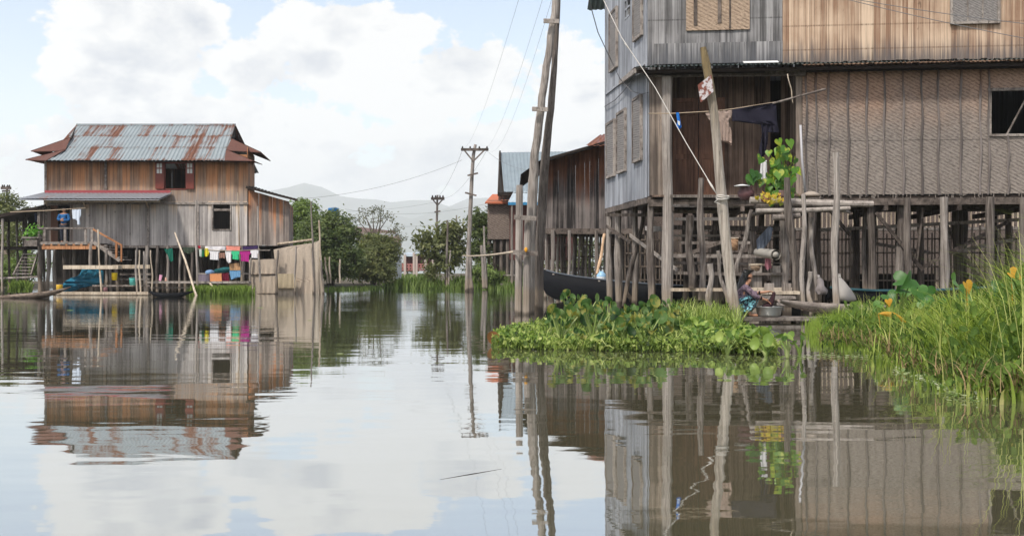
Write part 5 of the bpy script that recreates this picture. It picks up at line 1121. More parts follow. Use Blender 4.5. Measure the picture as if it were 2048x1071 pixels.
    power('power_pole', 'smaller straight power pole rising behind the open leafy tree', [(872, 575), (873, 500), (874, 430), (875, 390)], (5, 4), 90.0, (862, 889, 397), [(865, 398, 874, 409), (886, 398, 876, 409)], [(869, 424, 881, 422)], 30, M_postd)
    power('power_pole', 'twin armed dark power pole beside the backdrop tree and far porch', [(12, 560), (13, 470), (14, 372)], (5, 4), 78.0, (2, 22, 376), [], [(4, 382, 20, 381)], 40, M_postd)
    pole_thing('brace_post', 'short thick post braced against the foot of the crooked power pole', 'post', P(943, 588, 54), P(940, 513, 54), .12, .08, M_post, seed=3)
    wires = [('first overhead wire rising from the crooked power pole', P(926, 297, 54), P(1052, -50, 14), .5), ('second overhead wire rising from the crooked power pole', P(966, 297, 54), P(1100, -50, 14), .6), ('third overhead wire rising from the crooked power pole', P(974, 297, 54), P(1118, -50, 14), .9),
             ('wire between the crooked pole and the smaller pole', P(925, 300, 54), P(866, 396, 90), .6), ('second wire between the crooked pole and the smaller pole', P(974, 300, 54), P(886, 396, 90), .6),
             ('wire from the crooked pole to the annex roof', P(924, 320, 54), P(593, 398, 49), .35), ('long low wire from the smaller pole over the trees', P(888, 400, 90), P(560, 420, 60), .4), ('low wire between the thatched house and the tree tops', P(985, 404, 66), P(690, 418, 72), .5),
             ('wire from the crooked pole towards the iron roof', P(974, 302, 54), P(1090, 340, 40), .3), ('long wire along the hills from the tree tops', P(640, 440, 60), P(930, 440, 75), .4), ('low wire over the porch of the far house', P(-20, 402, 70), P(95, 408, 50), .2)]
    for lb, a, b, s in wires: line_thing('overhead_wire', lb, 'wire', sag(a, b, s, 18), 0.0022 if 'rising' in lb else 0.007, M_wire, 'wires strung between the poles')
    line_thing('overhead_wire', 'upper dark wire crossing the fresh boards', 'wire', sag(P(1600, -22, 19), P(2100, 53, 17), .05), .006, M_wire, 'wires strung between the poles')
    line_thing('overhead_wire', 'lower dark wire crossing the fresh boards', 'wire', sag(P(1600, -26, 19), P(2100, 86, 17), .05), .006, M_wire, 'wires strung between the poles')
    line_thing('service_cable', 'dark cable looping from above onto the gable side', 'cable', [P(1160, -60, 24), P(1178, 0, 25.5), P(1196, 65, 27), P(1222, 120, 29), P(1240, 158, 30), P(1262, 182, 29.2), P(1282, 188, 28.3), P(1297, 185, 27.9)], .012, M_wire)
    line_thing('service_cable', 'dark cable curving along the bluish gable boards', 'cable', [RS.at(1214, 213, .07), RS.at(1235, 200, .07), RS.at(1254, 180, .07), RS.at(1267, 163, .07), RS.at(1276, 152, .07)], .014, M_wire)
    # leaning pole
    Ml = wood('mossy_pole', (0.15, 0.125, 0.105), (0.48, 0.43, 0.38), streak=22, vert=0.7, warm=(0.17, 0.125, 0.055), warm_band=(3.6, 5.4), wet=True)
    R = thing('leaning_pole', P(1474, 660, 21.9), 'stout grey pole leaning out of the plants with a rusty tin plate nailed on', 'pole'); mb = MB(77); pts = [(1406, 95, 12), (1412, 128, 17), (1419, 165, 18), (1428, 225, 18), (1434, 290, 18), (1439, 345, 19), (1445, 410, 22), (1453, 490, 21), (1461, 560, 21), (1468, 610, 22), (1474, 662, 25)]
    mb.tube([P(x, y, 22 - 0.01 * i) for i, (x, y, w) in enumerate(pts)], [w / 200 * 1.0 for x, y, w in pts], 12, .6, True, .1); pol = mb.build('pole', Ml, R)
    mb = MB(78)
    for k in range(3): mb.tube([P(1445, 392 + k * 3, 21.9) + Vector((math.cos(a) * .125, math.sin(a) * .125, .015 * math.sin(a * 2 + k))) for a in [i * math.pi / 8 for i in range(17)]], .012, 5)
    mb.tube([P(1436, 398, 21.8), P(1429, 404, 21.75), P(1440, 408, 21.75)], .01, 5); mb.build('rope_binding', M_rope, R)
    m, t, b, out = newmat('rusty_plate'); p = pos(t); n = t.noise(p, 9.0, 5.0, .65); t.put(b.inputs['Base Color'], t.mix(t.step(n, .46, .56), (.62, .58, .60), (.20, .06, .04))); b.inputs['Roughness'].default_value = .6
    mb = MB(79); mb.slab([P(1395.5, 170, 21.75), P(1401.4, 205, 21.75), P(1427, 183, 21.8), P(1422.7, 149, 21.8)], .012, (0, -1, 0)); mb.build('tin_plate', m, R)
    line_thing('guy_wire', 'taut pale guy wire running down to the leaning pole', 'wire', [P(1190, -35, 25), P(1243, 75, 24.1), P(1310, 175, 23.5), P(1372, 285, 22.8), P(1425, 374, 22.1), P(1436, 392, 21.95)], .010, M_rope)
    mb = MB(80); mb.tube([P(1415, 358, 22.2), P(1423, 371, 22.1), P(1431, 384, 22)], [.012, .024, .012], 7); mb.tube([P(1250, 86, 24.05), P(1256, 96, 24)], .018, 6); tag(recentre(mb.build('wire_knot', M_rope, None, True)), 'knotted pale rope joining the guy wire to the pole', 'knot')
    # free posts about the washing place
    L = [((1384, 575), (1380, 430), 25.0, 15, 'thick dark cut post between the heavy porch post and the slim grey one'), ((1403, 600), (1403, 356), 25.6, 13, 'slim grey post with a wire loop at its head'), ((1419, 618), (1420, 527), 24.0, 12, 'short stump post rising out of the grass left of the pole'.replace(' left of', ' beside')),
         ((1455, 605), (1436, 501), 23.2, 8, 'thin pale stake leaning against the foot of the leaning pole'), ((1570, 620), (1566, 435), 25.9, 15, 'knobbly pale post behind the washing woman'), ((1592, 605), (1574, 355), 25.0, 15, 'crooked dark post in front of the leafy pot plant'),
         ((1607, 620), (1606, 388), 24.6, 10, 'straight slim post beside the crooked one'), ((1622, 632), (1621, 543), 23.4, 9, 'low squared stump at the end of the washing plank'), ((1673, 612), (1671, 305), 23.8, 14, 'tall bamboo post standing before the woven wall'),
         ((1247, 612), (1293, 399), 31.0, 9, 'long dark pole leaning across the corner stilts'), ((1262, 603), (1254, 575), 31.2, 8, 'short broken stub at the foot of the long dark pole'), ((1470, 545), (1503, 419), 25.0, 9, 'pale board leaning from the leaning pole up to the log shelf'), ((1632, 600), (1623, 435), 26.0, 9, 'narrow brown post between the slim post and the bamboo post')]
    for i, ((x0, y0), (x1, y1), d, w, lb) in enumerate(L):
        pole_thing('wooden_post', lb, 'post', P(x0, y0, d), P(x1, y1, d), w / F * d / 2, w / F * d / 2.15, M_postd if 'dark' in lb else M_post, 'loose posts about the washing place', .05, 90 + i)
    pole_thing('broom_handle', 'light brown handle leaning in the black boat', 'handle', P(1194, 548, 37), P(1209, 468, 38), .05, .05, wood('tan_handle', (.40, .25, .15), (.6, .42, .28)), seed=5)
poles()

# ---------------------------------------------------------------- porch washing, shelf, plants
def porch():
    d = 27.0
    line_thing('clothes_line', 'tan washing line strung across the porch', 'clothes line', [P(1297, 227, 27.6), P(1343, 227, d), P(1415, 223, d), P(1465, 218, d), P(1552, 204, d)], .012, M_rope_tan)
    pole_thing('drying_pole', 'grey bamboo drying pole jutting from the porch over the mat wall', 'pole', P(1545, 207, d), P(1652, 178, d - .3), .022, .03, M_beam, seed=4)
    pole_thing('hanging_stick', 'thin stick dangling from the eave beside the porch', 'stick', P(1586, 207, d), P(1575, 148, d), .012, .014, M_pale, seed=5)
    cloth('beige_shirt', 'ragged beige shirt on the line behind the leaning pole', 'shirt', [(1409, 224), (1420, 221), (1440, 219), (1466, 217), (1463, 232), (1458, 242), (1462, 262), (1463, 291), (1452, 284), (1446, 285), (1437, 281), (1433, 245), (1419, 241)], d, (.34, .26, .225), fold=.05, fx=10, seed=3)
    cloth('navy_trousers', 'dark navy garment hung wide with one long leg on the porch line', 'garment', [(1464, 219), (1490, 214), (1520, 209), (1551, 204), (1554, 235), (1557, 262), (1543, 266), (1537, 262), (1536, 290), (1529, 310), (1520, 325), (1519, 300), (1523, 265), (1521, 248), (1500, 244), (1464, 247)], d, (.02, .019, .032), fold=.08, fx=7, seed=4)
    cloth('blue_rag', 'bright blue and white rag pegged on the porch line', 'rag', [(1352, 225), (1358, 225), (1361, 244), (1363, 255), (1358, 258), (1352, 253), (1355, 243)], d - .02, (.02, .16, .55), fold=.02, seed=5)
    cloth('white_rag', 'tiny white patch knotted in the blue rag', 'rag', [(1355, 241), (1360, 243), (1360, 251), (1356, 249)], d - .06, (.7, .75, .8), fold=.005, seed=6)
    # log shelf carrying pots
    R = thing('log_shelf', P(1590, 410, 25.8), 'rough shelf of grey logs under the pot plants', 'shelf')
    for i, (x0, y0, x1, y1, dd, w) in enumerate(((1500, 400, 1746, 408, 25.4, .15), (1510, 412, 1708, 411, 25.9, .13), (1512, 421, 1700, 416, 25.2, .10), (1505, 396, 1640, 400, 26.6, .13), (1545, 434, 1600, 430, 25.2, .14), (1500, 430, 1560, 414, 26.2, .09), (1640, 402, 1700, 425, 26.0, .08))):
        mb = MB(i); mb.tube([P(x0, y0, dd), P((x0 + x1) / 2, (y0 + y1) / 2 + 2, dd), P(x1, y1, dd)], [w / 2, w / 1.8, w / 2.2], 9, None, True, .12); mb.build('log', M_beam if i % 2 == 0 else M_postd, R)
    Ml = leafmat('pothos_leaf', [(.05, .14, .02), (.10, .24, .03), (.22, .40, .04)], patch=((.36, .42, .05), 5.0), rough=.35)
    def leafy(R, c, rx, ry, rz, n, size, mat, seed):
        mb = MB(seed); st = MB(seed + 1); r = mb.r
        for i in range(n):
            q = Vector((r.gauss(0, .45), r.gauss(0, .45), r.gauss(0, .45))); q = Vector((max(-1, min(1, q.x)) * rx, max(-1, min(1, q.y)) * ry, max(-1, min(1, q.z)) * rz)); p = Vector(c) + q; s = size * r.uniform(.7, 1.2)
            st.tube([Vector(c) - Vector((0, 0, rz)), Vector(c).lerp(p, .5) - Vector((0, 0, .05)), p], .006, 4, .5, False)
            heart(mb, p, Vector((r.uniform(-.8, .8), -1, r.uniform(-.3, .6))), Vector((r.uniform(-.7, .7), 0, -1)), s, r.random())
        mb.build('leaves', mat, R, True); st.build('stems', mat, R)
    def pot(name, lb, px, py, dd, w, h, col, plant=None):
        R = thing(name, P(px, py, dd), lb, 'pot'); c = P(px, py, dd); r = w / F * dd / 2; hh = h / F * dd; mb = MB(1)
        mb.lathe(c, [(0, 0), (r * .6, 0), (r * .95, hh * .3), (r, hh * .55), (r * .7, hh * .85), (r * .8, hh), (r * .68, hh), (r * .6, hh * .8), (0, hh * .7)], 18, .5); mb.build('body', plain(name + '_clay', col, .5, .4), R, True); return R, c, hh
    R, c, hh = pot('plant_pot', 'low pot of the tall yellow and green leafy plant on the log shelf', 1562, 401, 25.7, 38, 20, (.12, .07, .06))
    leafy(R, P(1562, 342, 25.7), .50, .3, .72, 58, .135, Ml, 21)
    R, c, hh = pot('plant_pot', 'squat dark red jar with one green leaf at the shelf end', 1492, 400, 25.8, 34, 28, (.10, .045, .05))
    leafy(R, P(1507, 350, 25.7), .08, .08, .15, 5, .16, leafmat('fern_leaf', [(.03, .10, .02), (.08, .2, .04)]), 23)
    R, c, hh = pot('plant_pot', 'small pot spilling yellow flowering sprigs over the logs', 1532, 404, 25.3, 22, 14, (.28, .12, .07))
    leafy(R, P(1542, 396, 25.2), .42, .1, .15, 26, .06, leafmat('yellow_sprig', [(.14, .22, .03), (.6, .5, .05), (.7, .35, .06)]), 25)
    mb = MB(6); mb.lathe(P(1484, 373, 25.7), [(0, 0), (.17, .0), (.19, .02), (.05, .05), (0, .05)], 16, .5); tag(recentre(mb.build('lid', plain('white_enamel', (.75, .77, .8), .3), None, True)), 'white enamel lid lying on the squat red jar', 'lid')
    cloth('white_bag', 'white cloth bag hanging behind the tall leafy plant', 'bag', [(1522, 322), (1534, 320), (1535, 366), (1519, 364)], 26.6, (.62, .62, .64), seed=9)
    mb = MB(7); mb.lathe(P(1622, 393, 25.6), [(0, 0), (.20, .0), (.24, .03), (.14, .09), (.07, .12), (0, .12)], 16, .5); tag(recentre(mb.build('straw_hat', cmat((.36, .31, .27)), None, True)), 'pale hat shaped bundle resting at the foot of the mat wall', 'hat')
    mb = MB(8); mb.tube([P(1601, 250, 26.9), P(1604, 320, 26.9), P(1611, 385, 26.8)], .03, 6); tag(recentre(mb.build('steel_rod', plain('pale_rod', (.45, .45, .48), .4), None, True)), 'pale ribbed rod propped at the near edge of the mat wall', 'rod')
    # pipes, baskets, sacks beneath
    R = thing('plastic_roll', P(1545, 515, 25.8), 'rolled white plastic sheet lying on the rack', 'roll'); mb = MB(1); a, b = P(1515, 504, 26.6), P(1552, 509, 25.5); mb.tube([a, a.lerp(b, .5), b], [.10, .11, .12], 14, .5, False); mb.tube([b, b + (a - b) * .3], [.07, .07], 14, .5, True); mb.build('sheet', plain('dull_white', (.36, .34, .31), .6), R, True)
    def basket(lb, px, py, dd, w, h, col):
        R = thing('basket', P(px, py, dd), lb, 'basket'); c = P(px, py, dd); r = w / F * dd / 2; hh = h / F * dd; mb = MB(1); mb.lathe(c, [(0, 0), (r * .8, 0), (r * .9, hh * .5), (r, hh), (r * .9, hh), (r * .75, .03), (0, .03)], 14, .5); mb.build('weave', matting('basket_weave', col, col, (9, 10)), R, True)
        mb = MB(2); mb.tube([c + Vector((r * math.cos(k * math.pi / 8), r * math.sin(k * math.pi / 8), hh)) for k in range(17)], .012, 5); mb.build('rim', M_pale, R)
    basket('tan woven basket hooked beside the leaning pole', 1468, 500, 26.6, 18, 24, (.42, .22, .10)); basket('shallow brown basket on the rack behind the woman', 1512, 541, 26.4, 24, 12, (.30, .2, .12))
    def sack(lb, px, py, dd, w, h, col, seed):
        R = thing('sack', P(px, py, dd), lb, 'sack'); c = P(px, py, dd); r = w / F * dd / 2; hh = h / F * dd; mb = MB(seed)
        mb.lathe(c, [(0, 0), (r * .8, 0), (r * 1.05, hh * .06), (r * 1.0, hh * .22), (r * .8, hh * .45), (r * .48, hh * .68), (r * .2, hh * .84), (r * .10, hh * .88), (r * .2, hh * .98), (0, hh * .96)], 16, .5)
        for i, v in enumerate(mb.v):
            v = Vector(v); q = noise.noise(v * 9) * .10; k = (v.z - c.z) / hh; mb.v[i] = (v.x + q - (k * .9 * r * .8), v.y + q, v.z)
        mb.build('bag', plain('sack_weave', col, .7), R, True); mb = MB(2); q = c + Vector((-r * .62, 0, hh * .88)); mb.tube([q + Vector((r * .2 * math.cos(k), r * .2 * math.sin(k), 0)) for k in [i * .785 for i in range(9)]], .012, 5); mb.build('tie', M_rope, R)
    sack('full white sack slumped in the dark boat behind the bamboo post', 1690, 602, 24.9, 42, 56, (.34, .32, .30), 3); sack('translucent white bag hanging beside the narrow brown post', 1644, 588, 25.8, 22, 40, (.28, .25, .25), 4)
    cloth('pink_cloth', 'faded pink cloth hanging from the rack behind the woman', 'cloth', [(1531, 514), (1541, 513), (1543, 535), (1535, 540), (1529, 532)], 26.0, (.36, .16, .20), seed=31)
    cloth('red_cloth', 'small scarlet cloth beside the crooked dark post', 'cloth', [(1589, 541), (1596, 545), (1599, 556), (1592, 557)], 25.4, (.75, .06, .06), seed=32)
    cloth('denim_cloth', 'blue grey cloth slung among the rails under the log shelf', 'cloth', [(1512, 480), (1538, 452), (1546, 455), (1542, 478), (1526, 500), (1514, 500)], 26.4, (.16, .19, .25), seed=33)
    cloth('bundle_cloth', 'pale rag wrapped round the rail by the heavy porch post', 'rag', [(1290, 452), (1322, 452), (1324, 462), (1300, 465), (1290, 460)], 28.9, (.45, .43, .42), seed=34)
    # stacked low steps behind the woman
    R = thing('washing_steps', P(1560, 600, 24.4), 'low timber steps and blocks behind the washing woman', 'steps')
    for i, (x0, x1, y, dd, h, dp) in enumerate(((1500, 1600, 582, 24.6, .07, .5), (1495, 1580, 545, 26.2, .06, .5), (1470, 1590, 575, 25.4, .08, .3), (1530, 1592, 592, 24.0, .06, .4), (1345, 1480, 576, 25.0, .07, .3), (1560, 1640, 606, 23.6, .05, .3), (1505, 1560, 527, 26.4, .05, .4))):
        mb = MB(i); a, b = P(x0, y, dd), P(x1, y, dd); mb.box(a.x, b.x, dd, dd + dp, a.z - h, a.z); mb.build('step', M_beam if i % 2 else M_pale, R)
    for i, (px, y0, y1, dd) in enumerate(((1540, 580, 566, 24.8), (1575, 620, 566, 24.8), (1510, 620, 585, 24.8), (1553, 575, 527, 26.4), (1516, 575, 530, 26.3), (1480, 620, 577, 25.3))):
        mb = MB(20 + i); mb.box(Xat(px - 8, dd), Xat(px + 8, dd), dd, dd + .18, Zat(y0, dd) - .3, Zat(y1, dd)); mb.build('block', M_post, R)
    # washing plank
    R = thing('washing_plank', P(1560, 638, 22.4), 'long dark plank at the water under the washing woman', 'plank'); mb = MB(3); mb.box(Xat(1478, 22.4), Xat(1665, 22.4), 22.1, 22.75, .045, .115); mb.build('board', M_beam, R)
    for i, px in enumerate((1490, 1590, 1650)): mb = MB(30 + i); mb.post((Xat(px, 22.4), 22.5, -.3), (Xat(px, 22.4), 22.5, .04), .05, .05); mb.build('peg', M_post, R)
    # grey dugout bow
    R = thing('dugout_boat', P(1650, 615, 23), 'grey dugout with its blunt bow pointing at the wash basin', 'boat'); st = [(P(x, y, dd), hw, dp) for x, y, dd, hw, dp in ((1558, 598, 22.3, .06, .06), (1575, 600, 22.4, .12, .12), (1620, 604, 22.6, .20, .20), (1680, 607, 22.9, .28, .27), (1760, 610, 23.3, .33, .32), (1900, 612, 24, .35, .35), (2000, 606, 24.4, .2, .2))]
    mb = MB(1); hull(mb, st); mb.build('hull', wood('dugout_wood', (.12, .10, .09), (.36, .31, .28), streak=3, vert=14), R, True); mb = MB(2); mb.beam(st[3][0] + Vector((0, -.27, -.03)), st[3][0] + Vector((0, .27, -.03)), .15, .03); mb.build('thwart', M_beam, R)
    # black boats
    R = thing('black_boat', P(1230, 600, 36.5), 'long black tarred boat with high blunt bow among the corner stilts', 'boat')
    st = [(P(x, y, dd), hw, dp) for x, y, dd, hw, dp in ((1085, 538, 37.0, .10, .62), (1092, 540, 37.0, .22, .80), (1110, 545, 36.9, .32, .90), (1150, 552, 36.8, .42, .86), (1200, 558, 36.6, .48, .82), (1260, 564, 36.4, .52, .78), (1330, 569, 36.1, .54, .74), (1420, 572, 35.8, .54, .72), (1520, 574, 35.5, .5, .68), (1600, 570, 35.3, .3, .5))]
    mb = MB(1); hull(mb, st); mb.build('hull', M_black, R, True); mb = MB(2)
    for i in (2, 4, 6, 8): mb.beam(st[i][0] + Vector((0, -st[i][1], -.05)), st[i][0] + Vector((0, st[i][1], -.05)), .2, .04)
    mb.build('thwart', M_beam, R)
    mb = MB(3); mb.tube([st[i][0] + Vector((0, -st[i][1] - .01, .0)) for i in range(1, 9)], .025, 6); mb.build('gunwale', plain('grey_gunwale', (.10, .12, .15), .5), R)
    R = thing('black_boat', P(1730, 600, 27), 'dark teal edged boat lying under the woven wall', 'boat'); st = [(P(x, y, dd), hw, dp) for x, y, dd, hw, dp in ((1655, 574, 26.0, .2, .3), (1680, 577, 26.0, .35, .4), (1740, 580, 26, .42, .5), (1840, 580, 26.2, .42, .5), (1960, 574, 26.4, .3, .4))]
    mb = MB(1); hull(mb, st); mb.build('hull', M_black, R, True); mb = MB(3); mb.tube([st[i][0] + Vector((0, -st[i][1] - .01, .0)) for i in range(5)], .03, 6); mb.build('gunwale', plain('teal_gunwale', (.03, .09, .11), .5), R)
    R = thing('water_bottle', P(1203, 560, 36.4), 'blue and white bottle standing in the black boat', 'bottle'); mb = MB(1); c = P(1203, 566, 36.4); mb.lathe(c, [(0, 0), (.16, 0), (.16, .28), (.08, .36), (.05, .4), (0, .4)], 12, .5); mb.build('body', plain('pale_blue_plastic', (.30, .52, .75), .3), R, True); mb = MB(2); mb.lathe(c + Vector((0, 0, .12)), [(.165, 0), (.165, .1)], 12, .5); mb.build('label_band', cmat((.7, .75, .8)), R)

def heart(mb, p, nrm, tip, s, tone, cup=.15):
    """heart-shaped leaf blade: base at p, pointing along tip, facing nrm"""
    nrm = Vector(nrm).normalized(); tip = Vector(tip); tip = (tip - nrm * tip.dot(nrm)).normalized(); sd = tip.cross(nrm)
    out = [(-.28, .22), (-.33, .5), (-.1, .78), (.25, .82), (.6, .62), (1.0, .28), (1.45, 0)]
    pts = [(0, 0)] + out + [(x, -y) for x, y in reversed(out[:-1])]; vs = []
    for k, (x, y) in enumerate(pts):
        bend = -cup * (x * x * .35) + cup * abs(y) * .55; vs.append(Vector(p) + tip * x * s + sd * y * s + nrm * bend * s)
    mid = len(vs); vs.append(Vector(p) + tip * .55 * s - nrm * .02 * s)
    n = len(pts); fs = [(mid, k, k % (n - 1) + 1 if k + 1 < n else 0) for k in range(1, n - 1)] + [(mid, n - 1, 0), (mid, 0, 1)]
    mb.add(vs, fs, tone)
def disc(mb, p, nrm, s, tone, cup=.35, n=9, asp=.9):
    """round cupped leaf"""
    nrm = Vector(nrm).normalized(); a = nrm.cross(Vector((0, 0, 1))); a = a.normalized() if a.length > .1 else Vector((1, 0, 0)); b = a.cross(nrm); vs = [Vector(p) - nrm * cup * s * .45]; fs = []
    for ring, rr in ((0, .55), (1, 1.0)):
        for k in range(n):
            an = 2 * math.pi * k / n; q = a * math.cos(an) * asp * (1 if ring == 0 else mb.r.uniform(.93, 1.06)) + b * math.sin(an); vs.append(Vector(p) + q * rr * s + nrm * cup * s * (rr * rr - .55) * (1 + .25 * math.cos(an * 2)))
    for k in range(n): fs += [(0, 1 + k, 1 + (k + 1) % n), (1 + k, 1 + n + k, 1 + n + (k + 1) % n, 1 + (k + 1) % n)]
    mb.add(vs, fs, tone)
porch()

# ---------------------------------------------------------------- the washing woman
def woman():
    gx, gy, gz = Xat(1493, 22.4), 22.42, .118
    R = thing('person', (gx, gy, gz), 'woman with long black ponytail squatting on the plank and washing clothes in a metal basin', 'person')
    # joints: x to the picture's right, y away from camera
    N = [(-.13, 0, .20, .13, .14), (-.13, 0, .34, .11, .13), (-.09, 0, .48, .11, .14), (-.04, 0, .60, .09, .14), (0, 0, .67, .045), (.03, 0, .73, .045), (.055, 0, .83, .078, .072), (.05, 0, .92, .062),
         (-.03, -.15, .60, .05), (.12, -.22, .42, .042), (.30, -.16, .36, .03), (.36, -.13, .34, .026),
         (-.03, .15, .60, .05), (.16, .20, .46, .042), (.38, .08, .49, .03), (.45, .06, .50, .026),
         (-.08, -.10, .20, .10), (.17, -.16, .40, .075), (.04, -.12, .10, .045), (.03, -.12, .045, .035), (.16, -.14, .03, .03), (.21, -.14, .025, .02),
         (-.08, .10, .20, .10), (.17, .12, .40, .075), (.04, .10, .10, .045), (.03, .10, .045, .035), (.16, .12, .03, .03), (.21, .12, .025, .02),
         (.125, 0, .80, .03), (.11, 0, .765, .045)]
    E = [(0, 1), (1, 2), (2, 3), (3, 4), (4, 5), (5, 6), (6, 7), (3, 8), (8, 9), (9, 10), (10, 11), (3, 12), (12, 13), (13, 14), (14, 15), (0, 16), (16, 17), (17, 18), (18, 19), (19, 20), (20, 21), (0, 22), (22, 23), (23, 24), (24, 25), (25, 26), (26, 27), (6, 28), (5, 29)]
    def fingers(root, w, dirx, dirz, curl):
        k = root; N.append((w[0] + .045 * dirx, w[1], w[2] + .045 * dirz, .026, .034)); pal = len(N) - 1; E.append((k, pal))
        for j, (oy, ln) in enumerate(((-.027, .060), (-.009, .070), (.010, .066), (.028, .052))):
            b0 = N[pal]; q1 = (b0[0] + .028 * dirx, b0[1] + oy, b0[2] + .028 * dirz, .0095); q2 = (q1[0] + ln * .55 * dirx, q1[1] + oy * .2, q1[2] + ln * .55 * dirz - curl * .015, .0088); q3 = (q2[0] + ln * .3 * dirx, q2[1], q2[2] + ln * .2 * dirz - curl * .035, .0075)
            i0 = len(N); N.extend([q1, q2, q3]); E.extend([(pal, i0), (i0, i0 + 1), (i0 + 1, i0 + 2)])
        i0 = len(N); N.extend([(w[0] + .03 * dirx, w[1] - .035, w[2] + .015, .011), (w[0] + .06 * dirx, w[1] - .045, w[2] + .012, .009)]); E.extend([(pal, i0), (i0, i0 + 1)])
    fingers(11, (.36, -.13, .34), .85, -.5, .6); fingers(15, (.45, .06, .50), .95, .1, 1.0)
    skin_obj('body', N, E, M_skin, R)
    m, t, b, out = newmat('lilac_blouse'); p = pos(t); n = t.noise(p, 26.0, 3.0, .6); t.put(b.inputs['Base Color'], t.mix(t.step(n, .48, .62), (.17, .12, .16), (.035, .022, .04))); b.inputs['Roughness'].default_value = .85
    skin_obj('blouse', [(-.13, 0, .27, .145, .16), (-.12, 0, .38, .13, .155), (-.085, 0, .50, .13, .16), (-.04, 0, .60, .11, .155), (-.01, 0, .65, .07, .09), (-.03, -.16, .595, .075), (.12, -.225, .42, .062), (.235, -.185, .38, .048), (-.03, .16, .595, .075), (.16, .205, .46, .062), (.28, .13, .475, .048)],
             [(0, 1), (1, 2), (2, 3), (3, 4), (3, 5), (5, 6), (6, 7), (3, 8), (8, 9), (9, 10)], m, R)
    skin_obj('dark_cuff', [(.225, -.19, .383, .052), (.28, -.17, .366, .048)], [(0, 1)], cmat((.012, .010, .016)), R); skin_obj('dark_cuff', [(.27, .135, .474, .052), (.33, .105, .482, .048)], [(0, 1)], cmat((.012, .010, .016)), R)
    m, t, b, out = newmat('teal_print_skirt'); p = pos(t); v = t.new('ShaderNodeTexVoronoi'); v.inputs['Scale'].default_value = 17.0; t.put(v.inputs['Vector'], p); n = t.noise(p, 30.0, 3.0, .6)
    t.put(b.inputs['Base Color'], t.mix(t.step(n, .50, .56), (.008, .02, .04), (.20, .52, .60))); b.inputs['Roughness'].default_value = .8
    prof = [(-.27, .20), (-.25, .09), (-.13, .03), (.0, .06), (.09, .09), (.17, .19), (.23, .33), (.235, .42), (.18, .47), (.08, .44), (-.02, .41), (-.14, .39), (-.24, .32)]
    sk = MB(4); cx, cz = -.03, .25; K = 11; L = len(prof); vs = []
    for j in range(K):
        y = -.235 + .47 * j / (K - 1); kk = max(.45, (1 - abs(y / .25) ** 3.0)) ** .5
        for i, (x, z) in enumerate(prof): w = 1 + .05 * math.sin(i * 2.7 + j * 1.9); vs.append((gx + cx + (x - cx) * kk * w, gy + y, gz + max(.025, cz + (z - cz) * kk * w)))
    sk.add(vs, [(j * L + i, j * L + (i + 1) % L, (j + 1) * L + (i + 1) % L, (j + 1) * L + i) for j in range(K - 1) for i in range(L)] + [tuple(range(L)), tuple((K - 1) * L + i for i in reversed(range(L)))], .5)
    sk.build('skirt', m, R, True)
    skin_obj('hair', [(.035, 0, .86, .088), (.045, 0, .925, .070), (-.02, 0, .84, .085), (-.065, 0, .76, .062, .075), (-.10, -.02, .66, .068, .085), (-.135, -.03, .54, .062, .075), (-.14, -.03, .44, .04, .05), (-.14, -.03, .37, .015)], [(0, 1), (0, 2), (2, 3), (3, 4), (4, 5), (5, 6), (6, 7)], M_hair, R)
    mb = MB(2)
    for s in (-1, 1): mb.ball(Vector((gx + .118, gy + s * .03, gz + .835)), .008, .010, .007)
    mb.build('eyes', M_hair, R, True); mb = MB(3); mb.ball(Vector((gx + .122, gy, gz + .772)), .010, .022, .007); mb.build('lips', plain('lip', (.30, .10, .08), .5), R, True)
    mb = MB(4)
    for s in (-1, 1): mb.ball(Vector((gx + .045, gy + s * .072, gz + .82)), .016, .010, .026)
    mb.build('ears', M_skin, R, True)
    # basin and the cloth being washed
    B_ = thing('metal_basin', (Xat(1539, 22.3), 22.35, .118), 'wide dull metal basin in front of the washing woman', 'basin'); c = Vector((Xat(1539, 22.3), 22.35, .118)); mb = MB(5)
    mb.lathe(c, [(0, 0), (.20, 0), (.235, .04), (.265, .19), (.285, .20), (.285, .208), (.255, .205), (.225, .05), (0, .02)], 28, .5); mb.build('bowl', plain('dull_aluminium', (.34, .35, .34), .38, .5, .15, 8, .5), B_, True)
    mb = MB(6); mb.tube([c + Vector((.27, -.03, .18)), c + Vector((.30, -.04, .13)), c + Vector((.30, .04, .13)), c + Vector((.27, .03, .18))], .007, 5); mb.build('ring_handle', M_wire, B_)
    w = skin_obj('wet_garment', [(Xat(1552, 22.3), 22.42, .62, .03), (Xat(1548, 22.3), 22.38, .52, .05, .04), (Xat(1543, 22.3), 22.36, .40, .075, .05), (Xat(1536, 22.3), 22.34, .30, .10, .10), (Xat(1525, 22.3), 22.32, .27, .09, .10)], [(0, 1), (1, 2), (2, 3), (3, 4)], cmat((.035, .018, .022)), None)
    tag(recentre(w), 'dark wet garment lifted out of the metal basin', 'garment')
woman()

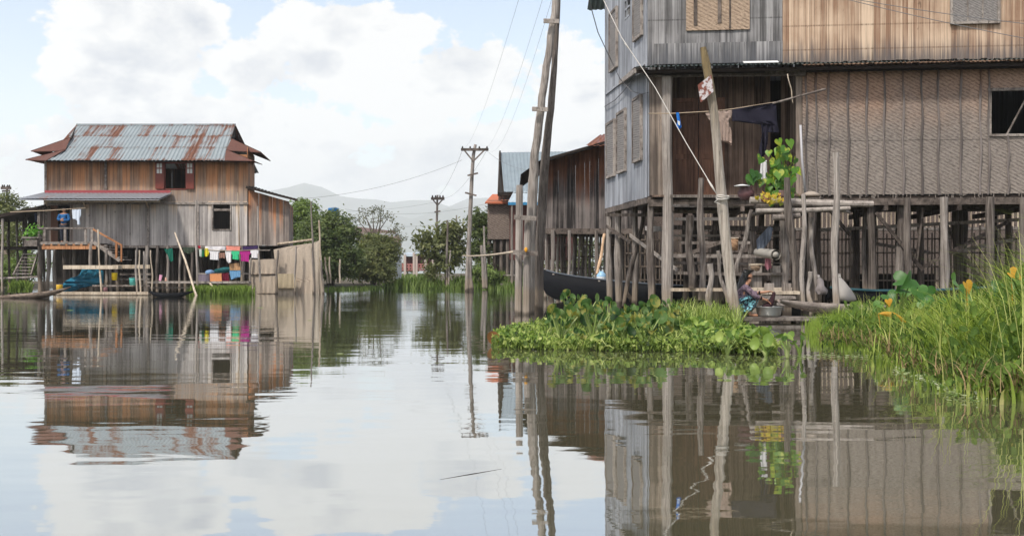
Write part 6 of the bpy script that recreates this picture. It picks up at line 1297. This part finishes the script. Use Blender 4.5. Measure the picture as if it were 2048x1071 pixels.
# ---------------------------------------------------------------- floating plants and grass
def lerp_tab(tab, x):
    if x <= tab[0][0]: return tab[0][1]
    for (a, b), (c, d) in zip(tab[:-1], tab[1:]):
        if x <= c: return b + (d - b) * (x - a) / (c - a)
    return tab[-1][1]
FRONT = [(970, 692), (1050, 699), (1300, 703), (1500, 707), (1620, 714)]
BACK = [(970, 688), (1000, 668), (1050, 652), (1120, 641), (1300, 636), (1450, 642), (1500, 676), (1550, 697), (1620, 712)]
def blade(mb, x, y, z, h, w, lean, a, tone, droop=.25):
    s = Vector((-math.sin(a), math.cos(a), 0)); s = (s + Vector((mb.r.uniform(-.6, .6), 0, 0))).normalized() * w; dr = Vector((math.cos(a), math.sin(a), 0)) * h * lean; p = Vector((x, y, z)); up = Vector((0, 0, 1))
    q1, q2, q3 = p + dr * .2 + up * h * .4, p + dr * .6 + up * h * .75, p + dr * (1 + droop) + up * h * (1 - lean * .35)
    mb.add([p - s, p + s, q1 + s, q1 - s, q2 + s * .7, q2 - s * .7, q3], [(0, 1, 2, 3), (3, 2, 4, 5), (5, 4, 6)], tone)
def arc2(mb, p, a, h, reach, w, tone):
    dr = Vector((math.cos(a), math.sin(a), 0)); mb.tube([p, p + dr * reach * .3 + Vector((0, 0, h * .8)), p + dr * reach * .65 + Vector((0, 0, h)), p + dr * reach + Vector((0, 0, h * .55))], [w, w * .9, w * .7, w * .3], 5, tone, False)
def plants():
    r = random.Random(5)
    Mb = plain('floating_mat', (.05, .05, .022), .9, .1, .4, 8.0)
    mb = MB(1); ring = [(px, lerp_tab(FRONT, px)) for px in range(985, 1575, 25)] + [(px, lerp_tab(BACK, px)) for px in range(1565, 990, -25)]
    vs = []; n = len(ring); c = Vector((Xat(1280, 17), 17.2, .05))
    for px, py in ring: q = P(px, py - 1.5, DW(py)); vs.append((q.x, q.y, -.05))
    for px, py in ring: q = P(px, py - 1.5, DW(py)); q = q.lerp(c, .12); vs.append((q.x, q.y, .03))
    vs.append(tuple(c)); fs = [(i, (i + 1) % n, n + (i + 1) % n, n + i) for i in range(n)] + [(n + i, n + (i + 1) % n, 2 * n) for i in range(n)]
    mb.add(vs, fs); struct(mb.build('floating_bed_ground', Mb, smooth=True))
    Mh = leafmat('hyacinth_leaf', [(.012, .035, .010), (.03, .08, .02), (.08, .16, .04), (.14, .23, .08), (.40, .46, .25)], trans=.38, rough=.5, spec=.25, patch=((.26, .26, .06), 4.1))
    My = leafmat('young_hyacinth_leaf', [(.03, .08, .014), (.11, .20, .035), (.28, .40, .09), (.50, .56, .20)], trans=.35, rough=.45)
    Ms = leafmat('plant_stem', [(.14, .24, .04), (.34, .44, .14), (.55, .60, .30)], trans=.2)
    protos = []
    def hyacinth(nl, h, s, mat, seed, upright=.7):
        R = thing('water_hyacinth', (0, 0, 0), None, 'water hyacinth'); lf = MB(seed); st = MB(seed + 1); q = lf.r
        for k in range(nl):
            a = 2 * math.pi * k / nl + q.uniform(-.5, .5); hh = h * q.uniform(.45, 1.08); ln = q.uniform(.15, .6) * h; tip = Vector((math.cos(a) * ln, math.sin(a) * ln, hh)); mid = Vector((math.cos(a) * ln * .3, math.sin(a) * ln * .3, hh * .45))
            st.tube([(0, 0, -.02), mid * .5, mid, tip], [.018, .022, .014, .007], 6, q.random(), False)
            nr = Vector((math.cos(a) * .7 + q.uniform(-.8, .8), math.sin(a) * .7 - .3 + q.uniform(-.5, .5), q.uniform(-.1, 1.0) * (1.6 - upright))); disc(lf, tip + Vector((0, 0, s * .5)), nr, s * q.uniform(.6, 1.15), q.random(), q.uniform(.2, .8), 10, q.uniform(.68, .95))
        lf.build('leaves', mat, R, True); st.build('stems', Ms, R, True); return R
    def spread(protos, spots, group):
        used = set()
        for i, (px, py, sc, lb) in enumerate(spots):
            k = i % len(protos); base = protos[k]
            if k not in used: o = base; used.add(k)
            else:
                o = base.copy(); COL.objects.link(o)
                for ch in list(base.children): c2 = ch.copy(); COL.objects.link(c2); c2.parent = o
            d = DW(py); o.location = (Xat(px, d), d, .01); o.rotation_euler = (0, 0, r.uniform(-.5, .5) + (math.pi * 2 / 3) * (i % 3) * .3); o.scale = (sc, sc, sc * r.uniform(.9, 1.1)); o['label'] = lb; o['category'] = 'water hyacinth'; o['group'] = group
    spots = []
    for px, py in [(1105, 672), (1130, 662), (1150, 680), (1165, 664), (1185, 690), (1200, 672), (1222, 684), (1240, 668), (1262, 690), (1280, 674), (1300, 684), (1318, 668), (1335, 690), (1350, 672), (1120, 692), (1155, 698), (1210, 698), (1250, 700), (1290, 700), (1140, 648), (1190, 655), (1260, 655), (1310, 655), (1345, 650), (1215, 660), (1178, 672)]:
        spots.append((px, py, .85 + .35 * r.random(), 'tall hyacinth with broad glossy round leaves in the dense middle of the floating bed'))
    spread([hyacinth(9, .28 + .04 * i, .072 + .016 * (i % 3), Mh, 300 + i * 3, .5) for i in range(5)], spots, 'tall hyacinths in the floating bed')
    spots = []
    for i in range(34):
        px = r.uniform(1365, 1530); py = lerp_tab(FRONT, px) - r.uniform(1, 34) * (1 if px < 1480 else .5); spots.append((px, py, .6 + .4 * r.random(), 'low sprawling hyacinth with long pale stems around the foot of the leaning pole'))
    for px, py in ((1105, 697), (1165, 702), (1235, 703), (1320, 704)): spots.append((px, py, .6, 'low sprawling hyacinth with long pale stems around the foot of the leaning pole'))
    spots = spots[:34]
    spread([hyacinth(9, .26, .060, My, 400 + i * 3, .3) for i in range(4)], spots, 'low hyacinths around the leaning pole')
    spots = []
    for i in range(36):
        px = r.uniform(990, 1105); f, b = lerp_tab(FRONT, px), lerp_tab(BACK, px); py = f - (f - b) * r.uniform(.02, .75); spots.append((px, py, .4 + .4 * r.random(), 'small bright hyacinth at the tapering channel end of the bed'))
    spread([hyacinth(9, .20, .048, My, 500 + i * 3, .4) for i in range(4)], spots, 'small hyacinths at the tapering end')
    # single plants that stand apart
    for i, (px, py, h, s, lb) in enumerate(((1532, 712, .24, .085, 'tall hyacinth with upright leaves standing apart on the water beyond the pole'), (1490, 705, .24, .08, 'hyacinth right below the foot of the leaning pole'), (1455, 708, .22, .07, 'hyacinth with a leaf lying on the water in front of the pole'), (1600, 710, .22, .06, 'tiny hyacinth drifting in the gap between the two green masses'), (1575, 716, .20, .07, 'small drifting hyacinth beside the tiniest one'))):
        o = hyacinth(5, h, s, My, 560 + i * 3); d = DW(py); o.location = (Xat(px, d), d, .01); o['label'] = lb
    # brown dead leaf, white flower
    mb = MB(9); q = P(986, 684, 15.6); disc(mb, (q.x, q.y, .10), (.3, -1, .6), .11, .5, .5); mb.tube([(q.x, q.y, 0), (q.x, q.y, .08)], .01, 5); tag(recentre(mb.build('dead_leaf', plain('dead_leaf_brown', (.20, .09, .03), .7), None, True)), 'curled brown dead leaf at the tip of the floating bed', 'leaf')
    mb = MB(10); q = P(1066, 688, 14.9)
    for k in range(6): disc(mb, (q.x + .03 * math.cos(k), q.y, .08 + .03 * math.sin(k * 1.3)), (math.cos(k), -1, .5), .03, .5, .3, 6)
    mb.tube([(q.x, q.y, -.02), (q.x, q.y, .07)], .008, 5); tag(recentre(mb.build('white_flower', plain('petal', (.75, .75, .72), .7), None, True)), 'white blossom at the front edge of the floating bed', 'flower')
    # fine growth on the bed
    g = MB(20)
    for i in range(9000):
        px = r.uniform(985, 1540); f, b = lerp_tab(FRONT, px), lerp_tab(BACK, px); t = r.random(); d = DW(f - (f - b) * t - .5)
        tall = (1340 < px < 1480 and t > .45); h = r.uniform(.06, .21) if not tall else r.uniform(.22, .62)
        if px < 1120: h *= .75
        if px > 1490: h *= .6
        blade(g, Xat(px, d), d, 0, h, .006 if tall else .010, r.uniform(.1, .9), r.uniform(0, 6.28), r.random() * .8 + (.2 if tall else 0))
    for i in range(5500):                       # little leaves and litter low on the bed
        px = r.uniform(985, 1550); f, b = lerp_tab(FRONT, px), lerp_tab(BACK, px); t = r.random() ** 1.5; d = DW(f - (f - b) * t + r.uniform(-1, 2)); s = r.uniform(.015, .05)
        disc(g, (Xat(px, d), d, r.uniform(.01, .16)), (r.uniform(-.8, .8), r.uniform(-1, .2), r.uniform(.2, 1)), s, r.random(), .3, 5, r.choice((.25, .4, .8)))
        if px > 1490 and r.random() < .4: continue
    for i in range(330):
        px = r.uniform(1080, 1560); f, b = lerp_tab(FRONT, px), lerp_tab(BACK, px); d = DW(f - (f - b) * r.random() ** 1.6 * .8); arc2(g, Vector((Xat(px, d), d, .02)), r.uniform(0, 6.28), r.uniform(.05, .22), r.uniform(.12, .42), r.uniform(.006, .013), r.uniform(.55, 1))
    tag(g.build('bed_grass', leafmat('bed_grass_blade', [(.02, .04, .010), (.11, .18, .03), (.33, .43, .10), (.62, .62, .30)])), 'fine grass and small leaves growing through the floating bed', 'grass', kind='stuff')
    # ------- the grassy mass at the near bank
    GF = [(1610, 690), (1700, 700), (1760, 712), (1800, 745), (1850, 762), (1900, 786), (1950, 800), (2048, 806), (2300, 830)]
    GH = [(1615, .24), (1650, .40), (1700, .48), (1760, .56), (1830, .60), (1900, .66), (1980, .82), (2048, 1.15), (2200, 1.4)]
    GB = [(1615, 20.5), (1700, 21.5), (1900, 20.5), (2048, 18), (2300, 16.5)]
    mb = MB(30); vs = []; fs = []; cols = list(range(1634, 2340, 30)); K = 7
    for px in cols:
        d0, d1 = DW(lerp_tab(GF, px)) - .05, lerp_tab(GB, px) + .6
        for k in range(K): t = k / (K - 1); d = d0 + (d1 - d0) * t; vs.append((Xat(px, d), d, -.06 + (.16 * math.sin(math.pi * min(1, t * 1.6)) if t < .62 else .12 * (1 - t) / .38) + (.02 * noise.noise((px * .1, d * 2, 0)))))
    for i in range(len(cols) - 1):
        for k in range(K - 1): a = i * K + k; fs.append((a, a + K, a + K + 1, a + 1))
    mb.add(vs, fs); struct(mb.build('bank_ground', Mb, smooth=True))
    ga, gb, gw, gs = MB(31), MB(32), MB(33), MB(34); ph = [r.uniform(0, 6) for _ in range(6)]
    def arc(mb, p, a, h, reach, w, tone, sag_=.35, n=4):
        dr = Vector((math.cos(a), math.sin(a), 0)); sd = Vector((-dr.y * .8 + mb.r.uniform(-.5, .5) + .4, dr.x, 0)).normalized(); vs = []; fs = []
        for k in range(n + 1):
            t = k / n; q = p + dr * (reach * t * t * (1.0 if t < .8 else .98)) + Vector((0, 0, h * (t * (1 + sag_) - sag_ * 1.0 * t ** 3))); ww = w * (1 - t ** 1.6) + .0006; vs += [q - sd * ww, q + sd * ww]
        fs = [(2 * k, 2 * k + 1, 2 * k + 3, 2 * k + 2) for k in range(n)]; mb.add(vs, fs, tone)
    for i in range(2700):
        px = 1632 + 680 * r.random() ** .85; e = .22 + abs(noise.noise((px * .035, 2.0, 0.0))) * .7; d0, d1 = DW(lerp_tab(GF, px)) + e, lerp_tab(GB, px); t = r.random() ** 1.2; d = d0 + (d1 - d0) * t; x = Xat(px, d)
        cl = noise.noise((x * 1.1, d * .8, 4.0)); edge = .22 + .78 * min(1, max(0, (d - d0)) / 2.2); hh = lerp_tab(GH, px) * edge * (.62 + .75 * max(-.3, cl) + r.uniform(-.12, .22))
        tt = r.random(); fine = px < 1720 and d < 19.8
        if not fine and 1660 < px < 1890 and t < .32 and r.random() < .6: continue
        for k in range(34 if fine else 17):
            a = r.uniform(0, 6.28); h = hh * r.uniform(.35, 1.1); sp = .06 if fine else .09; p = Vector((x + r.gauss(0, sp * 1.6), d + r.gauss(0, sp * 2), .0)); tone = min(1, max(0, .75 * tt + .3 * r.random() + .35 * cl - .05))
            if fine: arc(ga, p, a, h, h * r.uniform(.02, .35), .0035, tone, .1, 3)
            else: arc(gb, p, a, h, h * r.uniform(.2, 1.35) * (.35 + .65 * edge), r.choice((.004, .006, .010, .016)), tone, r.uniform(.1, .6))
    for i in range(260):                                   # dry stalks and long runners
        px = 1720 + 480 * r.random(); d0 = DW(lerp_tab(GF, px)); d = d0 + (lerp_tab(GB, px) - d0) * r.random(); h = lerp_tab(GH, px) * r.uniform(.9, 1.35); arc(gb, Vector((Xat(px, d), d, 0)), r.uniform(0, 6.28), h, h * r.uniform(.1, .6), .004, 1.0, .2)
    tag(ga.build('fine_grass', leafmat('fine_grass_blade', [(.15, .24, .03), (.28, .40, .07), (.45, .56, .14)], trans=.4)), 'feathery yellow green grass at the tip of the near bank', 'grass', kind='stuff')
    tag(gb.build('tall_grass', leafmat('tall_grass_blade', [(.03, .06, .012), (.11, .18, .03), (.30, .41, .08), (.50, .57, .17), (.62, .54, .29)], trans=.4)), 'tall coarse grass covering the near bank', 'grass', kind='stuff')
    for i in range(9000):
        px = r.uniform(1642, 2200); d0, d1 = DW(lerp_tab(GF, px)), lerp_tab(GB, px); d = d0 + (d1 - d0) * r.random() * .8; x = Xat(px, d); n = noise.noise((x * .9, d * .8, 9.0))
        if n < -.05 + (.22 if px > 1880 else 0): continue
        h = lerp_tab(GH, px) * (.2 + .45 * min(1, (d - d0) / 1.6)) * r.random(); s = r.uniform(.014, .034) * (1.7 if r.random() < .2 else 1)
        disc(gw, (x, d, h), (r.uniform(-1, 1), r.uniform(-1, .3), r.uniform(.1, 1)), s, r.random(), .2, 6, .55)
    for i in range(1500):                                   # broader blades and weed leaves mixed through the mass
        px = 1690 + 460 * r.random(); d0, d1 = DW(lerp_tab(GF, px)) + .15, lerp_tab(GB, px); t = r.random() ** 1.3; d = d0 + (d1 - d0) * t; x = Xat(px, d); h = lerp_tab(GH, px) * (.25 + .75 * min(1, (d - d0) / 2.0)) * r.uniform(.5, 1.0)
        if r.random() < .5: disc(gw, (x, d, h), (r.uniform(-1, 1), -.6, r.uniform(.2, 1.2)), r.uniform(.035, .075), r.uniform(.3, 1), .4, 7, r.choice((.35, .5, .7)))
        else: arc(gw, Vector((x, d, h * .4)), r.uniform(0, 6.28), h * .7, h * r.uniform(.5, 1.3), r.uniform(.010, .020), r.uniform(.4, 1), .5)
    for i in range(500):                                    # dead straw matted low at the waterline
        px = 1640 + 500 * r.random(); d = DW(lerp_tab(GF, px)) + r.uniform(.0, .7); a = r.uniform(0, 6.28); arc(gs, Vector((Xat(px, d), d, r.uniform(.02, .15))), a, r.uniform(.03, .25), r.uniform(.1, .4), r.uniform(.003, .007), r.random(), .5)
    tag(gs.build('dead_straw', plain('straw', (.26, .19, .10), .9, .1, .4, 9.0)), 'brown dead straw matted along the foot of the near bank', 'straw', kind='stuff')
    tag(gw.build('leafy_weeds', leafmat('weed_leaf', [(.025, .055, .015), (.06, .11, .025), (.14, .22, .05), (.28, .36, .10)], rough=.85, spec=.08)), 'dark small leaved weeds among the tall grass', 'weeds', kind='stuff')
    # taro plants with big heart leaves
    Mt = leafmat('taro_leaf', [(.03, .10, .02), (.07, .18, .04), (.16, .30, .07)], trans=.3, rough=.4); Mty = leafmat('yellow_leaf', [(.50, .22, .02), (.66, .42, .05)], trans=.3)
    for i, (px, d, leaves, lb) in enumerate([(1795, 16.5, [(1795, 562, .24), (1822, 558, .22), (1775, 590, .18), (1760, 610, .15)], 'taro plant with the tallest heart shaped leaves on the near bank'), (1845, 16.0, [(1835, 578, .2), (1862, 590, .2), (1850, 612, .17), (1880, 600, .16)], 'taro plant just beyond the tallest one'),
                                             (1925, 15.0, [(1905, 560, .16), (1945, 575, .15), (1920, 600, .17)], 'taro plant below the yellow flower like leaf'), (2010, 13.5, [(2000, 568, .14), (2030, 560, .16), (2046, 570, .15)], 'taro plant at the tall grass on the edge of the picture'),
                                             (1900, 14.0, [(1905, 640, .15), (1890, 665, .14), (1930, 650, .13)], 'shaded taro plant low among the coarse grass'), (1735, 17.5, [(1722, 640, .12), (1748, 655, .12)], 'small taro plant near the feathery grass')]):
        R = thing('taro_plant', (Xat(px, d), d, .05), lb, 'taro plant'); lf = MB(700 + i); st = MB(720 + i)
        for (lx, ly, s) in leaves + [(lx + 14 * (-1) ** k, ly + 16 + 5 * k, s * .8) for k, (lx, ly, s) in enumerate(leaves)]:
            p = P(lx, ly, d + lf.r.uniform(-.25, .25)); b0 = Vector((Xat(px, d), d, .05)); st.tube([b0, b0.lerp(p, .5) + Vector((0, .05, .1)), p], [.02, .014, .009], 6, .5, False); heart(lf, p, (lf.r.uniform(-1, 1), -.8, lf.r.uniform(.2, 1.3)), (lf.r.uniform(-1.3, 1.3), -.3, lf.r.uniform(-1, .5)), s * .8, lf.r.random(), .8)
        lf.build('leaves', Mt, R, True); st.build('stems', Ms, R, True)
    for i, (px, py, d, s, tip, nr, lb) in enumerate(((1757, 627, 14.8, .2, (1, -.1, -.35), (.2, -1, 1.2), 'long orange yellow dying leaf lying over the weeds'), (1932, 566, 14.2, .11, (.3, 0, -1), (.5, -1, .4), 'upright yellow orange leaf above the taro'), (2022, 545, 13.0, .11, (.6, 0, -.6), (0, -1, .8), 'yellow green leaf at the top of the tall grass'), (1776, 600, 16.0, .07, (.2, 0, -1), (0, -1, .4), 'small amber leaf under the tallest taro'))):
        mb = MB(740 + i); q = P(px, py, d); heart(mb, q, nr, tip, s, .5, .5) if i else disc(mb, q + Vector((.16, 0, -.06)), nr, .05, .5, .4)
        if not i:
            mb = MB(740); nrm = Vector(nr).normalized(); vs = []
            for k in range(9): t = k / 8; w = .05 * math.sin(math.pi * t) ** .7; c0 = q + Vector((.42 * t, -.05 * t, -.17 * t + .05 * math.sin(math.pi * t))); vs += [c0 + Vector((0, .02, w)), c0 + Vector((0, -.02, 0)), c0 + Vector((.02, .02, -w * .8))]
            mb.add(vs, [(3 * k + j, 3 * k + 3 + j, 3 * k + 4 + j, 3 * k + 1 + j) for k in range(8) for j in (0, 1)], .5)
        mb.tube([(q.x, q.y, .1), q.lerp(Vector((q.x, q.y, .1)), .4) + Vector((.02, 0, 0)), q], .007, 5, .5, False); tag(recentre(mb.build('yellow_leaf', Mty, None, True)), lb, 'leaf')
    # floating litter
    mb = MB(50)
    for i in range(420):
        px = r.gauss(1880, 45); py = lerp_tab(GF, px) - 6 + r.uniform(-18, 12); d = DW(max(700, py)); s = r.uniform(.01, .045); disc(mb, (Xat(px, d), d, r.uniform(.005, .04)), (r.uniform(-.4, .4), r.uniform(-.5, .2), 1), s, r.random(), .2, 5, .6)
    for i in range(160):
        px = r.uniform(1000, 1900); fr_ = lerp_tab(FRONT, px) if px < 1620 else lerp_tab(GF, px); d = DW(fr_ + abs(r.gauss(0, 9)) + 2); disc(mb, (Xat(px, d), d, .008), (0, 0, 1), r.uniform(.008, .028), r.random(), .1, 5)
    for i in range(140):
        px = r.uniform(1560, 1760); d = DW(714 + r.uniform(-4, 3)); disc(mb, (Xat(px, d), d, .01), (0, 0, 1), r.uniform(.01, .03), r.random(), .1, 5)
    tag(mb.build('floating_litter', leafmat('litter', [(.12, .22, .05), (.35, .42, .2), (.62, .62, .55)])), 'pale floating leaves and scum at the edge of the near bank', 'litter', kind='stuff')
    mb = MB(51)
    for px, py, s in ((735, 565, .2), (700, 572, .15), (760, 575, .15), (800, 568, .15), (520, 615, .12), (140, 620, .1), (470, 602, .1), (915, 585, .12), (1455, 760, .05), (620, 640, .06), (1890, 762, .06), (680, 707, .05), (880, 560, .2)):
        d = DW(py); disc(mb, (Xat(px, d), d, .006), (0, 0, 1), s, mb.r.random(), .05, 8)
    tag(mb.build('drifting_leaves', leafmat('drift', [(.2, .32, .06), (.45, .5, .3)])), 'scattered leaves drifting on the open water', 'leaves', kind='stuff')
    mb = MB(52); a, b = P(880, 958, DW(958)), P(1003, 937, DW(937)); mb.tube([(a.x, a.y, .0), ((a.x + b.x) / 2, (a.y + b.y) / 2, .001), (b.x, b.y, .0)], [.0008, .0018, .0008], 5); tag(recentre(mb.build('floating_twig', M_dark)), 'thin twig floating alone on the open water', 'twig')
plants()
